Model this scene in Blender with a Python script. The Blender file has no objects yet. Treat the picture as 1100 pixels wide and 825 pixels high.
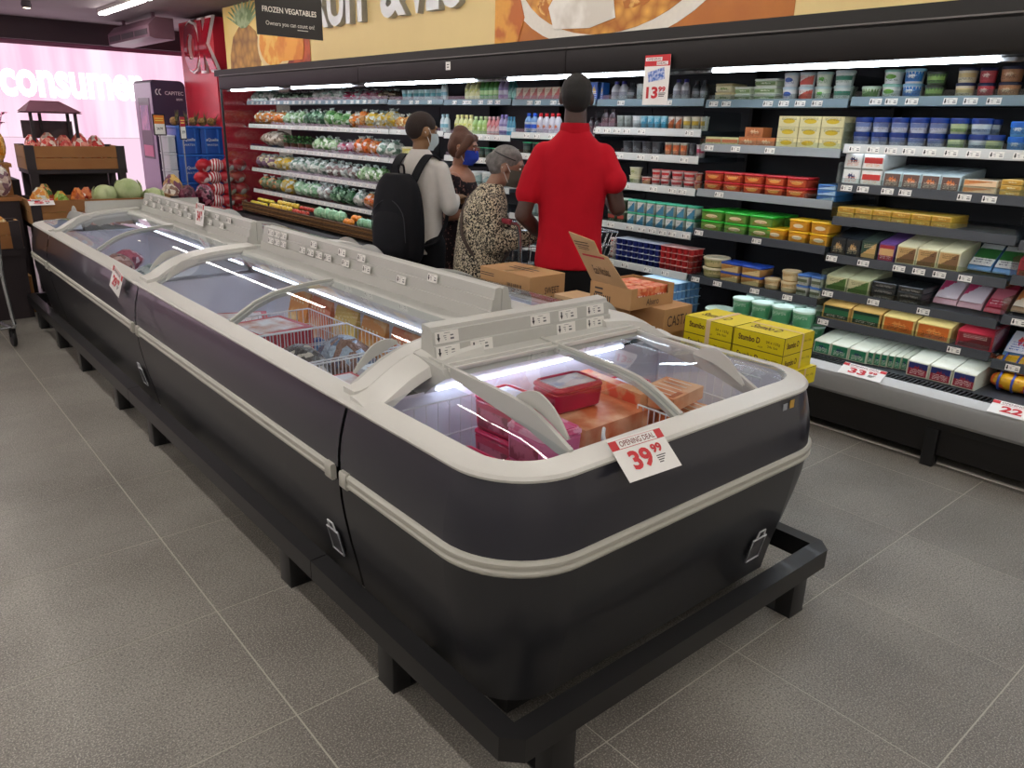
import bpy, bmesh, math, random
from mathutils import Vector, Matrix, Euler
S = bpy.context.scene
C = S.collection
PI = math.pi
# ---------------------------------------------------------------- camera
YAW, PITCH, ROLL = math.radians(40.669), math.radians(18.653), math.radians(-1.609)
cam_d = bpy.data.cameras.new('camera'); cam = bpy.data.objects.new('camera', cam_d); C.objects.link(cam)
fw = Vector((math.sin(YAW)*math.cos(PITCH), math.cos(YAW)*math.cos(PITCH), -math.sin(PITCH)))
rt = Vector((math.cos(YAW), -math.sin(YAW), 0)); dn = fw.cross(rt)
rt, dn = math.cos(ROLL)*rt + math.sin(ROLL)*dn, -math.sin(ROLL)*rt + math.cos(ROLL)*dn
cam.matrix_world = Matrix(((rt.x, -dn.x, -fw.x, 0), (rt.y, -dn.y, -fw.y, 0), (rt.z, -dn.z, -fw.z, 1.55), (0, 0, 0, 1)))
cam_d.sensor_width = 36; cam_d.lens = 820/1100*36; cam_d.clip_start = .05
S.camera = cam
# ---------------------------------------------------------------- world, view
w = bpy.data.worlds.new('world'); S.world = w; w.use_nodes = True
w.node_tree.nodes['Background'].inputs[0].default_value = (.9, .85, .85, 1)
w.node_tree.nodes['Background'].inputs[1].default_value = .12
S.view_settings.view_transform = 'Standard'; S.view_settings.look = 'None'
S.view_settings.exposure = 0.5; S.view_settings.gamma = 1; S.view_settings.use_curve_mapping = False
S.cycles.use_denoising = True
S.cycles.max_bounces = 8; S.cycles.transparent_max_bounces = 16
CEIL = 2.86            # ceiling height
BATTEN_POWER = 16.0    # glow of the ceiling battens
TUBE_POWER = 22.0       # glow of the tubes in the display cases
SHELF_POWER = 6.0      # glow of the thin strips under the shelves
LED_POWER = 10.0       # glow of the strips in the freezers
WINDOW_POWER = 1.7     # daylight through the pink shop window
# ---------------------------------------------------------------- materials
def lin(c):
    if isinstance(c, str):
        c = c.lstrip('#'); c = [int(c[i:i+2], 16)/255 for i in (0, 2, 4)]
    return tuple(x/12.92 if x <= .04045 else ((x+.055)/1.055)**2.4 for x in c) + (1,)
MATS = {}
def nd(t, kind, **kw):
    n = t.nodes.new(kind)
    for k, v in kw.items():
        if k in n.inputs: n.inputs[k].default_value = v
        else: setattr(n, k, v)
    return n
def mixc(t, fac, a, b, mode='MIX'):
    n = t.nodes.new('ShaderNodeMix'); n.data_type = 'RGBA'; n.blend_type = mode
    for sock, val in ((0, fac), (6, a), (7, b)):
        if hasattr(val, 'is_output'): t.links.new(val, n.inputs[sock])
        else: n.inputs[sock].default_value = val
    return n.outputs[2]
def math_(t, op, a, b=None):
    n = t.nodes.new('ShaderNodeMath'); n.operation = op
    for i, val in enumerate((a, b)):
        if val is None: continue
        if hasattr(val, 'is_output'): t.links.new(val, n.inputs[i])
        else: n.inputs[i].default_value = val
    return n.outputs[0]
def mat(key, col=None, rough=.5, metal=0, var=.06, scale=40, bump=0, bscale=200, coat=0, spec=.5, col2=None, c2scale=8, c2w=.1, c2pos=.5):
    """one procedural surface: base colour with a fine noise in it, an optional second colour in patches, optional relief"""
    if key in MATS: return MATS[key]
    m = bpy.data.materials.new(key); m.use_nodes = True; t = m.node_tree; p = t.nodes['Principled BSDF']
    tc = nd(t, 'ShaderNodeTexCoord')
    nz = nd(t, 'ShaderNodeTexNoise', Scale=scale, Detail=2.0); t.links.new(tc.outputs['Object'], nz.inputs['Vector'])
    a = lin(col); b = tuple(min(1, x*(1-var*2)) for x in a[:3]) + (1,)
    out = mixc(t, nz.outputs[0], a, b)
    if col2:
        n2 = nd(t, 'ShaderNodeTexNoise', Scale=c2scale, Detail=3.0); t.links.new(tc.outputs['Object'], n2.inputs['Vector'])
        r = nd(t, 'ShaderNodeMapRange'); t.links.new(n2.outputs[0], r.inputs[0])
        r.inputs[1].default_value = c2pos-c2w/2; r.inputs[2].default_value = c2pos+c2w/2
        out = mixc(t, r.outputs[0], out, lin(col2))
    t.links.new(out, p.inputs['Base Color'])
    p.inputs['Roughness'].default_value = rough; p.inputs['Metallic'].default_value = metal
    p.inputs['Coat Weight'].default_value = coat; p.inputs['Specular IOR Level'].default_value = spec
    if bump:
        bz = nd(t, 'ShaderNodeTexNoise', Scale=bscale, Detail=3.0); t.links.new(tc.outputs['Object'], bz.inputs['Vector'])
        bp = nd(t, 'ShaderNodeBump', Strength=bump, Distance=.01); t.links.new(bz.outputs[0], bp.inputs['Height']); t.links.new(bp.outputs[0], p.inputs['Normal'])
    MATS[key] = m; return m
def emit(key, col, power):
    if key in MATS: return MATS[key]
    m = bpy.data.materials.new(key); m.use_nodes = True; t = m.node_tree
    t.nodes.remove(t.nodes['Principled BSDF']); e = nd(t, 'ShaderNodeEmission', Strength=power); e.inputs[0].default_value = lin(col)
    t.links.new(e.outputs[0], t.nodes['Material Output'].inputs[0]); MATS[key] = m; return m
def glass(key, col='#f4f8f8', lo=.05, hi=.7, power=4.0, rough=.02):
    if key in MATS: return MATS[key]
    m = bpy.data.materials.new(key); m.use_nodes = True; t = m.node_tree; t.nodes.remove(t.nodes['Principled BSDF'])
    tr = nd(t, 'ShaderNodeBsdfTransparent'); tr.inputs[0].default_value = lin(col)
    gl = nd(t, 'ShaderNodeBsdfGlossy', Roughness=rough)
    lw = nd(t, 'ShaderNodeLayerWeight', Blend=.5)
    f = math_(t, 'POWER', lw.outputs['Facing'], power); f = math_(t, 'MULTIPLY', f, hi-lo); f = math_(t, 'ADD', f, lo)
    mx = nd(t, 'ShaderNodeMixShader'); t.links.new(f, mx.inputs[0]); t.links.new(tr.outputs[0], mx.inputs[1]); t.links.new(gl.outputs[0], mx.inputs[2])
    t.links.new(mx.outputs[0], t.nodes['Material Output'].inputs[0]); MATS[key] = m; return m
def printed(key, bg, patch=None, text='#222222', c=(.5, .55), r=(.3, .25), lines=(.05, .3), col2=None, rough=.35, top=None, style=0):
    """flat print on a pack front: an oval in one colour, small lines of type, an optional band at the top (all in the label's own 0..1 box)"""
    if key in MATS: return MATS[key]
    m = bpy.data.materials.new(key); m.use_nodes = True; t = m.node_tree; p = t.nodes['Principled BSDF']
    tc = nd(t, 'ShaderNodeTexCoord'); sx = nd(t, 'ShaderNodeSeparateXYZ'); t.links.new(tc.outputs['Generated'], sx.inputs[0])
    Y, Z = sx.outputs[1], sx.outputs[2]
    nz = nd(t, 'ShaderNodeTexNoise', Scale=9.0, Detail=2.0); t.links.new(tc.outputs['Generated'], nz.inputs['Vector'])
    out = mixc(t, math_(t, 'MULTIPLY', nz.outputs[0], .25), lin(bg), tuple(x*.7 for x in lin(bg)[:3])+(1,))
    if top:
        out = mixc(t, math_(t, 'GREATER_THAN', Z, top[1]), out, lin(top[0]))
    if patch:
        dy = math_(t, 'DIVIDE', math_(t, 'SUBTRACT', Y, c[0]), r[0]); dz = math_(t, 'DIVIDE', math_(t, 'SUBTRACT', Z, c[1]), r[1])
        d = math_(t, 'ADD', math_(t, 'MULTIPLY', dy, dy), math_(t, 'MULTIPLY', dz, dz))
        if style == 1: d = math_(t, 'ADD', math_(t, 'MULTIPLY', dz, dz), math_(t, 'MULTIPLY', nz.outputs[0], .4))                 # band
        if style == 2: d = math_(t, 'ADD', math_(t, 'ADD', dy, dz), math_(t, 'ADD', nz.outputs[0], .6))                              # slanting corner
        if style == 3: d = math_(t, 'ADD', math_(t, 'MULTIPLY', d, .45), math_(t, 'MULTIPLY', nz.outputs[0], 1.5))                   # loose picture
        out = mixc(t, math_(t, 'LESS_THAN', d, 1.0), out, lin(patch))
        if col2: out = mixc(t, math_(t, 'LESS_THAN', math_(t, 'ADD', d, math_(t, 'MULTIPLY', nz.outputs[0], .6)), .75), out, lin(col2))
    if text:
        zz = math_(t, 'FRACT', math_(t, 'MULTIPLY', Z, 9.0)); on = math_(t, 'LESS_THAN', zz, .5)
        n3 = nd(t, 'ShaderNodeTexNoise', Scale=14.0, Detail=0.0); mp = nd(t, 'ShaderNodeMapping'); mp.inputs['Scale'].default_value = (1, 2.5, .8)
        t.links.new(tc.outputs['Generated'], mp.inputs[0]); t.links.new(mp.outputs[0], n3.inputs['Vector'])
        on = math_(t, 'MULTIPLY', on, math_(t, 'GREATER_THAN', n3.outputs[0], .5))
        on = math_(t, 'MULTIPLY', on, math_(t, 'MULTIPLY', math_(t, 'GREATER_THAN', Z, lines[0]), math_(t, 'LESS_THAN', Z, lines[1])))
        on = math_(t, 'MULTIPLY', on, math_(t, 'MULTIPLY', math_(t, 'GREATER_THAN', Y, .12), math_(t, 'LESS_THAN', Y, .88)))
        out = mixc(t, on, out, lin(text))
    t.links.new(out, p.inputs['Base Color']); p.inputs['Roughness'].default_value = rough
    MATS[key] = m; return m
# ---------------------------------------------------------------- mesh builder
class MB:
    def __init__(s): s.v = []; s.f = []; s.m = []
    def add(s, vs, fs, mi=0):
        o = len(s.v); s.v += [tuple(v) for v in vs]; s.f += [tuple(i+o for i in f) for f in fs]; s.m += [mi]*len(fs); return s
    def box(s, x0, x1, y0, y1, z0, z1, mi=0):
        return s.add([(x0,y0,z0),(x1,y0,z0),(x1,y1,z0),(x0,y1,z0),(x0,y0,z1),(x1,y0,z1),(x1,y1,z1),(x0,y1,z1)],
                     [(3,2,1,0),(4,5,6,7),(0,1,5,4),(1,2,6,5),(2,3,7,6),(3,0,4,7)], mi)
    def rings(s, rs, mi=0, cap=True, closed=True):
        n = len(rs[0]); vs = [p for r in rs for p in r]; fs = []
        for i in range(len(rs)-1):
            for j in range(n if closed else n-1):
                k = (j+1) % n; fs.append((i*n+j, i*n+k, (i+1)*n+k, (i+1)*n+j))
        if cap: fs.append(tuple(reversed(range(n)))); fs.append(tuple((len(rs)-1)*n+j for j in range(n)))
        return s.add(vs, fs, mi)
    def rbox(s, x0, x1, y0, y1, z0, z1, r=.01, mi=0, n=2, taper=0):
        """box with rounded upright edges and softened top and bottom; taper widens the top"""
        def ring(d, z, t=0):
            out = []; R = max(r-d, .0005)
            for cx, cy, a0 in ((x1-r, y1-r, 0), (x0+r, y1-r, PI/2), (x0+r, y0+r, PI), (x1-r, y0+r, 1.5*PI)):
                for k in range(n+1):
                    a = a0+PI/2*k/n; out.append((cx+R*math.cos(a)+(t if cx > (x0+x1)/2 else -t), cy+R*math.sin(a)+(t if cy > (y0+y1)/2 else -t), z))
            return out
        e = min(r*.5, (z1-z0)*.3)
        return s.rings([ring(e, z0), ring(0, z0+e), ring(0, z1-e, taper), ring(e, z1, taper)], mi)
    def tube(s, pts, r, n=6, mi=0, closed=False):
        pts = [Vector(p) for p in pts]; rs = []; N = len(pts); up = None
        for i, p in enumerate(pts):
            a = pts[i-1] if (i or closed) else p; b = pts[(i+1) % N] if (i < N-1 or closed) else p
            d = (b-a).normalized()
            if up is None or abs(up.dot(d)) > .95: up = Vector((0,0,1)) if abs(d.z) < .9 else Vector((1,0,0))
            u = d.cross(up).normalized(); v = u.cross(d).normalized(); up = v
            rr = r[i] if isinstance(r, (list, tuple)) else r
            rs.append([p+u*rr*math.cos(2*PI*k/n)+v*rr*math.sin(2*PI*k/n) for k in range(n)])
        if closed: rs.append(rs[0])
        return s.rings(rs, mi, cap=not closed)
    def lathe(s, prof, n=16, c=(0,0,0), mi=0, sx=1, sy=1):
        return s.rings([[(c[0]+r*sx*math.cos(2*PI*k/n), c[1]+r*sy*math.sin(2*PI*k/n), c[2]+z) for k in range(n)] for r, z in prof], mi)
    def ell(s, c, r, nu=10, nv=6, mi=0):
        return s.lathe([(math.sin(PI*(i+.02)/(nv+.04)), -math.cos(PI*(i+.02)/(nv+.04))*r[2]/r[0] if 0 else -math.cos(PI*(i+.02)/(nv+.04))*r[2]) for i in range(nv+1)], nu, c, mi, r[0], r[1])
    def prism(s, poly, axis, a, b, mi=0):
        """closed polygon pulled along one axis from a to b; polygon points are the two other coordinates in order"""
        def P(q, t): return (t, q[0], q[1]) if axis == 'x' else (q[0], t, q[1]) if axis == 'y' else (q[0], q[1], t)
        return s.rings([[P(q, a) for q in poly], [P(q, b) for q in poly]], mi)
    def sweep(s, line, prof, mi=0, closed_prof=False):
        """line = [(x, y, nx, ny)], prof = [(inset, z)]"""
        rs = [[(q[0]-q[2]*(d*q[4] if len(q) > 4 else d), q[1]-q[3]*(d*q[4] if len(q) > 4 else d), z) for d, z in prof] for q in line]
        return s.rings(rs, mi, cap=closed_prof, closed=closed_prof)
    def xform(s, M):
        s.v = [tuple(M @ Vector(v)) for v in s.v]; return s
    def mesh(s, name, mats, smooth=35):
        me = bpy.data.meshes.new(name); me.from_pydata(s.v, [], s.f)
        for m in (mats if isinstance(mats, (list, tuple)) else [mats]): me.materials.append(m)
        me.polygons.foreach_set('material_index', s.m)
        if smooth:
            me.polygons.foreach_set('use_smooth', [True]*len(s.f)); me.set_sharp_from_angle(angle=math.radians(smooth))
        me.update(); return me
    def build(s, name, mats, parent=None, smooth=35, loc=None):
        return put(name, s.mesh(name, mats, smooth), parent, loc)
def put(name, me, parent=None, loc=None, rot=None, label=None):
    o = bpy.data.objects.new(name, me); C.objects.link(o)
    if parent is not None: o.parent = parent
    if loc is not None: o.location = loc
    if rot is not None: o.rotation_euler = rot
    if label: o['label'] = label
    return o
def tag(o, label=None, cat=None, group=None, kind=None):
    for k, v in (('label', label), ('category', cat), ('group', group), ('kind', kind)):
        if v: o[k] = v
    return o
def thing(name, label, cat, loc=(0,0,0), rz=0, group=None):
    o = bpy.data.objects.new(name, None); C.objects.link(o); o.location = loc; o.rotation_euler = (0, 0, rz); o.empty_display_size = .1
    return tag(o, label, cat, group)
KIDS = {}
def kids(o):
    return [c for c in bpy.data.objects if c.parent == o]
def copy_tree(root, ch, loc=None, rot=None, label=None, group=None):
    """copy a thing with its parts (ch = list of (part, [sub-parts]))"""
    r = root.copy(); C.objects.link(r)
    if loc is not None: r.location = loc
    if rot is not None: r.rotation_euler = rot
    if label: r['label'] = label
    if group: r['group'] = group
    for c, gs in ch:
        k = c.copy(); C.objects.link(k); k.parent = r
        for g in gs:
            q = g.copy(); C.objects.link(q); q.parent = k
    return r
def smoothpath(pts, n=6):
    """Catmull-Rom through the points"""
    P = [Vector(p) for p in pts]; P = [2*P[0]-P[1]] + P + [2*P[-1]-P[-2]]; out = []
    for i in range(1, len(P)-2):
        for k in range(n):
            t = k/n; a, b, c, d = P[i-1:i+3]
            out.append(.5*((2*b)+(c-a)*t+(2*a-5*b+4*c-d)*t*t+(3*b-a-3*c+d)*t**3))
    out.append(P[-2]); return out
def interp(tab, x):
    if x <= tab[0][0]: return tab[0][1]
    for (a, b), (c, d) in zip(tab, tab[1:]):
        if x <= c: return b+(d-b)*(x-a)/(c-a)
    return tab[-1][1]
ORD = 'first second third fourth fifth sixth seventh eighth ninth tenth eleventh twelfth thirteenth fourteenth fifteenth sixteenth seventeenth eighteenth nineteenth twentieth'.split()
ORD += ['twenty-'+q for q in ORD[:9]] + ['thirtieth'] + ['thirty-'+q for q in ORD[:9]]
# ---------------------------------------------------------------- lettering: all words turned into meshes in one go
WORDS = {}
def word(s, bold=0.0, ext=.0):
    WORDS.setdefault((s, bold, ext), None); return (s, bold, ext)
def make_words():
    tmp = []
    for key in WORDS:
        cu = bpy.data.curves.new('w', 'FONT'); cu.body = key[0]; cu.size = 1; cu.offset = key[1]; cu.extrude = key[2]; cu.resolution_u = 3
        cu.align_x = 'CENTER'; cu.align_y = 'CENTER'
        o = bpy.data.objects.new('w', cu); C.objects.link(o); tmp.append((key, o))
    dg = bpy.context.evaluated_depsgraph_get(); dg.update()
    for key, o in tmp:
        me = bpy.data.meshes.new_from_object(o.evaluated_get(dg)); me.name = 'lettering'; me.materials.clear()
        xs = [v.co.x for v in me.vertices] or [0]; ys = [v.co.y for v in me.vertices] or [0]
        cx, cy = (max(xs)+min(xs))/2, (max(ys)+min(ys))/2
        for v in me.vertices: v.co.x -= cx; v.co.y -= cy
        WORDS[key] = (me, max(xs)-min(xs), max(ys)-min(ys))
    for key, o in tmp: bpy.data.objects.remove(o)
LETTER_CACHE = {}
def letters(s, m, parent, loc, w=None, h=None, rot=(PI/2, 0, 0), bold=0.0, ext=.0, name='lettering'):
    """a word lying in its own plane: width w and/or height h in metres; text reads along local x, up along local y before rot"""
    me0, W, H = WORDS[(s, bold, ext)]
    k = (s, bold, ext, m.name)
    if k not in LETTER_CACHE:
        me = me0.copy(); me.materials.append(m); LETTER_CACHE[k] = me
    o = put(name, LETTER_CACHE[k], parent, loc, rot)
    sx = w/W if w else h/H; sy = h/H if h else w/W
    o.scale = (sx, sy, min(sx, sy) if not ext else 1)
    return o
FACE_L = (PI/2, 0, -PI/2)       # reads on a surface that faces -x
FACE_F = (PI/2, 0, 0)           # reads on a surface that faces -y
word('consumer', .035)
for q in ('FRUIT', '&', 'VEG'): word(q, .03, .03)
for q in ('FROZEN VEGATABLES', 'MILK'): word(q, .02)
word('Owners you can count on!'); word('=')
for q in 'OK': word(q, .07, .02); word(q, .045, .012)
for q in ('OPENING DEAL', 'OPENING', 'DEAL'): word(q, .01)
for q in ('39', '99', '29', '34', '33', '22', '13', '5', '10', '20'): word(q, .04)
for q in ('2 KG', 'CHIPS', '6x2KG', 'SWEET', 'N CUT', 'CASTA', 'Easi Nicolas', 'Alsero', '24 x 125g', '24s Sak', 'ACE', 'CAPITEC', 'atm', 'WATER', 'aQuelle'): word(q)
for q in ('Stumbo D', 'CAPITEC', 'atm', 'aQuelle', '24.99'): word(q, .02)
# ---------------------------------------------------------------- bodies and clothes: closed shapes fused into one smooth skin
FUSE = {}
class Blob(MB):
    def ball(s, c, r, rot=0):
        m = MB(); m.ell((0, 0, 0), r if isinstance(r, (tuple, list)) else (r, r, r), 14, 10)
        M = Matrix.Translation(Vector(c)) @ Matrix.Rotation(rot, 4, 'X'); return s.add([M @ Vector(v) for v in m.v], m.f)
    def seg(s, *pr):
        """chain of (point, radius) joined by tapering round limbs"""
        for (p, a), (q, b) in zip(pr, pr[1:]):
            p, q = Vector(p), Vector(q); n = max(2, int((q-p).length/(.3*min(a, b))))
            for k in range(n+1):
                t = k/n; s.ball(p.lerp(q, t), a+(b-a)*t)
        return s
    def loft(s, rows, n=24):
        """rows of (z, rx, ry, cx, cy)"""
        pts = smoothpath([(z, rx, ry) for z, rx, ry, *_ in rows], 4); cc = smoothpath([(r[3] if len(r) > 3 else 0, r[4] if len(r) > 4 else 0, 0) for r in rows], 4)
        rs = []
        for p, c in zip(pts, cc):
            rs.append([(c.x+p.y*math.copysign(abs(math.cos(2*PI*k/n))**.85, math.cos(2*PI*k/n)), c.y+p.z*math.copysign(abs(math.sin(2*PI*k/n))**.85, math.sin(2*PI*k/n)), p.x) for k in range(n)])
        return s.rings(rs)
    def hand(s, wrist, d, up, side, curl=.5):
        """palm and five bent fingers; d = pointing direction, up = back of the hand, side = +1/-1 where the thumb leaves"""
        w, d, up = Vector(wrist), Vector(d).normalized(), Vector(up).normalized(); sd = d.cross(up).normalized()*side; up = sd.cross(d).normalized()*side
        for k in range(4):
            o = (k-1.5)*.019; base = w+d*.085+sd*(-o)
            s.seg((w+d*.02+sd*(-o*.7), .017), (base, .0135))
            L = (.040, .045, .042, .032)[k]; d2 = (d*math.cos(curl)-up*math.sin(curl)); d3 = (d*math.cos(curl*2.1)-up*math.sin(curl*2.1))
            p1 = base+d2*L; p2 = p1+d3*L*.9; s.seg((base, .0095), (p1, .0088), (p2, .0075))
        t0 = w+d*.03+sd*.026; t1 = t0+(d*.7+sd*.7).normalized()*.04; t2 = t1+(d*.95-up*.3).normalized()*.032; s.seg((t0, .014), (t1, .0105), (t2, .0085))
        return s
def fuse(key, blob, voxel=.010, smooth=5): FUSE[key] = (blob, voxel, smooth); return key
def make_fused():
    tmp = []
    for key, (b, vx, sm) in FUSE.items():
        me = bpy.data.meshes.new('f'); me.from_pydata(b.v, [], b.f); o = bpy.data.objects.new('f', me); C.objects.link(o)
        bm_ = bmesh.new(); bm_.from_mesh(me); bmesh.ops.recalc_face_normals(bm_, faces=bm_.faces); bm_.to_mesh(me); bm_.free()
        r = o.modifiers.new('r', 'REMESH'); r.mode = 'VOXEL'; r.voxel_size = vx; q = o.modifiers.new('s', 'SMOOTH'); q.iterations = sm; q.factor = .5
        tmp.append((key, o))
    dg = bpy.context.evaluated_depsgraph_get(); dg.update()
    for key, o in tmp:
        me = bpy.data.meshes.new_from_object(o.evaluated_get(dg)); me.polygons.foreach_set('use_smooth', [True]*len(me.polygons)); FUSE[key] = me
    for key, o in tmp: bpy.data.objects.remove(o)
def head(b, c, k=1.0, turn=0.0, nod=0.0, ears=True, chin=1.0):
    """skull, jaw, nose, brow, lips and ears about c (centre of the skull); local face is +y before turning"""
    M = Matrix.Translation(Vector(c)) @ Matrix.Rotation(turn, 4, 'Z') @ Matrix.Rotation(nod, 4, 'X')
    h = Blob()
    h.ball((0, -.006*k, .018*k), (.076*k, .096*k, .094*k)); h.ball((0, .030*k, -.045*k), (.058*k, .062*k, .070*k)); h.ball((0, .060*k, -.085*k*chin), (.030*k, .026*k, .024*k))
    h.seg(((0, .086*k, .012*k), .010*k), ((0, .102*k, -.028*k), .014*k)); h.ball((0, .104*k, -.033*k), (.019*k, .013*k, .011*k))
    h.ball((0, .084*k, -.066*k), (.026*k, .014*k, .010*k)); h.ball((0, .080*k, .028*k), (.056*k, .016*k, .012*k))
    if ears:
        for s in (-1, 1): h.ball((s*.078*k, -.004*k, -.008*k), (.013*k, .022*k, .034*k))
    b.add([M @ Vector(v) for v in h.v], h.f); return M
HEADS = {}
# --- tall man in the red polo shirt (his own +y is the way he faces)
b = Blob(); HEADS['man'] = head(b, (0, .012, 1.705), 1.04)
b.seg(((0, -.012, 1.50), .066), ((0, .0, 1.64), .060)); b.loft([(.80, .14, .09), (1.0, .13, .085), (1.3, .15, .085), (1.42, .12, .07), (1.50, .06, .06)])
b.seg(((-.165, -.01, 1.42), .050), ((-.262, -.055, 1.09), .046), ((-.19, .14, .985), .040), ((-.13, .22, .98), .032)); b.hand((-.13, .22, .98), (.7, .7, .1), (0, -.3, 1), -1, .5)
b.seg(((.165, -.01, 1.42), .050), ((.255, .0, 1.14), .046), ((.22, .20, 1.17), .038), ((.17, .28, 1.18), .031)); b.hand((.17, .28, 1.18), (-.4, .8, .3), (.3, -.2, 1), 1, .6)
for s in (-1, 1): b.seg(((s*.085, 0, .80), .085), ((s*.10, .01, .48), .062), ((s*.11, -.02, .12), .042), ((s*.11, .08, .04), .035))
fuse('man body', b, .009, 4)
b = Blob(); b.loft([(.805, .192, .132, 0, -.005), (.88, .188, .130), (1.0, .176, .122), (1.14, .182, .126), (1.28, .198, .130), (1.38, .200, .122), (1.445, .172, .106, 0, -.005), (1.50, .112, .088, 0, -.01), (1.545, .074, .074, 0, -.005)])
for s in (-1, 1):
    b.seg(((s*.155, -.005, 1.405), .074), ((s*.205, -.02, 1.30), .074), ((s*(.238 if s < 0 else .225), -.035, 1.205 if s < 0 else 1.285), .070))
fuse('man shirt', b, .009, 5)
b = Blob(); b.lathe([(.072, 1.515), (.084, 1.522), (.080, 1.555), (.073, 1.580), (.065, 1.580), (.062, 1.515)], 20, (0, -.008, 0)); fuse('man collar', b, .007, 3)
b = Blob()
for s in (-1, 1): b.seg(((s*.085, 0, .76), .098), ((s*.10, .01, .48), .082), ((s*.11, -.015, .08), .070))
b.loft([(.66, .165, .115), (.76, .172, .118), (.86, .168, .112)]); fuse('man trousers', b, .012, 5)
b = Blob(); b.ball((0, -.002, 1.732), (.0835, .100, .092)); b.ball((0, -.032, 1.705), (.0795, .078, .085)); fuse('man hair', b, .008, 3)
def shoes(key):
    b = Blob()
    for s in (-1, 1): b.seg(((s*.11, -.05, .045), .043), ((s*.11, .06, .04), .040), ((s*.115, .15, .035), .034))
    fuse(key, b, .01, 3)
shoes('man shoes')
# --- boy with the backpack
b = Blob(); HEADS['boy'] = head(b, (0, .02, 1.505), 1.04, -.50, -.08)
b.seg(((0, -.01, 1.33), .052), ((0, .008, 1.43), .050)); b.loft([(.76, .12, .085), (1.1, .12, .08), (1.25, .12, .07), (1.34, .06, .055)])
b.seg(((-.14, 0, 1.25), .044), ((-.20, -.02, 1.02), .038), ((-.16, .18, .98), .032), ((-.14, .24, .98), .027)); b.hand((-.14, .24, .98), (.2, 1, 0), (0, 0, 1), -1, .6)
b.seg(((.14, 0, 1.25), .044), ((.21, .02, 1.04), .038), ((.13, .20, 1.06), .032), ((.10, .26, 1.08), .027)); b.hand((.10, .26, 1.08), (-.3, 1, .1), (0, 0, 1), 1, .6)
for s in (-1, 1): b.seg(((s*.085, 0, .78), .085), ((s*.09, .01, .44), .055), ((s*.09, -.02, .12), .038), ((s*.09, .07, .04), .033))
fuse('boy body', b, .009, 4)
b = Blob(); b.loft([(.735, .158, .115), (.86, .150, .108), (1.02, .148, .106), (1.16, .165, .110), (1.26, .178, .106), (1.325, .135, .09), (1.37, .072, .068), (1.395, .060, .060)])
b.seg(((-.15, 0, 1.265), .066), ((-.205, -.02, 1.03), .058), ((-.165, .17, .985), .045), ((-.15, .22, .98), .038))
b.seg(((.15, 0, 1.265), .066), ((.215, .02, 1.045), .058), ((.135, .19, 1.06), .045), ((.11, .24, 1.075), .038)); fuse('boy shirt', b, .009, 5)
b = Blob()
for s in (-1, 1): b.seg(((s*.08, 0, .79), .10), ((s*.088, .01, .45), .075), ((s*.09, -.015, .08), .062))
b.loft([(.70, .150, .11), (.78, .150, .11), (.84, .14, .10)]); fuse('boy trousers', b, .012, 5)
b = Blob(); M = HEADS['boy']; h = Blob(); h.ball((0, -.006, .036), (.083, .099, .085)); h.ball((0, -.038, .016), (.079, .074, .080)); b.add([M @ Vector(v) for v in h.v], h.f); fuse('boy hair', b, .008, 3)
shoes('boy shoes')
b = Blob(); b.loft([(.70, .150, .085), (.76, .172, .115), (.90, .176, .125), (1.05, .168, .118), (1.18, .140, .095), (1.25, .085, .065)]); fuse('backpack body', b, .01, 6)
b = Blob(); b.loft([(.73, .120, .06), (.80, .140, .075), (.95, .135, .072), (1.03, .10, .05)]); fuse('backpack pocket', b, .01, 5)
# --- woman with the blue mask
b = Blob(); HEADS['woman'] = head(b, (0, .03, 1.40), 1.02, 0, -.15)
b.seg(((0, -.01, 1.24), .050), ((0, .012, 1.36), .046)); b.loft([(.74, .16, .11), (.9, .15, .10), (1.05, .15, .11), (1.18, .165, .11), (1.235, .12, .085), (1.27, .06, .055)])
for s in (-1, 1):
    b.seg(((s*.165, 0, 1.19), .052), ((s*.20, -.02, .95), .042), ((s*.13, .16, .96), .033), ((s*.09, .21, 1.0), .027)); b.hand((s*.09, .21, 1.0), (-s*.4, .9, .3), (0, -.2, 1), s, .7)
    b.seg(((s*.085, 0, .74), .085), ((s*.09, .01, .42), .055), ((s*.09, -.02, .11), .037), ((s*.09, .07, .035), .032))
fuse('woman body', b, .009, 4)
b = Blob(); b.loft([(.30, .20, .15), (.55, .195, .145), (.74, .185, .13), (.90, .168, .115), (1.04, .172, .128), (1.13, .182, .128), (1.18, .176, .112, 0, -.012), (1.215, .14, .085, 0, -.025)])
for s in (-1, 1): b.seg(((s*.165, -.005, 1.175), .064), ((s*.195, -.015, 1.03), .060))
fuse('woman dress', b, .010, 5)
b = Blob(); M = HEADS['woman']; h = Blob(); h.ball((0, -.012, .040), (.084, .098, .082)); h.ball((0, -.045, .0), (.080, .070, .085)); h.ball((0, -.035, .108), (.055, .055, .036)); h.seg(((.055, .05, .065), .034), ((.086, .02, .0), .026), ((.084, -.01, -.06), .02)); h.seg(((-.055, .05, .065), .034), ((-.086, .02, .0), .026), ((-.084, -.01, -.06), .02)); h.seg(((.062, .045, .05), .026), ((.078, .02, -.02), .018)); h.seg(((-.062, .045, .05), .026), ((-.078, .02, -.02), .018)); b.add([M @ Vector(v) for v in h.v], h.f); fuse('woman hair', b, .008, 3)
shoes('woman shoes')
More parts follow.
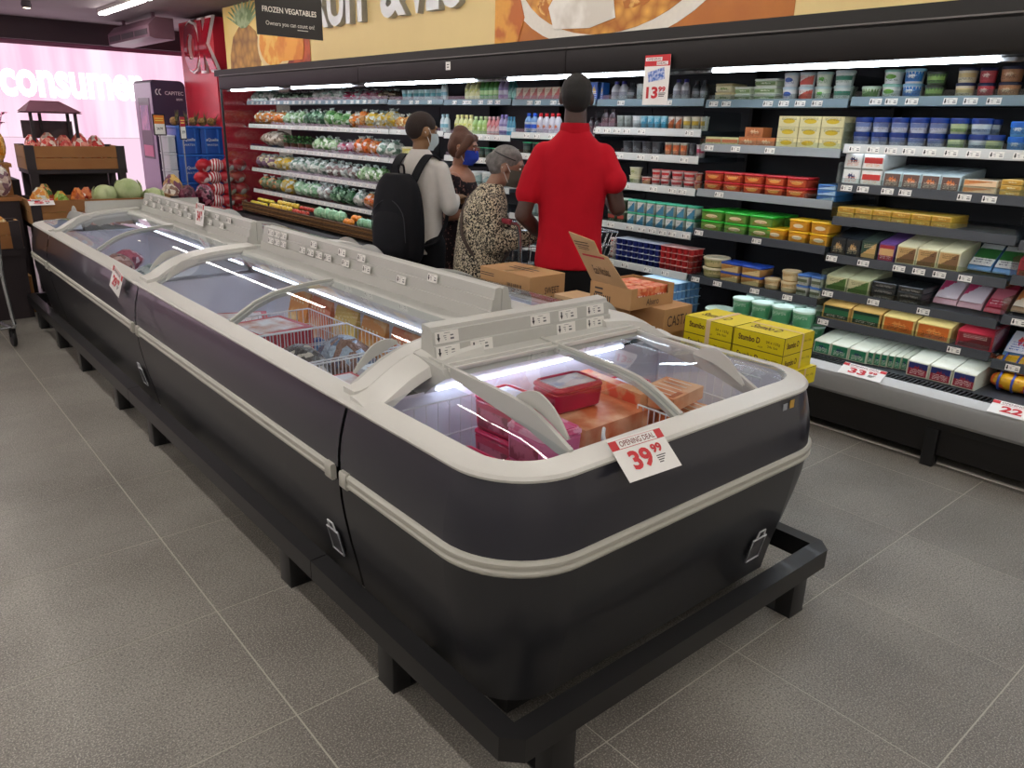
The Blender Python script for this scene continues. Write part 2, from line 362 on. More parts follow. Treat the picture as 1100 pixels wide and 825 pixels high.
# --- elderly woman in the speckled coat
b = Blob(); HEADS['elder'] = head(b, (0, .165, 1.325), 1.0, -.28, -.22)
b.seg(((0, .07, 1.18), .054), ((0, .125, 1.28), .048)); b.loft([(.70, .15, .11), (.95, .14, .11, 0, .01), (1.1, .15, .10, 0, .04), (1.19, .09, .07, 0, .065)])
for s in (-1, 1):
    b.seg(((s*.165, .05, 1.12), .05), ((s*.20, .07, .90), .042), ((s*.17, .27, .93), .033), ((s*.16, .33, .95), .027)); b.hand((s*.16, .33, .95), (-s*.1, 1, -.1), (0, .1, 1), s, .9)
    b.seg(((s*.085, 0, .70), .08), ((s*.09, .01, .40), .055), ((s*.09, -.02, .10), .04), ((s*.09, .06, .035), .032))
fuse('elder body', b, .009, 4)
b = Blob(); b.loft([(.22, .225, .17), (.50, .215, .165), (.74, .205, .155), (.90, .192, .148, 0, .01), (1.03, .190, .142, 0, .025), (1.12, .182, .122, 0, .045), (1.185, .115, .088, 0, .062), (1.225, .066, .062, 0, .075)])
for s in (-1, 1): b.seg(((s*.155, .045, 1.11), .074), ((s*.205, .07, .90), .070), ((s*.172, .25, .925), .056), ((s*.165, .295, .94), .050))
fuse('elder coat', b, .010, 5)
b = Blob(); M = HEADS['elder']; h = Blob(); h.ball((0, -.014, .036), (.085, .098, .084)); h.ball((0, -.05, .0), (.080, .068, .080)); h.ball((0, -.100, .01), (.045, .038, .045)); b.add([M @ Vector(v) for v in h.v], h.f); fuse('elder hair', b, .008, 3)
shoes('elder shoes')
make_words(); make_fused()
# ================================================================ the room
def tile_mat():
    m = bpy.data.materials.new('floor tile'); m.use_nodes = True; t = m.node_tree; p = t.nodes['Principled BSDF']
    g = nd(t, 'ShaderNodeNewGeometry')
    def noise(sc, det=3.0):
        n = nd(t, 'ShaderNodeTexNoise', Scale=sc, Detail=det); t.links.new(g.outputs['Position'], n.inputs['Vector']); return n.outputs[0]
    def ramp0(x):
        r = nd(t, 'ShaderNodeMapRange'); t.links.new(x, r.inputs[0]); r.inputs[1].default_value = .35; r.inputs[2].default_value = .65; return r.outputs[0]
    base = mixc(t, ramp0(noise(1.6)), lin('#959189'), lin('#716c65'))
    def ramp(x, a, b):
        r = nd(t, 'ShaderNodeMapRange'); t.links.new(x, r.inputs[0]); r.inputs[1].default_value = a; r.inputs[2].default_value = b; return r.outputs[0]
    base = mixc(t, math_(t, 'MULTIPLY', ramp(noise(150), .50, .58), .7), base, lin('#5f5c58'))
    base = mixc(t, math_(t, 'MULTIPLY', ramp(noise(210), .54, .60), .7), base, lin('#b9b4aa'))
    oi = nd(t, 'ShaderNodeObjectInfo'); base = mixc(t, math_(t, 'MULTIPLY', oi.outputs['Random'], .16), base, lin('#55524e'))
    t.links.new(base, p.inputs['Base Color'])
    rg = nd(t, 'ShaderNodeMapRange'); t.links.new(noise(30), rg.inputs[0]); rg.inputs[3].default_value = .3; rg.inputs[4].default_value = .5
    t.links.new(rg.outputs[0], p.inputs['Roughness'])
    bp = nd(t, 'ShaderNodeBump', Strength=.05, Distance=.004); t.links.new(noise(180), bp.inputs['Height']); t.links.new(bp.outputs[0], p.inputs['Normal'])
    return m
TILE = tile_mat(); GROUT = mat('tile grout', '#bdb8ac', .8)
floor = tag(MB().box(-7, 9, -6, 22, -.1, -.0008).build('floor', GROUT), kind='structure')
fl = MB()
tm = MB().box(-.2968, .2968, -.298, .298, -.02, 0).mesh('tile', TILE, 0)
tw = MB().box(-.5945, .5945, -.298, .298, -.02, 0).mesh('tile', TILE, 0)
for i in range(-1, 6):
    for j in range(-3, 17):
        if i == -1: put('tile', tw, floor, (.675-.5975, 1.053+.6*(j+.5), 0)); continue       # the aisle row is laid with double tiles
        put('tile', tm, floor, (.675+.5975*(i+.5), 1.053+.6*(j+.5), 0))
# the floor that is too far or out of view to pick tiles apart
far = MB()
for x0, x1, y0, y1 in ((-7, -.52, -6, 22), (-.52, 4.26, 11.26, 22), (-.52, 4.26, -6, -.75), (4.26, 9, -6, 22)): far.box(x0, x1, y0, y1, -.02, 0)
fp = far.build('tile_field', TILE, floor, 0); fp['kind'] = 'stuff'
WALL = mat('wall paint', '#eae6df', .8); CEILM = mat('ceiling board', '#8d8387', .75, var=.1, scale=3)
tag(MB().box(4.82, 4.95, -6, 10.86, 0, CEIL).build('wall_right', WALL), kind='structure')
tag(MB().box(-7.1, -7, -6, 22, 0, CEIL).build('wall_left', WALL), kind='structure')
tag(MB().box(-7, 9, -6.1, -6, 0, CEIL).build('wall_rear', WALL), kind='structure')
tag(MB().box(-7, 9, -6, 22, CEIL, CEIL+.1).build('ceiling', CEILM), kind='structure')
tag(MB().box(-7, 9, 13.85, 14.15, 2.56, CEIL).build('trim_1', mat('dark beam', '#4a3a44', .6)), kind='structure')   # beam over the shop window
# red wall beyond the display case
REDW = mat('red wall paint', '#d63044', .35, var=.05)
rw = tag(MB().box(4.02, 4.95, 10.86, 12.15, 0, 2.80).build('wall_red', REDW), kind='structure')
# shop window: panes of glass with pink film, daylight behind
def film_mat(key, a, b, power):
    m = bpy.data.materials.new(key); m.use_nodes = True; t = m.node_tree; t.nodes.remove(t.nodes['Principled BSDF'])
    g = nd(t, 'ShaderNodeNewGeometry'); mp = nd(t, 'ShaderNodeMapping'); mp.inputs['Scale'].default_value = (2.3, 1, .25)
    t.links.new(g.outputs['Position'], mp.inputs[0])
    n = nd(t, 'ShaderNodeTexNoise', Scale=1.4, Detail=3.0); t.links.new(mp.outputs[0], n.inputs['Vector'])
    r = nd(t, 'ShaderNodeMapRange'); t.links.new(n.outputs[0], r.inputs[0]); r.inputs[1].default_value = .35; r.inputs[2].default_value = .65
    e = nd(t, 'ShaderNodeEmission', Strength=power); t.links.new(mixc(t, r.outputs[0], lin(a), lin(b)), e.inputs[0])
    t.links.new(e.outputs[0], t.nodes['Material Output'].inputs[0]); return m
FILM = film_mat('pink window film', '#fbe0ee', '#f5bcd6', WINDOW_POWER*.52)
DAY = emit('daylight', '#fff2f6', WINDOW_POWER*1.3)
win = tag(MB().box(-7, 9, 14.02, 14.06, 2.50, 2.56).build('window_1', mat('window frame', '#b06a90', .5)), kind='structure')
for k in range(16):
    x0 = -7+k; put('window_pane', MB().box(x0+.001, x0+.999, 14.02, 14.03, 1.2, 2.5).mesh('window_pane', FILM, 0), win)
    put('lower_pane', MB().box(x0+.001, x0+.999, 14.02, 14.03, .35, 1.195).mesh('lower_pane', emit('hazy daylight', '#f3d0e4', WINDOW_POWER*.48), 0), win)
MB().box(-7, 9, 14.0, 14.08, 0, .34).build('window_base', mat('base red', '#8c2238', .6), win)
# strip of bright open shopfront right of the film
MB().box(5.0, 9, 13.9, 13.95, .3, 2.5).build('open_pane', DAY, win, 0)
letters('consumer', emit('lit letter white', '#fffafc', WINDOW_POWER*1.25), win, (2.98, 14.0, 1.965), w=1.98, h=.39, rot=FACE_F, bold=.035)
# ceiling lamps
WHITE_P = mat('white plastic', '#e4e2dc', .4); BLK = mat('black steel', '#121214', .45)
DIFF = emit('batten light', '#fff8f0', BATTEN_POWER)
def batten(x, y, L, label):
    t = thing('ceiling_batten', label, 'ceiling lamp', (x, y, CEIL), 0, 'linear ceiling lamps')
    MB().box(-.045, .045, -L/2, L/2, -.05, 0).build('housing', WHITE_P, t)
    MB().rbox(-.04, .04, -L/2+.02, L/2-.02, -.075, -.05, .01).build('diffuser', DIFF, t)
rows = {-3.9: 'far left aisle', -1.6: 'left aisle', .55: 'freezer island side', 2.97: 'display case aisle'}
for x, nm in rows.items():
    for k in range(9):
        batten(x, -4.6+k*1.95, 1.84, 'white linear lamp over the %s, %s along its row' % (nm, ORD[k]))
sp = thing('ceiling_spotlight', 'small round spotlight at the top left corner by the window', 'spotlight', (2.12, 11.9, CEIL))
MB().lathe([(.05, -.08), (.06, -.05), (.05, 0)], 12).build('lamp_body', mat('spot grey', '#55505a', .4), sp); MB().lathe([(.001, -.083), (.04, -.082)], 12).build('lamp_lens', emit('spot lens', '#fff0d0', 6), sp)
# air curtain under the beam
ac = thing('air_curtain', 'grey air curtain unit under the ceiling by the shop window', 'air curtain', (3.55, 12.4, CEIL-.34))
GREYP = mat('curtain grey', '#70505f', .45)
MB().prism([(-.16, .02), (-.10, 0), (.16, 0), (.16, .26), (-.06, .26), (-.16, .16)], 'y', -1.0, 1.0).build('housing', GREYP, ac)
for k in (-.7, .7): MB().box(-.02, .02, k-.02, k+.02, .26, .34).build('bracket', GREYP, ac)
for k in range(3): MB().box(-.165, -.155, -.92+k*.64, -.36+k*.64, .05, .12).build('outlet_grille', mat('dark slot', '#3a3038', .6), ac)
# ================================================================ the freezer island
PANEL = mat('freezer panel slate', '#2a2b35', .30, var=.03, scale=5, coat=.45)
PANEL_LO = mat('freezer panel graphite', '#26272b', .40, var=.03, scale=5, coat=.25)
RIM = mat('freezer rim cream', '#d2d1cb', .32, var=.02)
RIM2 = mat('freezer frame grey', '#b9b9b3', .38, var=.02)
TRIM = mat('freezer trim grey', '#b9b8ae', .35, var=.03)
LINER = mat('freezer liner', '#dcdeea', .5, var=.02)
DARK = mat('dark gap', '#0c0c0e', .7)
LED = emit('freezer strip light', '#dfe6ff', LED_POWER)
LIDGLASS = glass('lid glass', '#eef3f4', .05, .75, 3.5)
CX = 1.655
SIDE_X, RIGHT_X, FRONT_Y = .968, 2.455, 1.133
FAR_Y = 6.90
SEAMS = (1.908, 4.0, 6.1)
LOWER = [(.070, .10), (.060, .16), (.046, .23), (.028, .31), (.012, .40), (.003, .47), (0, .525)]
UPPER = [(0, .568), (.002, .62), (.010, .67), (.022, .715), (.036, .760)]
RIMP = [(.036, .755), (.029, .758), (.027, .765), (.034, .773), (.060, .779), (.098, .785), (.104, .781), (.106, .745)]
TRIMP = [(.004, .522), (-.006, .524), (-.012, .532), (-.012, .538), (-.008, .543), (-.008, .549), (-.012, .554), (-.012, .561), (-.006, .568), (.004, .570)]
LIDX = [(.097, .785), (.14, .812), (.20, .847), (.27, .874), (.35, .89), (.45, .90), (.60, .908), (.68, .91)]    # inset from the outer side -> height
LIDY = [(.097, .782), (.14, .803), (.19, .826), (.25, .846), (.34, .857), (.45, .862), (.60, .868), (.70, .872)]
def liner(mb, x0, x1, y0, y1, z0, z1):
    t = .02
    mb.box(x0, x1, y0, y1, z0-t, z0); mb.box(x0-t, x0, y0, y1, z0, z1); mb.box(x1, x1+t, y0, y1, z0, z1)
    mb.box(x0, x1, y0-t, y0, z0, z1); mb.box(x0, x1, y1, y1+t, z0, z1)
# price tag: white card with a black arrow and small print
TAGW = mat('tag white', '#eceae4', .5); INK = mat('ink black', '#17171a', .5); REDI = mat('ink red', '#c8102e', .5)
def tag_mesh(W=.062, H=.03):
    m = MB(); m.box(-.0008, .0008, -W/2, W/2, 0, H, 0)
    e = -.0014; y0 = W*.36
    def q(a, b, c, d, mi): m.add([(e, a, c), (e, b, c), (e, b, d), (e, a, d)], [(0, 1, 2, 3)], mi)
    q(y0-.0028, y0+.0028, H*.45, H*.85, 1)
    m.add([(e, y0-.006, H*.5), (e, y0+.006, H*.5), (e, y0, H*.12)], [(0, 1, 2)], 1)
    for r in range(3): q(.003, .014-r*.003, H*(.58-.17*r), H*(.64-.17*r), 2)
    q(-.026, -.012, H*.24, H*.40, 2); q(-.024, -.012, H*.55, H*.66, 2); q(-.012, .010, H*.82, H*.86, 2)
    return m.mesh('price_tag', [TAGW, INK, mat('tag small print', '#6a6a6e', .5)], 0)
TAG = tag_mesh(); TAG_BIG = tag_mesh(.088, .036)
def sidex(i, s):       # x of a line lying `i` inside the outer side; s = -1 left row, +1 right row
    return SIDE_X+i if s < 0 else RIGHT_X-i
def arch(mb, s, y0, y1, lift=.006, top=.66, thick=.022, i0=.09):
    """curved frame bar that follows the lid from the rim up to the spine"""
    n = 12; rs = []
    for k in range(n+1):
        i = i0+(top-i0)*(k/n)**1.35; z = interp(LIDX, i)+lift; x = sidex(i, s)
        rs.append([(x, y0, z-thick), (x, y1, z-thick), (x, y1, z), (x, y0, z)])
    mb.rings(rs)
def row_freezer(s, ya, yb, label, tagspots):
    t = thing('island_freezer', label, 'freezer', (0, 0, 0))
    g = .008; a, b = ya+g, yb-g
    ln = [(sidex(0, s), a, s, 0), (sidex(0, s), b, s, 0)]
    MB().sweep([q+((2.3,) if s > 0 else (1,)) for q in ln], LOWER).build('lower_panel', PANEL_LO, t)
    MB().sweep(ln, UPPER).build('upper_panel', PANEL, t)
    ln2 = [(sidex(0, s), a+.035, s, 0), (sidex(0, s), b-.035, s, 0)]
    tr = MB().sweep(ln2, TRIMP, closed_prof=True).build('trim_strip', TRIM, t)
    for e in (a+.02, b-.06): MB().sweep([(sidex(0, s), e, s, 0), (sidex(0, s), e+.04, s, 0)], [(.004, .520), (-.011, .520), (-.015, .526), (-.015, .566), (-.011, .572), (.004, .572)], closed_prof=True).build('end_cap', TRIM, tr)
    MB().sweep([(sidex(0, s), ya, s, 0), (sidex(0, s), yb, s, 0)], RIMP).build('rim', RIM, t)
    # dark base carried low to block light under the island, and the white tub
    m = MB()
    xs = sorted((sidex(.03, s), sidex(.03+.0001, s))); xi = sorted((sidex(.14 if s < 0 else .2, s), CX)); m.box(xi[0], xi[1], a+.005, b-.005, .03, .40)
    m.build('under_tray', DARK, t)
    for e in (a, b):
        prof = [(sidex(d*(2.3 if s > 0 and z < .5 else 1)+.012, s), z) for d, z in LOWER+UPPER]+[(CX-s*-.002, .755), (CX-s*-.002, .1)]
        MB().prism(prof, 'y', e-.002, e+.002).build('end_panel', DARK, t)
    xs = sorted((sidex(.115, s), CX+s*.035)); m = MB(); liner(m, xs[0], xs[1], a+.05, b-.05, .50, .775); m.build('liner', LINER, t)
    # back ledge under the spine
    m = MB(); m.prism([(sidex(.52, s), .885), (sidex(.545, s), .905), (CX+s*.0, .905), (CX+s*.0, .78), (sidex(.60, s), .78), (sidex(.58, s), .83)], 'y', a, b)
    m.build('back_ledge', RIM2, t)
    m = MB(); m.box(*sorted((sidex(.586, s), sidex(.605, s))), a+.06, b-.06, .802, .812); m.build('light_strip', LED, t)
    # arched end frames
    for e0, e1 in ((ya, ya+.065), (yb-.065, yb)):
        m = MB(); arch(m, s, e0, e1, .012, .62, .05, .06); m.build('end_arch', RIM, t)
    ym = (ya+yb)/2
    for q, (l0, l1, lift) in enumerate(((ya+.07, ym+.02, .004), (ym-.02, yb-.07, -.006))):
        m = MB(); n = 14
        rs = [[(sidex(.10+.44*(k/n)**1.3, s), y, interp(LIDX, .10+.44*(k/n)**1.3)+lift-.004) for y in (l0, l1)] for k in range(n+1)]
        m.rings(rs, cap=False, closed=False); lid = m.build('glass_lid', LIDGLASS, t, 60)
        for e in (l0, l1-.016):
            m = MB(); arch(m, s, e, e+.016, lift+.004, .55, .014, .095); m.build('lid_frame', RIM2, lid)
        # crescent grip near the end of the lid
        yg = l0+.05 if q == 0 else l1-.07
        m = MB(); rs = []
        for k in range(11):
            u = k/10; i = .13+.16*u; z = interp(LIDX, i)+lift; h = .034*math.sin(PI*u)**.8; x = sidex(i, s)
            rs.append([(x, yg, z-.002), (x, yg+.014, z-.002), (x, yg+.010, z+h+.004), (x, yg+.004, z+h+.004)])
        m.rings(rs); m.build('lid_grip', RIM2, lid)
    # price rail, leaning back on the spine
    ra, rb = ya+.085, yb-.085
    prof = [(CX+s*.058, .905), (CX+s*.052, .945), (CX+s*.045, .947), (CX+s*.040, .985), (CX+s*.034, .987), (CX+s*.028, 1.022), (CX+s*.012, 1.026), (CX+s*.001, 1.02), (CX+s*.001, .905)]
    pr = MB().prism(prof, 'y', ra, rb).build('price_rail', RIM2, t)
    if s < 0:
        for yy, lv in tagspots:
            x, z = (CX-.0575, .950) if lv == 0 else (CX-.0455, .988)
            put('price_tag', TAG, pr, (x, yy, z), (0, .16, 0))
    # gusset plate at the lower corner
    if s < 0: bracket(t, (SIDE_X+.036, ya+.10, .245), -PI/2)
    return t
def bracket(t, loc, rz):
    """small clear drain window with a white frame near the floor"""
    e = bpy.data.objects.new('drain_cover', MB().box(-.035, .035, -.004, .0, -.02, .07).mesh('drain_cover', mat('cover dark', '#3b3b40', .3), 0)); C.objects.link(e)
    e.parent = t; e.location = loc; e.rotation_euler = (.21, 0, rz)
    m = MB(); m.tube([(-.036, -.006, -.02), (-.036, -.006, .07), (.036, -.006, .07), (.036, -.006, -.02)], .003, 5, closed=True)
    m.tube([(-.02, -.006, .075), (-.016, -.006, .10), (.016, -.006, .10), (.02, -.006, .075)], .003, 5); m.build('cover_frame', mat('cover white', '#c9ccd0', .3), e)
random.seed(4)
def spots(a, b, n): return sorted([(random.uniform(a, b), 0) for _ in range(n)]+[(random.uniform(a, b), 1) for _ in range(n)])
tags_near = [(3.78-.075*k, 0) for k in range(3)]+[(3.80-.075*k, 1) for k in range(3)]+[(3.42-.085*k, 0) for k in range(4)]+[(3.32, 1), (3.05, 1), (2.88, 1), (3.0, 0), (2.82, 0), (2.55, 0), (2.35, 1)]
tags_far = [(5.9-.09*k, k % 2) for k in range(18)]
row_freezer(-1, SEAMS[0], SEAMS[1], 'dark slate island freezer in the left row nearest the end cabinet', tags_near)
row_freezer(-1, SEAMS[1], SEAMS[2], 'dark slate island freezer in the left row furthest back', tags_far)
row_freezer(1, SEAMS[0], SEAMS[1], 'dark slate island freezer in the right row behind the price rails, nearer one', [])
row_freezer(1, SEAMS[1], SEAMS[2], 'dark slate island freezer in the right row behind the price rails, further one', [])
# ---- end cabinets
def end_cabinet(label, near):
    t = thing('end_freezer', label, 'freezer', (0, 0, 0))
    x0, x1 = SIDE_X, RIGHT_X
    yb = SEAMS[0]-.008
    def Y(y): return y if near else SEAMS[2]+SEAMS[0]-y
    R, RR = .24, .24; n = 12
    ln = [(x0, yb, -1, 0)]
    ln += [(x0+R-R*math.cos(a), FRONT_Y+R-R*math.sin(a), -math.cos(a), -math.sin(a)) for a in [PI/2*k/n for k in range(n+1)]]
    ln += [(x1-RR+RR*math.sin(a), FRONT_Y+RR-RR*math.cos(a), math.sin(a), -math.cos(a)) for a in [PI/2*k/n for k in range(n+1)]]
    ln += [(x1, yb, 1, 0)]
    def fin(m):
        m.v = [(x, Y(y), z) for x, y, z in m.v]; return m
    L = len(ln)
    cuts = [(0, n//2*0+1, 'side'), (1, n+1, 'corner'), (n+1, n+2, 'front'), (n+2, 2*n+2, 'corner'), (2*n+2, L-1, 'side')]
    for i0, i1, nm in cuts:
        seg = ln[i0:i1+1]
        if nm == 'front' or nm == 'side':
            (ax, ay, nx, ny), (bx, by, _, _) = seg[0], seg[-1]
            seg = [(ax+(bx-ax)*k/4, ay+(by-ay)*k/4, nx, ny) for k in range(5)]
        low = [(x, y, nx, ny, 1+1.3*max(0, nx)) for x, y, nx, ny in seg]      # the right side draws in further towards the floor
        fin(MB().sweep(low, LOWER)).build('lower_panel', PANEL_LO, t); fin(MB().sweep(seg, UPPER)).build('upper_panel', PANEL, t)
    trl = [(x0, yb-.03, -1, 0)]+ln[1:-1]+[(x1, yb-.03, 1, 0)]
    tr = fin(MB().sweep(trl, TRIMP, closed_prof=True)).build('trim_strip', TRIM, t)
    for xx, nx in ((x0, -1), (x1, 1)):
        fin(MB().sweep([(xx, yb-.055, nx, 0), (xx, yb-.015, nx, 0)], [(.004, .520), (-.011, .520), (-.015, .526), (-.015, .566), (-.011, .572), (.004, .572)], closed_prof=True)).build('end_cap', TRIM, tr)
    fin(MB().sweep([(x0, yb+.008, -1, 0)]+ln[1:-1]+[(x1, yb+.008, 1, 0)], RIMP)).build('rim', RIM, t)
    m = MB(); m.box(x0+.14, x1-.2, FRONT_Y+.14, yb-.01, .03, .42); fin(m).build('under_tray', DARK, t)  # dark base, lowered almost to the floor to deepen the shade beneath
    prof = [(x0+d+.012, z) for d, z in LOWER+UPPER]+[(x1-d*(2.3 if z < .5 else 1)-.012, z) for d, z in reversed(LOWER+UPPER)]
    fin(MB().prism(prof, 'y', yb-.004, yb)).build('end_panel', DARK, t)
    # rounded white tub
    m = MB(); Ri = R-.115
    inner = [(x-nx*.115, y-ny*.115) for x, y, nx, ny in ln]; inner[0] = (inner[0][0], yb-.06); inner[-1] = (inner[-1][0], yb-.06)
    m.rings([[(x, y, .775) for x, y in inner], [(x, y, .52) for x, y in inner]], cap=False); m.add([(x, y, .52) for x, y in inner], [tuple(range(len(inner)))])
    fin(m).build('liner', LINER, t)
    # back ledge with the lid track and strip light
    m = MB(); m.prism([(1.73, .845), (1.75, .868), (yb, .885), (yb, .76), (1.85, .76), (1.80, .80)], 'x', x0+.262, x1-.36); fin(m).build('back_ledge', RIM2, t)
    m = MB(); m.box(x0+.29, x1-.36, 1.809, 1.84, .781, .790); fin(m).build('light_strip', LED, t)
    m = MB()
    for k in range(2): m.box(x0+.28, x1-.36, 1.735+.03*k, 1.742+.03*k, .862+.003*k, .874+.003*k)
    fin(m).build('lid_track', RIM, t)
    # arches at both ends, across the island's side
    for s in (-1, 1):
        m = MB(); n2 = 12; rs = []
        for k in range(n2+1):
            i = .045+.42*(k/n2)**1.2; z = interp(LIDX, max(i, .09))+.014-(.008 if i < .07 else 0); x = sidex(i, s)
            rs.append([(x, yb-.10, z-.05), (x, yb+.006, z-.06)]+[(x, yb+.006-.012*q, z-.022*(1-math.cos(PI/2*q/8.83))-.002) for q in range(9)])
        m.rings(rs); fin(m).build('end_arch', RIM, t)
        # fixed glass at the ends: a quarter dome
        m = MB(); N = 10; g = []
        for a in range(N+1):
            i = .100+(.19 if s < 0 else .272)*(a/N); row = []
            for b in range(N+1):
                y = FRONT_Y+.10+(1.80-FRONT_Y-.10)*b/N
                d = y-FRONT_Y; zx = interp(LIDX, i)-.004; zy = interp(LIDY, d)-.002
                # round the outer front corner
                ii = i; cxr = (R if s < 0 else RR)-.10
                px, py = i-.10, d-.10
                if px < cxr and py < cxr:
                    rr = cxr-math.hypot(cxr-px, cxr-py); rr = max(rr, 0); zc = min(interp(LIDX, .10+rr), interp(LIDY, .10+rr))
                    z = zc
                    if math.hypot(cxr-px, cxr-py) > cxr:
                        k = cxr/math.hypot(cxr-px, cxr-py); ii = .10+cxr-(cxr-px)*k; y = FRONT_Y+.10+cxr-(cxr-py)*k; z = .784
                else: z = min(zx, zy)
                row.append((sidex(ii, s), y, .784+(z-.784)*.38))
            g.append(row)
        m.rings(g, cap=False, closed=False); fin(m).build('end_glass', LIDGLASS, t, 60)
    # two sliding lids
    for l0, l1, lift, grip in ((1.25, 1.70, .004, 1.272), (1.668, 2.088, -.005, 2.045)):
        m = MB(); nn = 14
        rs = [[(x, FRONT_Y+.10+.52*(k/nn)**1.25, interp(LIDY, .10+.52*(k/nn)**1.25)+lift-.003) for x in (l0, l1)] for k in range(nn+1)]
        m.rings(rs, cap=False, closed=False); lid = fin(m).build('glass_lid', LIDGLASS, t, 60)
        for e in (l0, round(l1-.013, 3)):
            m = MB(); rs = []
            for k in range(nn+1):
                d = .095+.62*(k/nn)**1.3; z = interp(LIDY, d)+lift+.005; y = FRONT_Y+d
                dp = .014+(.046*math.sin(PI*min(1, (k/nn)**.7)) if e in (1.25, 2.075) else 0); rs.append([(e, y, z-dp), (e+.013, y, z-dp), (e+.013, y, z), (e, y, z)])
            m.rings(rs); fin(m).build('lid_frame', RIM2, lid)
        m = MB(); rs = []
        for k in range(11):
            u = k/10; d = .13+.20*u; z = interp(LIDY, d)+lift; h = .042*math.sin(PI*u)**.8
            rs.append([(grip, FRONT_Y+d, z-.002), (grip+.014, FRONT_Y+d, z-.002), (grip+.010, FRONT_Y+d, z+h+.004), (grip+.004, FRONT_Y+d, z+h+.004)])
        m.rings(rs); fin(m).build('lid_grip', RIM2, lid)
    # price rail facing the lids
    prof = [(1.826, .872), (1.832, .912), (1.840, .914), (1.846, .955), (1.852, .957), (1.856, .968), (1.90, .972), (1.905, .872)]
    pr = fin(MB().prism(prof, 'x', 1.262, 2.035)).build('price_rail', RIM2, t)
    if near:
        for x, lv in ((1.31, 0), (1.315, 1), (1.44, 0), (1.81, 0), (1.955, 0), (1.70, 1), (1.83, 1), (1.965, 1)):
            o = put('price_tag', TAG_BIG, pr, (x, 1.825 if lv == 0 else 1.8395, .876 if lv == 0 else .918), (0, .15, PI/2))
        # reinforcing plate under the rim seam and drain covers
        st = MB().box(-.012, .012, 0, .002, -.02, .02).mesh('sticker', mat('sticker gold', '#c9a24a', .4), 0)
        put('sticker', st, t, (2.175, FRONT_Y+.024, .728), (0, 0, 0)); put('sticker', MB().box(-.012, .012, 0, .002, -.015, .015).mesh('sticker', mat('sticker silver', '#a9adb5', .3), 0), t, (2.135, FRONT_Y+.024, .728), (0, 0, 0))
        bracket(t, (2.09, FRONT_Y+.040, .215), 0)
    return t
end_cabinet('rounded dark slate end freezer facing the viewer, with two curved glass lids', True)
end_cabinet('rounded dark slate end freezer at the far end of the island', False)
# ---- black protective rail around the island
RAILM = mat('rail black', '#141416', .38, var=.05, coat=.1)
rail = thing('protective_rail', 'low black steel protective rail on posts around the freezer island', 'rail', (0, 0, 0))
XL, XR, YF, YB = .922, 2.392, 1.040, 6.985
RW, ZT, ZB, CH = .058, .200, .128, .045
def bar(pts, name='rail_bar'):
    """mitred bar from its outer and inner line"""
    m = MB(); vs = []
    for (ox, oy), (ix, iy) in pts: vs += [(ox, oy, ZB), (ix, iy, ZB), (ix, iy, ZT), (ox, oy, ZT-.003)]
    n = len(pts); fs = []
    for i in range(n-1):
        for j in range(4): k = (j+1) % 4; fs.append((i*4+j, i*4+k, i*4+4+k, i*4+4+j))
    fs += [(3, 2, 1, 0), tuple((n-1)*4+j for j in range(4))]
    m.add(vs, fs); m.build(name, RAILM, rail, 20)
xi0, xi1, yi0, yi1 = XL+RW, XR-RW, YF+RW, YB-RW
bar([((XL, YF+CH), (xi0, yi0)), ((XL, 2.05), (xi0, 2.05))]); bar([((XL, 2.054), (xi0, 2.054)), ((XL, 4.15), (xi0, 4.15))]); bar([((XL, 4.154), (xi0, 4.154)), ((XL, YB-CH), (xi0, yi1))])
bar([((XR, YF+CH), (xi1, yi0)), ((XR, YB-CH), (xi1, yi1))])
bar([((XL, YF+CH), (xi0, yi0)), ((XL+CH, YF), (xi0+.001, yi0)), ((XR-CH, YF), (xi1-.001, yi0)), ((XR, YF+CH), (xi1, yi0))])
bar([((XL, YB-CH), (xi0, yi1)), ((XL+CH, YB), (xi0+.001, yi1)), ((XR-CH, YB), (xi1-.001, yi1)), ((XR, YB-CH), (xi1, yi1))])
pm = MB(); pm.rbox(-.03, .03, -.042, .042, 0, ZB+.005, .004); pm.box(-.03, .075, -.042, .042, 0, .006)
pme = pm.mesh('post', RAILM)
for y in (1.60, 2.27, 3.82, 4.45, 5.3, 5.95, 6.6): put('post', pme, rail, (XL+.032, y, 0))
for y in (1.55, 2.9, 4.2, 5.5, 6.5): put('post', pme, rail, (XR-.032, y, 0), (0, 0, PI))
for x in (1.10, 2.20): put('post', pme, rail, (x, YF+.032, 0), (0, 0, PI/2))
# ================================================================ refrigerated display cases along the right wall
XS = 4.10           # front edge of the shelves
CASE_BLK = mat('case black', '#0f0c0b', .55, var=.05); CASE_IN = mat('case inside', '#14181f', .5, var=.1)
SHELFM = mat('shelf grey', '#3c4148', .4, var=.05); STRIP = mat('shelf strip grey', '#8d9498', .4, var=.04); STRIPB = mat('shelf strip blue grey', '#6f8894', .35, var=.04)
STRIPL = mat('shelf strip white', '#c9ccca', .4, var=.03)
BUMP = mat('case bumper grey', '#868686', .45, var=.04); BUMPT = mat('case bumper top', '#c2c4c4', .4)
TUBE = emit('case tube light', '#e8f4ff', TUBE_POWER)
SHLED = emit('shelf strip light', '#e8f2ff', SHELF_POWER)
CLEAR = glass('clear acrylic', '#eef4f4', .06, .5, 3.0)
def bay(i): return 2.12+.917*i
BAYS = {'N': (bay(-2), bay(-1)), 'A': (bay(-1), bay(0)), 'B': (bay(0), bay(1)), 'C': (bay(1), bay(2)), 'D': (bay(2), bay(3)), 'E': (bay(3), bay(4)), 'F': (bay(4), bay(5)), 'V': (bay(5), 10.12)}
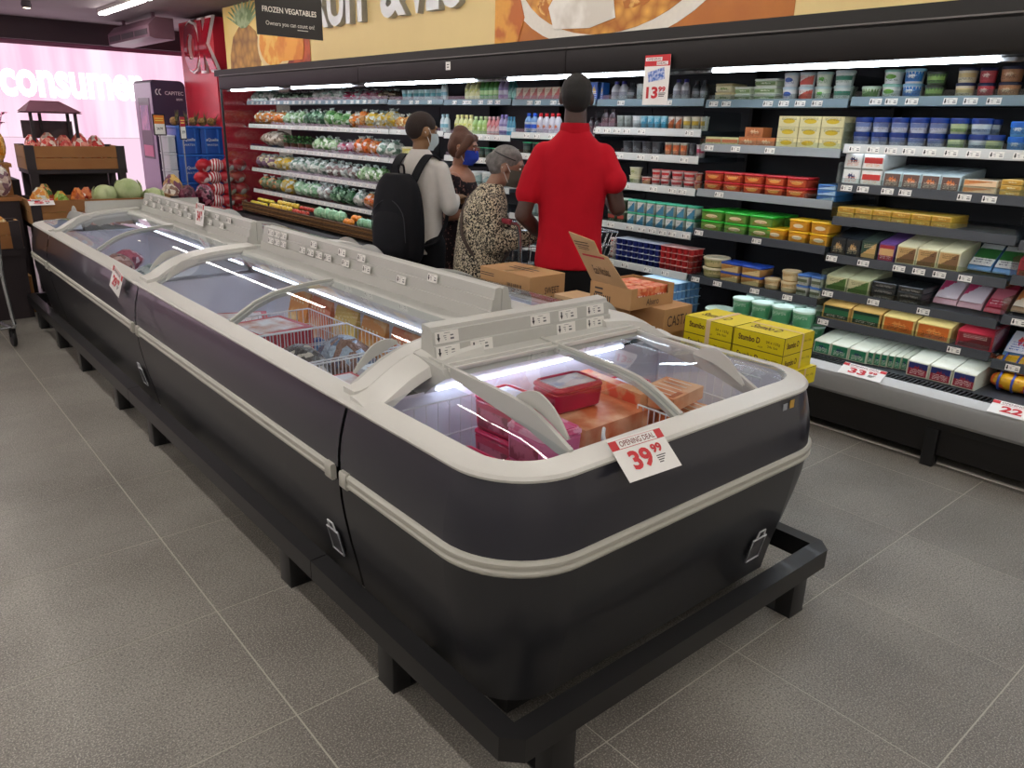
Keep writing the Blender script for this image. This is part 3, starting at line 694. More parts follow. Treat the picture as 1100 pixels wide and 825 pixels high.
SHELVES = {'N': (1.72, 1.485, 1.285, 1.09, .93, .74, .52), 'A': (1.72, 1.485, 1.285, 1.108, .905, .708, .545), 'B': (1.712, 1.458, 1.187, .94, .642), 'C': (1.72, 1.54, 1.378, 1.182, .907, .642),
           'D': (1.725, 1.485, 1.33, 1.10, .86, .63), 'E': (1.73, 1.457, 1.27, 1.05, .85, .62), 'F': (1.735, 1.47, 1.2, .93, .66), 'V': (1.742, 1.468, 1.20, .93, .662)}
PALE = {'V', 'C', 'E', 'F', 'D'}
def case(label, ya, yb, names, tubes, side_glass=None):
    t = thing('refrigerated_display_case', label, 'display case', (0, 0, 0))
    m = MB(); m.prism([(3.80, 1.888), (3.785, 1.91), (3.785, 2.03), (3.82, 2.045), (4.74, 2.045), (4.74, 1.94), (3.95, 1.94), (3.90, 1.888)], 'y', ya, yb); m.build('canopy', CASE_BLK, t)
    m = MB(); m.box(3.79, 3.802, ya, yb, 2.045, 2.052); m.build('canopy_edge', mat('canopy edge', '#6a6664', .4), t)
    m = MB(); m.box(4.70, 4.74, ya, yb, .1, 1.94); m.build('back_panel', CASE_IN, t)
    m = MB(); m.box(3.87, 3.93, ya, yb, 1.868, 1.884); m.build('lamp_rail', mat('lamp rail', '#77797a', .35, col2='#2c2a28', c2scale=18), t)
    for a, b in tubes:
        m = MB(); m.tube([(3.855, a, 1.878), (3.855, b, 1.878)], .013, 8); m.build('light_tube', TUBE, t)
    # base: bumper, grille, deck, kick plate and feet
    bf = MB(); bf.prism([(3.858, .392), (3.828, .378), (3.808, .362), (3.80, .345), (3.80, .268), (3.812, .252), (3.93, .252), (3.93, .30), (3.862, .30)], 'y', ya, yb)
    bump = bf.build('bumper', BUMP if names != 'V' else CASE_BLK, t)
    m = MB(); m.prism([(3.858, .3935), (3.828, .3795), (3.809, .3645), (3.811, .362), (3.858, .391)], 'y', ya, yb); m.build('bumper_top', BUMPT if names != 'V' else CASE_BLK, bump)
    m = MB(); m.box(3.862, 4.70, ya, yb, .30, .375); m.build('deck', SHELFM, t)
    m = MB(); n = int((yb-ya)/.022)
    m.box(3.862, 3.867, ya, yb, .3755, .394); m.box(3.955, 3.960, ya, yb, .3755, .392); m.box(3.867, 3.955, ya, yb, .3755, .377)
    for k in range(n): y = ya+.005+k*.022; m.box(3.867, 3.955, y, y+.008, .382, .393)
    m.build('air_grille', BLK, t)
    m = MB(); m.prism([(3.86, .252), (3.86, .20), (3.875, .195), (3.885, .06), (3.92, .06), (3.92, .252)], 'y', ya, yb); m.build('kick_plate', CASE_BLK, t)
    m = MB(); m.box(3.925, 3.945, ya, yb, 0, .006); m.build('floor_strip', mat('floor strip', '#d0cdc6', .5), t)
    y = ya+.05
    while y < yb:
        m = MB(); m.rbox(-.03, .03, -.03, .03, 0, .2, .004); m.build('foot', BLK, t, loc=(3.885, y, 0)); y += 1.22
    sh = {}
    for nm in names:
        y0, y1 = BAYS[nm]
        for k, z in enumerate(SHELVES[nm]):
            m = MB(); m.box(XS+.004, 4.70, y0+.008, y1-.008, z-.012, z+.014); s = m.build('shelf', SHELFM, t)
            m = MB(); m.prism([(XS+.004, z-.024), (XS-.006, z-.022), (XS+.000, z+.022), (XS+.008, z+.024)], 'y', y0+.008, y1-.008)
            m.build('price_strip', (STRIPB if k == 0 else STRIPL) if nm in PALE else (STRIPB if k == 0 else STRIPL if nm == 'A' and k == 1 else STRIP if nm in 'B' and k < 3 else SHELFM), s)
            # clear stop along the front edge
            m = MB(); m.box(XS+.006, XS+.009, y0+.02, y1-.02, z+.0145, z+.05); m.build('front_stop', CLEAR, s, 0)
            m = MB(); m.box(XS+.02, XS+.035, y0+.05, y1-.05, z-.018, z-.0125); m.build('shelf_light', SHLED, s, 0)
            sh[nm, k] = s
    for nm in names[:-1] if len(names) > 1 else ():
        y1 = BAYS[nm][1]
        m = MB(); m.box(4.60, 4.70, y1-.012, y1+.012, .38, 1.93); m.build('upright', CASE_BLK, t)
    return t, sh
CASE1, SH1 = case('black refrigerated display case of cheese, margarine and yoghurt on the right', bay(-2)-.25, bay(2)-.004, 'NABC', [(-.1, .95), (1.36, 2.82), (3.22, 3.94)])
CASE2, SH2 = case('black refrigerated display case of drinks and cold cups behind the shoppers', bay(2)+.004, bay(5)-.004, 'DEF', [(3.97, 4.62), (5.05, 6.68)])
CASE3, SH3 = case('black refrigerated display case of bagged vegetables at the far end', bay(5)+.004, 10.16, 'V', [(6.98, 8.25), (8.62, 9.95)])
SHELF = {}; SHELF.update(SH1); SHELF.update(SH2); SHELF.update(SH3)
# clear fences between bays of the near case
for yy, ks, nm in ((bay(-1), range(7), 'A'), (bay(0), range(7), 'A'), (bay(1), range(6), 'C'), (bay(2)-.012, range(6), 'C')):
    for k in ks:
        z = SHELVES[nm][k]; m = MB(); m.box(XS-.01, 4.5, yy-.002, yy+.002, z-.02, z+.13); m.build('bay_fence', CLEAR, CASE1, 0)
# end of the far case: glass panel in a black edge
m = MB(); m.box(3.79, 3.815, 10.16, 10.185, .25, 2.04); m.box(3.79, 4.74, 10.16, 10.185, .25, .40); m.build('end_post', BLK, CASE3)
m = MB(); m.box(3.815, 4.72, 10.17, 10.175, .40, 1.9); m.build('end_glass', CLEAR, CASE3, 0)
# price tags along the strips
random.seed(11)
TAG_SPOTS = {}
def tags(nm, k, ys):
    z = SHELVES[nm][k]
    for y in ys: put('price_tag', TAG, SHELF[nm, k], (XS-.0075, y, z-.0165), (0, .13, 0))
# ================================================================ banner over the cases
BX = 4.0
YEL = mat('banner yellow', '#e9cf92', .6, var=.04, scale=3)
ban = thing('wall_banner', 'pale yellow wall banner with raised silver letters over the display cases', 'banner', (0, 0, 0))
MB().box(BX, BX+.06, -2, 10.40, 2.115, CEIL-.01).build('board', YEL, ban)
MB().box(3.82, 4.1, -2, 10.40, 2.045, 2.118).build('black_ledge', mat('ledge black', '#120f0d', .6), ban)
SILV = mat('silver letter', '#b9bbbd', .35, metal=.35, var=.05)
letters('FRUIT', SILV, ban, (BX-.03, 7.42, 2.645), w=1.35, h=.43, rot=FACE_L, bold=.03, ext=.03, name='raised_letters')
letters('&', SILV, ban, (BX-.03, 6.33, 2.645), w=.42, h=.43, rot=FACE_L, bold=.03, ext=.03, name='raised_letters')
letters('VEG', SILV, ban, (BX-.03, 5.72, 2.645), w=.74, h=.43, rot=FACE_L, bold=.03, ext=.03, name='raised_letters')
def disc(y, z, ry, rz, n=24, x=0):
    return [(x, y+ry*math.cos(2*PI*k/n), z+rz*math.sin(2*PI*k/n)) for k in range(n)]
def flat(pts, m, parent, name, x):
    M = MB(); M.rings([[(x, p[1], p[2]) for p in pts], [(x+.002, p[1], p[2]) for p in pts]]); return M.build(name, m, parent, 0)
# fruit print
fp = thing('fruit_poster', 'poster print of a pineapple and cut oranges at the left end of the banner', 'poster', (0, 0, 0))
z0 = 2.118; zt = CEIL-.01
flat([(0, 10.40, z0), (0, 8.05, z0), (0, 8.05, zt), (0, 10.40, zt)], mat('poster golden', '#e8b83a', .5, col2='#f6e7a0', c2scale=1.2, c2w=.5), fp, 'print_ground', BX-.004)
def scale_mat(key, a, b, sc):
    m = bpy.data.materials.new(key); m.use_nodes = True; t = m.node_tree; p = t.nodes['Principled BSDF']; tc = nd(t, 'ShaderNodeTexCoord')
    v = nd(t, 'ShaderNodeTexVoronoi', Scale=sc); t.links.new(tc.outputs['Object'], v.inputs['Vector'])
    t.links.new(mixc(t, v.outputs['Distance'], lin(a), lin(b)), p.inputs['Base Color']); p.inputs['Roughness'].default_value = .5; return m
PINE = scale_mat('print pineapple skin', '#d8a24a', '#7a4a16', 9)
flat([(0, 10.28, z0), (0, 9.35, z0), (0, 9.30, 2.30), (0, 9.42, 2.52), (0, 9.60, 2.60), (0, 9.92, 2.60), (0, 10.12, 2.50), (0, 10.25, 2.3)], PINE, fp, 'pineapple_print', BX-.006)
GRN = mat('print leaf green', '#6f8a52', .5, col2='#a8b98a', c2scale=6)
for k in range(11):
    a = -1.0+k*.2; y = 9.76; flat([(0, y+.08, 2.58), (0, y-.08, 2.58), (0, y-.62*math.sin(a)-.02, 2.58+.3*math.cos(a)), (0, y-.62*math.sin(a)+.02, 2.585+.3*math.cos(a))], GRN, fp, 'leaf_print', BX-.0075-.0004*k)
ORG = mat('print orange', '#e88a1e', .5, col2='#f2a63a', c2scale=3); OR2 = mat('print orange flesh', '#ef9a2c', .5, col2='#f6c25a', c2scale=6)
flat(disc(8.93, 2.36, .46, .30), mat('print pith', '#f4dca4', .5), fp, 'orange_slice_print', BX-.012); flat(disc(8.95, 2.38, .38, .25), OR2, fp, 'orange_flesh_print', BX-.0145)
flat([(0, 8.05+.78, z0), (0, 8.05, z0), (0, 8.05, 2.45), (0, 8.3, 2.5), (0, 8.7, 2.42)], mat('print peach', '#c8551f', .5, col2='#8c2a16', c2scale=3), fp, 'peach_print', BX-.010)
pts = [p for p in disc(8.52, 2.30, .34, .26) if p[2] > z0]; flat(pts, ORG, fp, 'orange_print', BX-.0165)
# cereal print
cp = thing('cereal_poster', 'poster print of a cereal bowl with flakes and milk on the banner', 'poster', (0, 0, 0))
flat([(0, 4.96, z0), (0, 2.45, z0), (0, 2.45, zt), (0, 4.96, zt)], mat('poster amber', '#d98a2e', .5, col2='#a8581c', c2scale=1.6, c2w=.4), cp, 'print_ground', BX-.004)
flat([p if p[2] > z0 else (0, p[1], z0) for p in disc(3.82, 2.62, 1.02, .56, 40)], mat('print bowl white', '#ece6da', .5), cp, 'bowl_print', BX-.007)
FLK = scale_mat('print flakes', '#f0b24a', '#a85a14', 14)
flat([p if p[2] > z0 else (0, p[1], z0) for p in disc(3.82, 2.66, .90, .52, 40)], FLK, cp, 'cereal_print', BX-.010)
random.seed(3)
for k in range(46):
    y = random.uniform(3.05, 4.6); z = random.uniform(2.16, 2.8); r = random.uniform(.05, .1)
    if ((y-3.82)/.9)**2+((z-2.66)/.52)**2 > .95 or abs(y-4.02) < .3 and z > 2.22: continue
    n = 7; a0 = random.random()*6
    flat([(0, y+r*random.uniform(.6, 1.1)*math.cos(a0+2*PI*q/n), z+r*.7*random.uniform(.6, 1.1)*math.sin(a0+2*PI*q/n)) for q in range(n)], mat('flake %d' % (k % 4), ('#eab050', '#d9902e', '#f2c46a', '#c87a22')[k % 4], .5, col2='#b86a1c', c2scale=12), cp, 'flake_print', BX-.012-.0003*(k % 9))
MILK = mat('print milk', '#f4efe6', .5, col2='#d9d2c6', c2scale=4)
flat([(0, 4.30, 2.20), (0, 3.95, 2.185), (0, 3.72, 2.23), (0, 3.78, 2.5), (0, 3.86, 2.85), (0, 4.2, 2.85), (0, 4.22, 2.5), (0, 4.36, 2.34)], MILK, cp, 'milk_print', BX-.0155)
flat([(0, 4.96, z0), (0, 4.70, z0), (0, 4.62, 2.3), (0, 4.74, 2.6), (0, 4.85, zt), (0, 4.96, zt)], mat('print peel', '#e8a23a', .5, col2='#c2661c', c2scale=4), cp, 'peel_print', BX-.010)
# paper tag on the canopy
pt = tag(MB().box(-.001, .001, -.03, .03, -.03, .03).build('paper_note', [TAGW], None, 0, (3.783, 5.28, 1.985)), 'small white paper note stuck on the canopy left of the tall man', 'note')
letters('=', INK, pt, (-.002, 0, 0), w=.03, h=.025, rot=FACE_L)
# hanging black sign
sg = thing('hanging_sign', 'black hanging sign listing milk and frozen vegetables below the ceiling', 'sign', (2.585, 5.5, 2.10))
MB().box(-.245, .245, -.004, .004, 0, .62).build('sign_board', mat('sign black', '#2c2926', .6), sg)
for x in (-.2, .2): MB().tube([(x, 0, .62), (x, 0, CEIL-2.10)], .003, 5).build('cable', INK, sg)
CREAM = mat('sign letter cream', '#efe9dc', .6)
letters('FROZEN VEGATABLES', CREAM, sg, (.0, -.006, .165), w=.40, h=.036, bold=.02); letters('MILK', CREAM, sg, (0, -.006, .268), w=.09, h=.036, bold=.02)
letters('Owners you can count on!', CREAM, sg, (.0, -.006, .075), w=.36, h=.036)
MB().box(.05, .13, -.007, -.006, .048, .052).build('underline', CREAM, sg)
# big letters on the red wall
ok = thing('wall_letters', 'large chrome edged red letters OK on the red wall', 'sign', (4.02, 11.28, 2.46))
CHR = mat('chrome edge', '#f6ecef', .25); OKR = mat('glossy letter red', '#b3122a', .08, var=.02, coat=.8)
for q, y in (('O', .30), ('K', -.30)):
    letters(q, CHR, ok, (-.02, y, 0), w=.64, h=.68, rot=FACE_L, bold=.07, ext=.02, name='letter_edge'); letters(q, OKR, ok, (-.045, y, 0), w=.56, h=.62, rot=FACE_L, bold=.045, ext=.012, name='letter_face')
# ================================================================ goods on the shelves
STOCK = [
    ('A', 0, 2.106, 2.005, 1, 1, 1, 'herbtub', 4.12),
    ('A', 0, 1.999, 1.897, 1, 2, 1, 'appletub', 4.12),
    ('A', 0, 1.897, 1.792, 1, 2, 1, 'bluetub', 4.12),
    ('A', 0, 1.786, 1.686, 1, 2, 1, 'darkgreentub', 4.12),
    ('A', 0, 1.643, 1.548, 1, 2, 1, 'creamjar', 4.12),
    ('A', 0, 1.543, 1.461, 1, 2, 1, 'redjar', 4.12),
    ('A', 0, 1.459, 1.356, 1, 2, 1, 'brownjar', 4.12),
    ('A', 1, 2.110, 1.634, 5, 2, 2, 'navylid', 4.12),
    ('A', 1, 1.632, 1.541, 1, 2, 2, 'navygreen', 4.12),
    ('A', 1, 1.539, 1.438, 1, 2, 2, 'navyblue', 4.12),
    ('A', 1, 1.459, 1.373, 1, 1, 1, 'navygreen', 4.12),
    ('A', 1, 1.368, 1.275, 1, 2, 1, 'brightblue', 4.12),
    ('A', 2, 2.129, 2.016, 1, 2, 1, 'whitenavypack', 4.12),
    ('A', 2, 2.013, 1.899, 1, 2, 1, 'whiteredpack', 4.12),
    ('A', 2, 1.893, 1.513, 4, 1, 1, 'slicedpack', 4.12),
    ('A', 2, 1.505, 1.346, 1, 2, 1, 'orangetray', 4.12),
    ('A', 2, 1.341, 1.247, 1, 3, 1, 'yellowflat', 4.12),
    ('A', 3, 2.133, 1.516, 6, 2, 1, 'butter', 4.12),
    ('A', 4, 2.126, 1.949, 2, 1, 1, 'blackcheese', 4.12),
    ('A', 4, 1.946, 1.858, 1, 1, 1, 'greencheese', 4.12),
    ('A', 4, 1.851, 1.761, 1, 1, 1, 'redcheese', 4.12),
    ('A', 4, 1.757, 1.442, 3, 1, 1, 'creamcheese', 4.12),
    ('A', 4, 1.440, 1.211, 2, 1, 1, 'bluesachet', 4.12),
    ('A', 5, 2.129, 1.861, 2, 1, 1, 'cheddar', 4.12),
    ('A', 5, 1.855, 1.580, 2, 3, 1, 'blackflat', 4.12),
    ('A', 5, 1.577, 1.337, 2, 1, 1, 'pinkbacon', 4.12),
    ('A', 5, 1.326, 1.226, 1, 1, 1, 'redflat', 4.12),
    ('A', 6, 2.109, 1.767, 2, 1, 1, 'greenlabelcheese', 4.12),
    ('A', 6, 1.764, 1.409, 2, 1, 1, 'orangelabelcheese', 4.12),
    ('A', 6, 1.387, 1.212, 1, 1, 1, 'redpackcheese', 4.12),
    ('A', 'T', 2.074, 1.764, 3, 1, 1, 'bluegreencheese', 4.02),
    ('A', 'T', 1.553, 1.220, 3, 1, 1, 'navyredcheese', 4.02),
    ('N', 5, 1.206, 1.086, 1, 1, 1, 'brownsalami', 4.12),
    ('N', 6, 1.186, 1.059, 1, 1, 1, 'blueredbag', 4.12),
    ('N', 'T', 1.204, 0.995, 1, 2, 1, 'polonyyellow', 4.02),
    ('N', 0, 1.190, 0.310, 9, 2, 1, 'redjar', 4.12),
    ('N', 1, 1.190, 0.310, 9, 2, 1, 'brightblue', 4.12),
    ('N', 2, 1.190, 0.310, 7, 1, 1, 'whiteredpack', 4.12),
    ('N', 3, 1.190, 0.310, 7, 2, 1, 'blackflat', 4.12),
    ('N', 4, 1.190, 0.310, 7, 1, 1, 'redpackcheese', 4.12),
    ('N', 5, 1.070, 0.310, 5, 1, 1, 'pinkbacon', 4.12),
    ('N', 6, 1.040, 0.310, 5, 1, 1, 'blueredbag', 4.12),
    ('N', 'T', 0.985, 0.310, 3, 1, 1, 'polonyyellow', 4.02),
    ('B', 0, 3.007, 2.872, 1, 2, 1, 'creamrect', 4.12),
    ('B', 0, 2.869, 2.742, 1, 2, 1, 'greenrect', 4.12),
    ('B', 0, 2.739, 2.577, 1, 3, 1, 'greenrect', 4.12),
    ('B', 0, 2.565, 2.473, 1, 2, 1, 'tubblue', 4.12),
    ('B', 0, 2.469, 2.373, 1, 2, 1, 'tubred', 4.12),
    ('B', 0, 2.369, 2.275, 1, 2, 1, 'tubgreen', 4.12),
    ('B', 0, 2.265, 2.155, 1, 2, 1, 'tubteal', 4.12),
    ('B', 1, 3.036, 2.795, 2, 1, 1, 'palebox', 4.12),
    ('B', 1, 2.792, 2.548, 2, 1, 1, 'orangebox', 4.12),
    ('B', 1, 2.541, 2.148, 3, 3, 1, 'yellowbox', 4.12),
    ('B', 2, 3.019, 2.304, 5, 2, 1, 'redtub', 4.12),
    ('B', 2, 2.247, 2.129, 1, 3, 1, 'blueflat', 4.12),
    ('B', 3, 3.014, 2.485, 3, 2, 2, 'greentub', 4.12),
    ('B', 3, 2.537, 2.399, 1, 1, 1, 'yellowtub', 4.12),
    ('B', 3, 2.395, 2.121, 2, 2, 1, 'yellowtub', 4.12),
    ('B', 4, 3.005, 2.820, 1, 2, 1, 'creamround', 4.12),
    ('B', 4, 2.826, 2.520, 2, 2, 1, 'bluelidtan', 4.12),
    ('B', 4, 2.524, 2.420, 1, 1, 1, 'beigeround', 4.12),
    ('B', 4, 2.417, 2.299, 1, 2, 1, 'beigeround', 4.12),
    ('B', 4, 2.296, 2.099, 2, 2, 1, 'bluelidgrey', 4.12),
    ('B', 'T', 2.885, 2.685, 1, 1, 1, 'greenround', 4.02),
    ('B', 'T', 2.671, 2.006, 4, 2, 2, 'greenround', 4.02),
    ('C', 0, 4.006, 3.926, 1, 1, 1, 'bluepack', 4.12),
    ('C', 0, 3.870, 3.727, 2, 1, 1, 'greybottle', 4.12),
    ('C', 0, 3.723, 3.660, 1, 1, 1, 'darkbottle', 4.12),
    ('C', 0, 3.655, 3.567, 1, 1, 1, 'whitetall', 4.12),
    ('C', 0, 3.335, 3.209, 2, 1, 1, 'greybottle', 4.12),
    ('C', 0, 3.186, 3.065, 2, 1, 1, 'darkbottle', 4.12),
    ('C', 1, 3.979, 3.810, 2, 1, 1, 'plumbottle', 4.12),
    ('C', 1, 3.807, 3.671, 2, 1, 1, 'clearcup', 4.12),
    ('C', 1, 3.668, 3.593, 1, 1, 1, 'whitecup', 4.12),
    ('C', 1, 3.589, 3.358, 4, 1, 1, 'lightbluecup', 4.12),
    ('C', 1, 3.356, 3.243, 2, 1, 1, 'orangecup', 4.12),
    ('C', 1, 3.238, 3.037, 3, 1, 1, 'yellowcup', 4.12),
    ('C', 1, 3.028, 2.971, 1, 1, 1, 'clearcup', 4.12),
    ('C', 2, 3.739, 3.399, 4, 1, 1, 'darkcup', 4.12),
    ('C', 2, 3.364, 3.179, 3, 1, 1, 'orangejar', 4.12),
    ('C', 2, 3.162, 3.120, 1, 1, 1, 'darkcup', 4.12),
    ('C', 2, 3.114, 3.047, 1, 1, 1, 'pinkcup', 4.12),
    ('C', 3, 3.676, 3.552, 1, 2, 1, 'creambowl', 4.12),
    ('C', 3, 3.550, 3.463, 1, 1, 1, 'redcup', 4.12),
    ('C', 3, 3.461, 3.307, 2, 2, 1, 'redwhitecup', 4.12),
    ('C', 3, 3.302, 3.100, 2, 2, 1, 'redwhitecup', 4.12),
    ('C', 3, 3.096, 3.018, 1, 2, 1, 'redcup', 4.12),
    ('C', 4, 3.820, 3.644, 2, 2, 1, 'darkgreencup', 4.12),
    ('C', 4, 3.638, 3.010, 7, 2, 1, 'squaretub', 4.12),
    ('C', 5, 3.790, 3.726, 1, 4, 1, 'whiteredpot', 4.12),
    ('C', 5, 3.724, 3.321, 4, 4, 1, 'bluemulti', 4.12),
    ('C', 5, 3.319, 3.004, 3, 4, 1, 'redmulti', 4.12),
    ('C', 'T', 3.397, 3.072, 3, 4, 2, 'skymulti', 4.02),
    ('D', 0, 4.858, 4.362, 6, 1, 1, 'tetra', 4.12),
    ('D', 0, 4.112, 3.984, 2, 1, 1, 'bluepack', 4.12),
    ('D', 1, 4.769, 4.627, 2, 1, 1, 'bluebottle', 4.12),
    ('D', 1, 4.627, 4.366, 4, 1, 1, 'redbottle', 4.12),
    ('D', 1, 4.074, 3.945, 2, 1, 1, 'plumbottle', 4.12),
    ('D', 2, 4.807, 4.335, 4, 1, 1, 'greenlidcup', 4.12),
    ('D', 3, 4.843, 4.320, 3, 1, 1, 'whitetall2', 4.12),
    ('D', 4, 4.786, 4.304, 3, 1, 1, 'whitetall2', 4.12),
    ('E', 0, 5.553, 5.346, 3, 1, 1, 'yellowbottle', 4.12),
    ('E', 0, 5.346, 5.102, 4, 1, 1, 'greenbottle', 4.12),
    ('E', 0, 5.102, 4.973, 2, 1, 1, 'purplebottle', 4.12),
    ('E', 0, 4.973, 4.870, 2, 1, 1, 'tealbottle', 4.12),
    ('E', 1, 5.700, 5.444, 4, 1, 1, 'yellowbottle', 4.12),
    ('E', 1, 5.444, 5.240, 3, 1, 1, 'limebottle', 4.12),
    ('E', 1, 5.240, 5.081, 3, 1, 1, 'pinkbottle', 4.12),
    ('E', 1, 5.081, 4.974, 2, 1, 1, 'purplebottle', 4.12),
    ('E', 1, 4.974, 4.847, 3, 1, 1, 'skybottle', 4.12),
    ('E', 2, 5.495, 4.839, 6, 1, 1, 'greenlidcup', 4.12),
    ('E', 3, 5.492, 4.829, 4, 1, 1, 'whitetall2', 4.12),
    ('F', 0, 6.549, 5.909, 7, 1, 1, 'tealcup', 4.12),
    ('F', 0, 5.881, 5.566, 3, 1, 1, 'whiteblue', 4.12),
    ('F', 1, 5.911, 5.631, 2, 1, 1, 'whiteblue', 4.12),
    ('F', 1, 6.727, 6.271, 3, 1, 1, 'orangebag', 4.12),
    ('F', 2, 6.604, 6.278, 2, 1, 1, 'yellowjar', 4.12),
    ('V', 0, 10.191, 9.446, 3, 1, 1, 'vwhite', 4.12),
    ('V', 0, 9.446, 8.447, 3, 1, 1, 'vlettuce', 4.12),
    ('V', 0, 8.424, 7.752, 3, 1, 1, 'vwhite', 4.12),
    ('V', 0, 7.752, 6.991, 4, 1, 1, 'vpink', 4.12),
    ('V', 0, 6.991, 6.681, 2, 1, 1, 'vbrown', 4.12),
    ('V', 1, 10.100, 9.227, 4, 1, 1, 'vorange', 4.12),
    ('V', 1, 9.227, 8.673, 2, 1, 1, 'vpale', 4.12),
    ('V', 1, 8.673, 8.187, 2, 1, 1, 'vdark', 4.12),
    ('V', 1, 8.187, 7.636, 2, 1, 1, 'vgreen', 4.12),
    ('V', 1, 7.616, 7.303, 1, 1, 1, 'vorange', 4.12),
    ('V', 1, 7.303, 6.727, 3, 1, 1, 'vyellow', 4.12),
    ('V', 2, 9.298, 8.494, 3, 1, 1, 'vherb', 4.12),
    ('V', 2, 8.471, 7.932, 2, 1, 1, 'vpale', 4.12),
    ('V', 2, 7.911, 7.559, 2, 1, 1, 'vpink', 4.12),
    ('V', 2, 7.539, 7.060, 2, 1, 1, 'vcarrot', 4.12),
    ('V', 2, 7.060, 6.705, 2, 1, 1, 'vwhite', 4.12),
    ('V', 3, 10.180, 9.592, 2, 1, 1, 'vbeige', 4.12),
    ('V', 3, 9.592, 9.156, 1, 1, 1, 'vyellow', 4.12),
    ('V', 3, 9.130, 8.227, 3, 1, 1, 'vwhite', 4.12),
    ('V', 3, 8.204, 7.501, 3, 1, 1, 'vmush', 4.12),
    ('V', 3, 7.461, 6.967, 2, 1, 1, 'vpale', 4.12),
    ('V', 4, 10.082, 9.444, 2, 1, 1, 'vmix', 4.12),
    ('V', 4, 9.416, 9.119, 1, 1, 1, 'vyellow', 4.12),
    ('V', 4, 9.067, 8.445, 2, 1, 1, 'vcabbage', 4.12),
    ('V', 4, 8.421, 8.121, 1, 1, 1, 'vmush', 4.12),
    ('V', 4, 8.099, 7.605, 2, 1, 1, 'vdark', 4.12),
    ('V', 4, 7.585, 7.403, 1, 1, 1, 'vwhite', 4.12),
    ('V', 4, 7.383, 6.945, 2, 1, 1, 'vcarrot', 4.12),
]
W_ = '#e9e9e4'
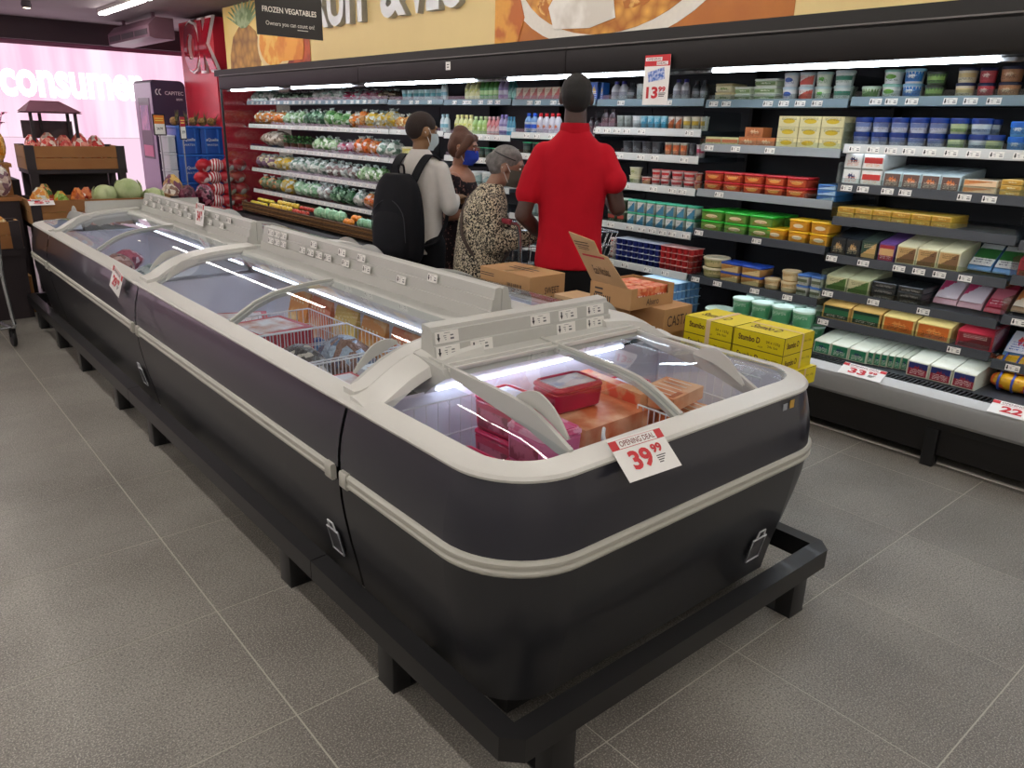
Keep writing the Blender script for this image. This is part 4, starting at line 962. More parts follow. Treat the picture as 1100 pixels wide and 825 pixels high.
# name: (shape, height, depth, body, lid, (label ground, patch, type colour, extra), description, category)
TYPES = {
 'herbtub': ('round', .062, 0, '#dfe8d8', '#d8ecd8', ('#9dbf86', '#5f8f4a', '#304020'), 'pale green herb spread tub', 'tub'),
 'appletub': ('round', .070, 0, '#e6ece6', '#9fd6c4', ('#e9f0e6', '#6fae3c', '#2c4a2c'), 'apple print white tub', 'tub'),
 'bluetub': ('round', .070, 0, '#e6ecf0', '#8cc4e6', ('#2f7fd0', '#e8f0f8', '#103060'), 'white tub with bright blue label', 'tub'),
 'darkgreentub': ('round', .062, 0, '#4a5a44', '#27332c', ('#5d8a4a', '#9cc46a', '#182018'), 'dark tub with green label', 'tub'),
 'creamjar': ('round', .068, 0, '#e3d8b8', '#1c2c5c', ('#e6dcc0', '#d9c48a', '#3a2c20'), 'navy lidded jar of cream dip', 'jar'),
 'redjar': ('round', .066, 0, '#b83c46', '#1c2450', ('#c2404c', '#e8c8c0', '#501018'), 'red labelled jar', 'jar'),
 'brownjar': ('round', .068, 0, '#b8815c', '#232a4c', ('#c08a62', '#e4c4a0', '#402010'), 'navy lidded jar with brown label', 'jar'),
 'navylid': ('round', .072, 0, '#c9cdd8', '#16357e', ('#c4c6d2', '#6a7aa8', '#24345c'), 'clear tub with navy lid', 'tub'),
 'navygreen': ('round', .072, 0, '#b8c0a8', '#16357e', ('#7f9a5c', '#b8c89a', '#24345c'), 'navy lidded green tub', 'tub'),
 'navyblue': ('round', .072, 0, '#a8b8c4', '#16357e', ('#7f93a8', '#c8d4dc', '#24345c'), 'navy lidded grey tub', 'tub'),
 'brightblue': ('round', .066, 0, '#5f9ac4', '#1f6fd0', ('#4a8cc8', '#c8d8e0', '#103060'), 'tub with bright blue lid', 'tub'),
 'whitenavypack': ('wedge', .085, .26, '#d8dcda', None, ('#e8e8e4', '#26305e', '#d86a2a'), 'white wrapped pack with navy corner', 'pack'),
 'whiteredpack': ('wedge', .085, .26, '#dfe2de', None, ('#e9e4de', '#cc3a34', '#e0a030'), 'white wrapped pack with red corner', 'pack'),
 'slicedpack': ('wedge', .080, .30, '#b9cdd2', None, ('#6a5048', '#d8783c', '#e8d8c0'), 'sliced meat pack', 'pack'),
 'orangetray': ('block', .034, .26, '#c8b89a', None, ('#d88a4a', '#e8c8a0', '#702a18'), 'flat tray pack with orange sleeve', 'pack'),
 'yellowflat': ('block', .026, .24, '#d8b45a', None, ('#c89a3c', '#e8d8a0', '#603018'), 'flat golden pack', 'pack'),
 'butter': ('block', .030, .22, '#d9b347', None, ('#c8983c', '#e8cc70', '#7a5010'), 'golden foil butter block', 'butter'),
 'blackcheese': ('wedge', .100, .24, '#23282c', None, ('#2a2c2c', '#c09a62', '#d8c8a0'), 'black wrapped cheese pack', 'cheese'),
 'greencheese': ('wedge', .100, .24, '#39443c', None, ('#2c4a3a', '#c8a468', '#e0d0a8'), 'dark green wrapped cheese pack', 'cheese'),
 'redcheese': ('wedge', .100, .24, '#6a4a86', None, ('#a83440', '#d8b078', '#e8d8e0'), 'purple and red wrapped cheese pack', 'cheese'),
 'creamcheese': ('wedge', .100, .24, '#ddd6ae', None, ('#c8a26a', '#7a5a3c', '#3a2a1c'), 'cream cheese block with tan label', 'cheese'),
 'bluesachet': ('flat', .10, .20, '#5f9ad0', None, ('#e6e8e4', '#3c7a3e', '#3a2a5c'), 'blue and white cheese sachet', 'sachet'),
 'cheddar': ('wedge', .085, .26, '#b9bb94', None, ('#c8c49a', '#4a6c34', '#283c1c'), 'pale cheddar block with green label', 'cheese'),
 'blackflat': ('block', .030, .22, '#23282a', None, ('#2a2c2c', '#4a4c4a', '#b8b8b0'), 'flat black vacuum pack', 'pack'),
 'pinkbacon': ('flat', .12, .26, '#c8a0a8', None, ('#d8487a', '#e8dce4', '#3450a0'), 'pink and blue bacon pack', 'pack'),
 'redflat': ('flat', .10, .22, '#b03a4a', None, ('#b8304c', '#d87a8a', '#e8d0d0'), 'flat dark pink pack', 'pack'),
 'greenlabelcheese': ('wedge', .085, .20, '#d0a860', None, ('#1e3c2e', '#2f6a48', '#e0d8c0'), 'cheese block with green label', 'cheese'),
 'orangelabelcheese': ('wedge', .085, .20, '#d9c27a', None, ('#d9722c', '#e89a50', '#2a2420'), 'cheese block with orange label', 'cheese'),
 'redpackcheese': ('wedge', .085, .20, '#b0303e', None, ('#8c2430', '#5a1a22', '#e0d0c8'), 'dark red wrapped cheese block', 'cheese'),
 'bluegreencheese': ('wedge', .075, .28, '#cfd4c0', None, ('#2a7a58', '#1c3c5c', '#e8ecdc'), 'pale cheese pack with green label', 'cheese'),
 'navyredcheese': ('wedge', .085, .28, '#d4d6c4', None, ('#8c2438', '#8c2438', '#e8dcd8', ('#27306a', .55)), 'cheese pack with red label', 'cheese'),
 'brownsalami': ('flat', .16, .20, '#a88c70', None, ('#c0763c', '#e0d4c0', '#202020'), 'tilted salami pack with brown label', 'pack'),
 'blueredbag': ('flat', .17, .18, '#5f93c4', None, ('#d8dce4', '#c83a34', '#2a50a8'), 'tilted blue, white and red meat bag', 'bag'),
 'polonyyellow': ('roll', .09, .30, '#e0a81e', None, ('#d8742a', '#3450a0', '#e8e0c0'), 'yellow and orange wrapped sausage roll', 'sausage'),
 'creamrect': ('rect', .050, .16, '#ded9b8', '#cdbf8c', ('#dcd8b0', '#7a9a4a', '#4a5a2c'), 'cream tub with herb print', 'tub'),
 'greenrect': ('rect', .040, .16, '#cfdcc0', '#e0e6dc', ('#7f9a62', '#dfe4c8', '#3a5a2c'), 'green labelled tub', 'tub'),
 'tubblue': ('round', .074, 0, '#e4e8ea', '#c8dce4', ('#e6eaec', '#2f5fb8', '#27408c'), 'white tub with blue print', 'tub'),
 'tubred': ('round', .074, 0, '#e4e8ea', '#c8dce4', ('#e8e4e2', '#d85a4a', '#a02820'), 'white tub with red print', 'tub'),
 'tubgreen': ('round', .074, 0, '#e0eadc', '#c8e0dc', ('#dfecd8', '#5fb83c', '#2c6a28'), 'white tub with green print', 'tub'),
 'tubteal': ('round', .076, 0, '#dfe8e6', '#d0e4e4', ('#dfe8e4', '#3a8a70', '#1c4a40'), 'white tub with teal print', 'tub'),
 'palebox': ('box', .050, .10, '#d3d6a4', None, ('#cfd49c', '#d87a4a', '#4a6a2c'), 'pale green small food box', 'box'),
 'orangebox': ('box', .055, .10, '#c07a4a', None, ('#c87a4a', '#e8c8a0', '#6a2c18'), 'orange brown small food box', 'box'),
 'yellowbox': ('box', .058, .12, '#ddd3a0', None, ('#e2d8a6', '#d8b82a', '#3a3420', ), 'cream box with yellow oval', 'box'),
 'redtub': ('rect', .058, .14, '#b8462c', '#c02c34', ('#c8522c', '#e8a050', '#f0d8a0'), 'red margarine tub', 'margarine tub'),
 'blueflat': ('block', .030, .20, '#3f7ab8', None, ('#3a6ab0', '#a8c8e0', '#182c50'), 'flat blue pack', 'pack'),
 'greentub': ('rect', .064, .14, '#5c8f3a', '#36c43c', ('#6f9a44', '#e8d8b0', '#a83a30'), 'bright green margarine tub', 'margarine tub'),
 'yellowtub': ('rect', .066, .14, '#d9972a', '#f0c21c', ('#d99a2c', '#f0e0c0', '#a83428'), 'yellow margarine tub', 'margarine tub'),
 'creamround': ('round', .064, 0, '#b8b47c', '#ded6b8', ('#a8a86a', '#d8c890', '#5a6a2c'), 'olive labelled tub', 'tub'),
 'bluelidtan': ('rect', .060, .15, '#b88a52', '#2a50b8', ('#b88448', '#e0c890', '#4a2c18'), 'blue lidded tan tub', 'margarine tub'),
 'beigeround': ('round', .064, 0, '#d0ae78', '#d8c49a', ('#d2b07a', '#e4d0a4', '#6a4a28'), 'beige round tub', 'tub'),
 'bluelidgrey': ('rect', .062, .13, '#c4c6bc', '#4a7ac4', ('#b8bcae', '#5a624a', '#20241c'), 'blue lidded grey tub', 'tub'),
 'greenround': ('round', .105, 0, '#7cba92', '#d4eee0', ('#6fb488', '#4f9a6e', '#e8f0e4', ), 'large green spread tub', 'margarine tub'),
 'bluepack': ('box', .12, .06, '#2f6ac0', None, ('#2a62c0', '#e8c23c', '#e8ecf4'), 'blue and yellow drink pack', 'drink'),
 'greybottle': ('bottle', .125, 0, '#c4c6cc', '#3a3c90', ('#c8cad0', '#8a8c98', '#3a3c60'), 'grey purple capped bottle', 'bottle'),
 'darkbottle': ('bottle', .115, 0, '#3c4248', '#30343c', ('#4a5058', '#8a9098', '#c0c4c8'), 'dark drink bottle', 'bottle'),
 'whitetall': ('round', .105, 0, '#cfd8d6', '#d0d6d4', ('#c8d4d4', '#a8bcc0', '#5a6a70'), 'white tall tub', 'tub'),
 'plumbottle': ('bottle', .125, 0, '#3a2830', '#1c1418', ('#4a343c', '#6a4a54', '#c0a8a8'), 'dark plum drink bottle', 'bottle'),
 'clearcup': ('cup', .085, 0, '#a8b0ac', '#c0c8c4', ('#a4aca8', '#8a948e', '#5a605c'), 'clear grey cup', 'cup'),
 'whitecup': ('cup', .085, 0, '#dcdedc', '#d0d4d4', ('#dedede', '#b8c0c0', '#5a605c'), 'white yoghurt cup', 'cup'),
 'lightbluecup': ('cup', .085, 0, '#8fc8d8', '#a8d4dc', ('#8cc8dc', '#4a9ab8', '#e0ecf0'), 'light blue yoghurt cup', 'cup'),
 'orangecup': ('cup', .085, 0, '#d8cfc4', '#8a7a70', ('#d8d0c8', '#c86a3c', '#5a3a2c'), 'white cup with orange print', 'cup'),
 'yellowcup': ('cup', .085, 0, '#dcd6c0', '#9a8f80', ('#dcd6c0', '#c8a83c', '#5a4a2c'), 'white cup with yellow print', 'cup'),
 'darkcup': ('cup', .085, 0, '#3a3d42', '#4a4e54', ('#3c4044', '#5a6066', '#8a9094'), 'dark smoked cup', 'cup'),
 'orangejar': ('cup', .085, 0, '#a8aa98', '#c8cac0', ('#b85a34', '#d8783c', '#e0c0a0'), 'clear cup with orange label', 'cup'),
 'pinkcup': ('cup', .08, 0, '#c8c0c0', '#b8b8b8', ('#d0c4c8', '#c04a6a', '#8a2c44'), 'pink and white cup', 'cup'),
 'creambowl': ('cup', .055, 0, '#d8d6b0', '#e4e2c8', ('#d8d8b4', '#a8b078', '#5a6a3c'), 'cream bowl', 'bowl'),
 'redcup': ('cup', .052, 0, '#c4413e', '#dcc8c4', ('#c8403c', '#e0a880', '#f0e0d0'), 'red dip cup', 'cup'),
 'redwhitecup': ('cup', .054, 0, '#dccfcc', '#d04a4a', ('#dcd0cc', '#c83438', '#7a1c20'), 'white cup with red print', 'cup'),
 'darkgreencup': ('rect', .085, .08, '#4a5a48', '#c8d4c8', ('#4a5c4a', '#a8483c', '#c0c8b0'), 'dark green square tub', 'tub'),
 'squaretub': ('rect', .085, .085, '#b9c4bc', '#45b890', ('#d4d8d4', '#4a88a8', '#3a4a50', ('#e0e2de', .55)), 'white square yoghurt tub', 'tub'),
 'whiteredpot': ('cup', .038, 0, '#d8cfc8', '#c8b8b0', ('#d8d0c8', '#b83c3c', '#5a2c2c'), 'white and red small pot', 'cup'),
 'bluemulti': ('multi', .040, .14, '#1c2a78', '#c8ccd4', None, 'dark blue yoghurt multipack', 'yoghurt'),
 'redmulti': ('multi', .040, .14, '#c02c30', '#d8a8a0', None, 'red yoghurt multipack', 'yoghurt'),
 'skymulti': ('multi', .055, .14, '#6a9ac8', '#b8d8e8', None, 'sky blue yoghurt multipack', 'yoghurt'),
 'tetra': ('box', .095, .05, '#c0b09a', None, ('#c8b8a0', '#a04a44', '#5a3a30'), 'small brown milk carton', 'carton'),
 'bluebottle': ('bottle', .15, 0, '#7aa0d0', '#2a5ac8', ('#c8d4e4', '#2a5ac8', '#202c60'), 'milk bottle with blue cap', 'bottle'),
 'redbottle': ('bottle', .15, 0, '#dcd8e0', '#d02c34', ('#dcd8e4', '#d87a2c', '#8a3c8a'), 'red capped milk bottle', 'bottle'),
 'greenlidcup': ('cup', .09, 0, '#33423e', '#2fae74', ('#2c3c38', '#4a5a54', '#8a9a90'), 'dark cup with green lid', 'cup'),
 'whitetall2': ('round', .11, 0, '#cfd4d0', '#d8dcd8', ('#d0d6d2', '#9ab0b0', '#4a6060'), 'white tall tub', 'tub'),
 'yellowbottle': ('bottle', .16, 0, '#d8d89a', '#e0d890', ('#d8d46a', '#e8e4b0', '#5a7a2c'), 'yellow drink bottle', 'bottle'),
 'greenbottle': ('bottle', .17, 0, '#5aa04a', '#7ac46a', ('#5aa85a', '#c0e0a0', '#1c4a28'), 'green drink bottle', 'bottle'),
 'limebottle': ('bottle', .15, 0, '#a8c87a', '#c8d8a0', ('#a8c870', '#dce8b8', '#4a6a2c'), 'lime drink bottle', 'bottle'),
 'pinkbottle': ('bottle', .15, 0, '#dc8a8c', '#e0b0b0', ('#d87a80', '#e8c8c8', '#802c38'), 'pink drink bottle', 'bottle'),
 'purplebottle': ('bottle', .165, 0, '#b0a4cc', '#8a78b8', ('#8c7cb4', '#d8d4e4', '#3a2c60'), 'purple drink bottle', 'bottle'),
 'tealbottle': ('bottle', .165, 0, '#2f7f7c', '#3a9a90', ('#2c7a78', '#8ac4bc', '#10302c'), 'dark teal drink bottle', 'bottle'),
 'skybottle': ('bottle', .15, 0, '#6ab4d0', '#4aa0cc', ('#58a8cc', '#b8dce8', '#14405c'), 'sky blue drink bottle', 'bottle'),
 'tealcup': ('cup', .095, 0, '#b8d4d4', '#a0ccd0', ('#b4d4d4', '#5aa0a8', '#3a6a70'), 'pale teal yoghurt cup', 'cup'),
 'whiteblue': ('bottle', .15, 0, '#d0dcdc', '#a8ccd4', ('#d4dede', '#7ab0c0', '#3a6a80'), 'white teal dairy bottle', 'bottle'),
 'orangebag': ('bag', .15, .14, '#d0a060', None, ('#c87a2c', '#e8d4a0'), 'orange snack bag', 'bag'),
 'yellowjar': ('round', .12, 0, '#c8bc60', '#d0ccb0', ('#c8c070', '#e0d8a0', '#5a6a2c'), 'jar of yellow pickles', 'jar'),
 'vwhite': ('bag', .205, .2, '#c6cdc4', None, ('#7f9a8a', '#e6e8e2'), 'bag of pale vegetables', 'vegetable bag'),
 'vlettuce': ('bag', .16, .22, '#4f6a52', None, ('#2c4434', '#8aa88a'), 'bag of dark lettuce', 'vegetable bag'),
 'vpink': ('bag', .16, .2, '#b88a98', None, ('#b83c5c', '#d8dce0'), 'bag of pink vegetables', 'vegetable bag'),
 'vbrown': ('bag', .15, .2, '#6a5648', None, ('#4a342c', '#b8a894'), 'bag of brown vegetables', 'vegetable bag'),
 'vorange': ('bag', .205, .2, '#c88a4a', None, ('#d8742a', '#e0d8c4'), 'bag of orange vegetables', 'vegetable bag'),
 'vpale': ('bag', .205, .2, '#a8c49a', None, ('#6a945a', '#dce4d4'), 'bag of pale green leaves', 'vegetable bag'),
 'vdark': ('bag', .205, .2, '#3f6a48', None, ('#24482c', '#8aae8c'), 'bag of dark green leaves', 'vegetable bag'),
 'vgreen': ('bag', .205, .2, '#86b070', None, ('#4f8a44', '#d0e0c4'), 'bag of bright green vegetables', 'vegetable bag'),
 'vyellow': ('bag', .205, .2, '#c4b47a', None, ('#d8b03c', '#dcdcc8'), 'bag of yellow vegetables', 'vegetable bag'),
 'vgarlic': ('bag', .205, .2, '#cfbfae', None, ('#b85a4c', '#e6dcd0'), 'bag of garlic and onions', 'vegetable bag'),
 'vherb': ('pot', .15, .12, '#5a3a2c', None, ('#2c5a30', '#5a8a4a'), 'potted green herb', 'herb'),
 'vcarrot': ('bag', .205, .2, '#cc8450', None, ('#d8662a', '#e4c8c0'), 'bag of carrots and peppers', 'vegetable bag'),
 'vbeige': ('bag', .205, .2, '#b8a488', None, ('#7a5a70', '#d8c8a8'), 'bag of beige vegetables', 'vegetable bag'),
 'vmush': ('bag', .205, .2, '#aeb4b0', None, ('#8a7470', '#dce0dc'), 'tray bag of mushrooms', 'vegetable bag'),
 'vmix': ('bag', .205, .2, '#8a8a68', None, ('#5a7a4a', '#c88a5a'), 'bag of mixed vegetables', 'vegetable bag'),
 'vcabbage': ('bag', .205, .2, '#b0d0a8', None, ('#86b48a', '#dce8d8'), 'bag of pale cabbage', 'vegetable bag'),
}
WHERE = {'A': 'of cheese bay', 'N': 'of rightmost bay', 'B': 'of margarine bay', 'C': 'of yoghurt bay', 'D': 'behind tall man', 'E': 'of drinks bay', 'F': 'behind backpack', 'V': 'of vegetable case'}
def label_band(r, z0, z1, half=1.25, n=10):
    m = MB(); m.rings([[(-r*math.cos(-half+2*half*k/n), r*math.sin(-half+2*half*k/n), z0), (-r*math.cos(-half+2*half*k/n), r*math.sin(-half+2*half*k/n), z1)] for k in range(n+1)], cap=False, closed=False); return m
BAGM = {}
def bag_mat(key, a, b, c):
    if key in BAGM: return BAGM[key]
    m = bpy.data.materials.new('bag '+key); m.use_nodes = True; t = m.node_tree; p = t.nodes['Principled BSDF']; tc = nd(t, 'ShaderNodeTexCoord'); oi = nd(t, 'ShaderNodeObjectInfo')
    va = nd(t, 'ShaderNodeVectorMath'); va.operation = 'ADD'; t.links.new(tc.outputs['Object'], va.inputs[0]); t.links.new(oi.outputs['Random'], va.inputs[1])
    v = nd(t, 'ShaderNodeTexVoronoi', Scale=26.0); t.links.new(va.outputs[0], v.inputs['Vector'])
    s = nd(t, 'ShaderNodeSeparateColor'); t.links.new(v.outputs['Color'], s.inputs[0])
    out = mixc(t, math_(t, 'GREATER_THAN', s.outputs[0], .55), lin(a), lin(b)); out = mixc(t, math_(t, 'GREATER_THAN', s.outputs[1], .72), out, lin(c))
    t.links.new(out, p.inputs['Base Color']); p.inputs['Roughness'].default_value = .18
    n = nd(t, 'ShaderNodeTexNoise', Scale=38.0, Detail=3.0); t.links.new(va.outputs[0], n.inputs['Vector']); bp = nd(t, 'ShaderNodeBump', Strength=.9, Distance=.03); t.links.new(n.outputs[0], bp.inputs['Height']); t.links.new(bp.outputs[0], p.inputs['Normal'])
    BAGM[key] = m; return m
def pillow(w, d, h, seed=1, lump=.25, n=10, nv=7, neck=True):
    """lumpy filled bag with a gathered top"""
    R = random.Random(seed); m = MB(); rs = []
    ph = [R.uniform(0, 6.28) for _ in range(6)]
    for j in range(nv+1):
        v = j/nv
        s = math.sin(PI*min(v*1.15+.12, 1))**.6 if v < .8 else max(.25, .55-(v-.8)*1.4)
        if not neck: s = math.sin(PI*(v*.94+.03))**.55
        ring = []
        for k in range(n):
            a = 2*PI*k/n; q = 1+lump*(.5*math.sin(3*a+ph[0]+5*v)+.4*math.sin(5*a+ph[1]-6*v)+.3*R.uniform(-1, 1))
            ring.append((math.cos(a)*d/2*s*q, math.sin(a)*w/2*s*q, h*v))
        rs.append(ring)
    return m.rings(rs)
TEMPL = {}
def template(ty, w):
    """first item of a kind: returns (root, parts); faces -x, width along y, origin at base centre"""
    shape, h, d, body, lid, lab, desc, cat = TYPES[ty]
    bm = mat('pack '+body, body, .28, var=.06, scale=60, coat=.15, bump=.25 if shape in ('wedge', 'flat', 'block') else 0, bscale=55); lm = mat('pack '+lid, lid, .35, var=.04) if lid else None
    OV = ('yellowbox', 'redtub', 'greentub', 'yellowtub', 'appletub', 'tubblue'); hs = sum(map(ord, ty))
    pm = printed('print '+ty, lab[0], lab[1], lab[2], c=(.5 if ty in OV else (.42, .6, .5)[hs % 3], .55), lines=((.05, .3), (.62, .92), (.1, .5))[hs % 3], top=lab[3] if len(lab) > 3 else None, style=0 if ty in OV else (1, 2, 3)[hs % 3]) if lab and len(lab) > 2 else None
    nm = {'round': 'food_tub', 'rect': 'food_tub', 'box': 'food_box', 'block': 'wrapped_block', 'wedge': 'wrapped_block', 'flat': 'flat_pack', 'roll': 'sausage_roll', 'bottle': 'drink_bottle', 'cup': 'food_cup', 'multi': 'yoghurt_multipack', 'bag': 'vegetable_bag', 'pot': 'potted_herb'}[shape]
    root = thing(nm, 'x', cat); parts = []
    def P(name, mb, m, loc=None, rot=None, smooth=40):
        o = put(name, mb.mesh(name, m, smooth), root, loc, rot); parts.append((o, [])); return o
    r = w/2*.94
    if shape == 'round':
        P('tub', MB().lathe([(r*.8, 0), (r*.84, .003), (r*.95, h-.014), (r*.95, h-.012)], 18), bm)
        lt = .024 if ty.startswith('navy') or ty == 'brightblue' else .013
        P('lid', MB().lathe([(r*.95, h-lt-.001), (r, h-lt), (r*1.0, h-.003), (r*.94, h), (r*.88, h), (r*.86, h-.004), (.001, h-.004)], 18), lm)
        m = MB(); n = 12; hf = 1.3; rs = []
        for k in range(n+1):
            a = -hf+2*hf*k/n; r0, r1 = r*.862+.0006, r*.93+.0006; rs.append([(-r0*math.cos(a), r0*math.sin(a), h*.14), (-r1*math.cos(a), r1*math.sin(a), h*.78)])
        m.rings(rs, cap=False, closed=False); P('label', m, pm)
    elif shape == 'rect':
        hw = w/2*.95
        P('tub', MB().rbox(-d/2+.004, d/2-.004, -hw+.006, hw-.006, 0, h-.010, .014, taper=.003), bm)
        P('lid', MB().rbox(-d/2, d/2, -hw, hw, h-.012, h, .016), lm)
        P('label', MB().box(-.0006, .0006, -hw+.012, hw-.012, 0, h-.022), pm, (-d/2+.0015, 0, .006), (0, -.055, 0), 0)
    elif shape == 'box':
        hw = w/2*.97; P('carton', MB().box(-d/2, d/2, -hw, hw, 0, h-.001), bm, smooth=0); P('label', MB().box(-.0005, .0005, -hw+.002, hw-.002, .002, h-.003), pm, (-d/2-.0006, 0, 0), smooth=0)
    elif shape == 'block':
        hw = w/2*.95; P('block', MB().rbox(-d/2, d/2, -hw, hw, 0, h-.001, .006), bm); P('label', MB().box(-.0006, .0006, -hw+.006, hw-.006, .004, h-.005), pm, (-d/2-.0006, 0, 0), smooth=0)
    elif shape == 'wedge':
        hw = w/2*.95; m = MB(); D = d/2
        m.prism([(-D, .004), (-D+.006, 0), (D, 0), (D, h*1.35), (D-.02, h*1.4), (-D+.016, h), (-D+.004, h-.006)], 'y', -hw, hw); P('wrapped_body', m, bm, smooth=20)
        P('label', MB().box(-.0006, .0006, -hw*.88, hw*.88, 0, h*.78), pm, (-D-.0008, 0, h*.10), (0, .03, 0), smooth=0)
    elif shape == 'flat':
        hw = w/2*.95; tilt = 1.0
        m = MB(); rs = []
        for j, (v, th) in enumerate(((0, .002), (.06, .012), (.3, .022), (.7, .022), (.94, .012), (1, .002))): rs.append([(-th, -hw, v*d), (-th, hw, v*d), (th, hw, v*d), (th, -hw, v*d)])
        m.rings(rs); P('sachet', m, bm, (-h*.5, 0, .01), (0, tilt, 0)); P('label', MB().box(-.001, .001, -hw*.93, hw*.93, d*.08, d*.92), pm, (-h*.5-.0135, 0, .03), (0, tilt, 0), 0)
    elif shape == 'roll':
        hw = w/2; m = MB(); rs = []
        for k in range(11):
            u = k/10; s = (math.sin(PI*(.06+.88*u)))**.35; rs.append([(math.cos(2*PI*q/12)*h*.62*s, -hw+2*hw*u, h*.55+math.sin(2*PI*q/12)*h*.5*s) for q in range(12)])
        m.rings(rs); P('wrapper', m, mat('wrapper yellow', '#e0a81e', .3, col2='#d8622a', c2scale=14, c2w=.02), smooth=60)
        m = MB()
        for u in (.2, .5, .8):
            m.tube([(math.cos(2*PI*q/14)*h*.63, -hw+2*hw*u, h*.55+math.sin(2*PI*q/14)*h*.515) for q in range(14)], .006, 5, closed=True)
        P('blue_band', m, mat('wrapper blue', '#3a50a8', .3))
    elif shape == 'bottle':
        q = min(r, .034); P('bottle', MB().lathe([(q*.9, 0), (q, .006), (q, h*.58), (q*.9, h*.68), (q*.5, h*.82), (q*.42, h*.86)], 12), bm)
        P('cap', MB().lathe([(q*.5, h*.85), (q*.52, h*.86), (q*.52, h*.985), (q*.45, h)], 12), lm); P('label', label_band(q+.0006, h*.12, h*.56), pm)
    elif shape == 'cup':
        q = min(r, .046); P('cup', MB().lathe([(q*.72, 0), (q*.75, .003), (q*.93, h-.004)], 14), bm); P('foil_lid', MB().lathe([(q*.93, h-.005), (q, h-.004), (q, h-.001), (.001, h)], 14), lm)
        m = MB(); n = 10; rs = []
        for k in range(n+1):
            a = -1.3+2.6*k/n; r0, r1 = q*.79, q*.905; rs.append([(-r0*math.cos(a), r0*math.sin(a), h*.12), (-r1*math.cos(a), r1*math.sin(a), h*.82)])
        m.rings(rs, cap=False, closed=False); P('label', m, pm)
    elif shape == 'multi':
        ny = 2; nx = 3; cw = w/ny; cd = d/nx; q = min(cw, cd)*.48
        cm = MB().lathe([(q*.8, 0), (q*.82, .002), (q, h-.003), (q, h-.002)], 10).mesh('cup', bm, 40)
        for iy in range(ny):
            for ix in range(nx): parts.append((put('cup', cm, root, (-d/2+cd*(ix+.5), -w/2+cw*(iy+.5), 0)), []))
        P('foil_lid', MB().rbox(-d/2, d/2, -w/2+.001, w/2-.001, h-.003, h-.0005, .004), mat('pack '+lid, lid, .3))
    elif shape == 'bag':
        for_seed = sum(map(ord, ty)); P('contents', pillow(w*1.0, d, h, for_seed, .15, neck=False, n=12, nv=8), bag_mat(ty, body, lab[0], lab[1]), smooth=30)
        R = random.Random(for_seed); m = MB()
        for q in range(7):
            a = R.uniform(0, 6.28); l = R.uniform(.03, .055); y0 = R.uniform(-.2, .2)*w; x0 = R.uniform(-.1, .1)*d; m.add([(x0, y0, h*.93), (x0+.02*math.cos(a), y0+.025*math.sin(a), h*.95), (x0+l*math.cos(a)*.7, y0+l*math.sin(a), h*.95+l*.8), (x0+l*math.cos(a+1.2)*.5, y0+l*math.sin(a+1.2)*.8, h*.95+l*.6)], [(0, 1, 2, 3)])
        P('bag_top', m, bag_mat('film', '#c8d2cc', '#9ab0a8', '#e8ece8'), smooth=0)
    elif shape == 'pot':
        q = min(w, .12)*.42; P('pot', MB().lathe([(q*.75, 0), (q, h*.45), (q*1.06, h*.45), (q*1.06, h*.5)], 12), bm)
        R = random.Random(5); m = MB()
        for k in range(46):
            a = R.uniform(0, 6.28); rr = R.uniform(0, q*1.35); z = h*R.uniform(.48, 1.0); l = R.uniform(.02, .04); x, y = rr*math.cos(a), rr*math.sin(a); b = R.uniform(0, 6.28)
            m.add([(x, y, z), (x+l*math.cos(b)*.6, y+l*math.sin(b)*.6, z+l*.5), (x+l*math.cos(b+.8), y+l*math.sin(b+.8), z+l*.3), (x+l*math.cos(b+1.4)*.6, y+l*math.sin(b+1.4)*.6, z-l*.1)], [(0, 1, 2, 3)])
        P('foliage', m, mat('herb leaf', lab[0], .5, col2=lab[1], c2scale=30))
    return root, parts
def fetch(ty, w, loc, rz, label, group):
    w = round(w, 3); k = (ty, w)
    if k not in TEMPL:
        TEMPL[k] = template(ty, w); r = TEMPL[k][0]; r.location = loc; r.rotation_euler = (0, 0, rz); r['label'] = label; r['group'] = group; return r
    return copy_tree(TEMPL[k][0], TEMPL[k][1], loc, (0, 0, rz), label, group)
SHELF_WORD = ['top shelf', 'second shelf', 'third shelf', 'fourth shelf', 'fifth shelf', 'sixth shelf', 'seventh shelf']
random.seed(21)
cols = {}
for b, k, yl, yr, n, lay, dep, ty, xf in STOCK:
    y0, y1 = BAYS[b]; yl = min(yl, y1-.006); yr = max(yr, y0+.006)
    if b == 'V': n = max(n, round((yl-yr)/.185))
    w = (yl-yr)/n; h = TYPES[ty][1]
    for q in range(n): cols.setdefault((b, k, ty), []).append((yl-w*(q+.5), w, lay, dep, xf))
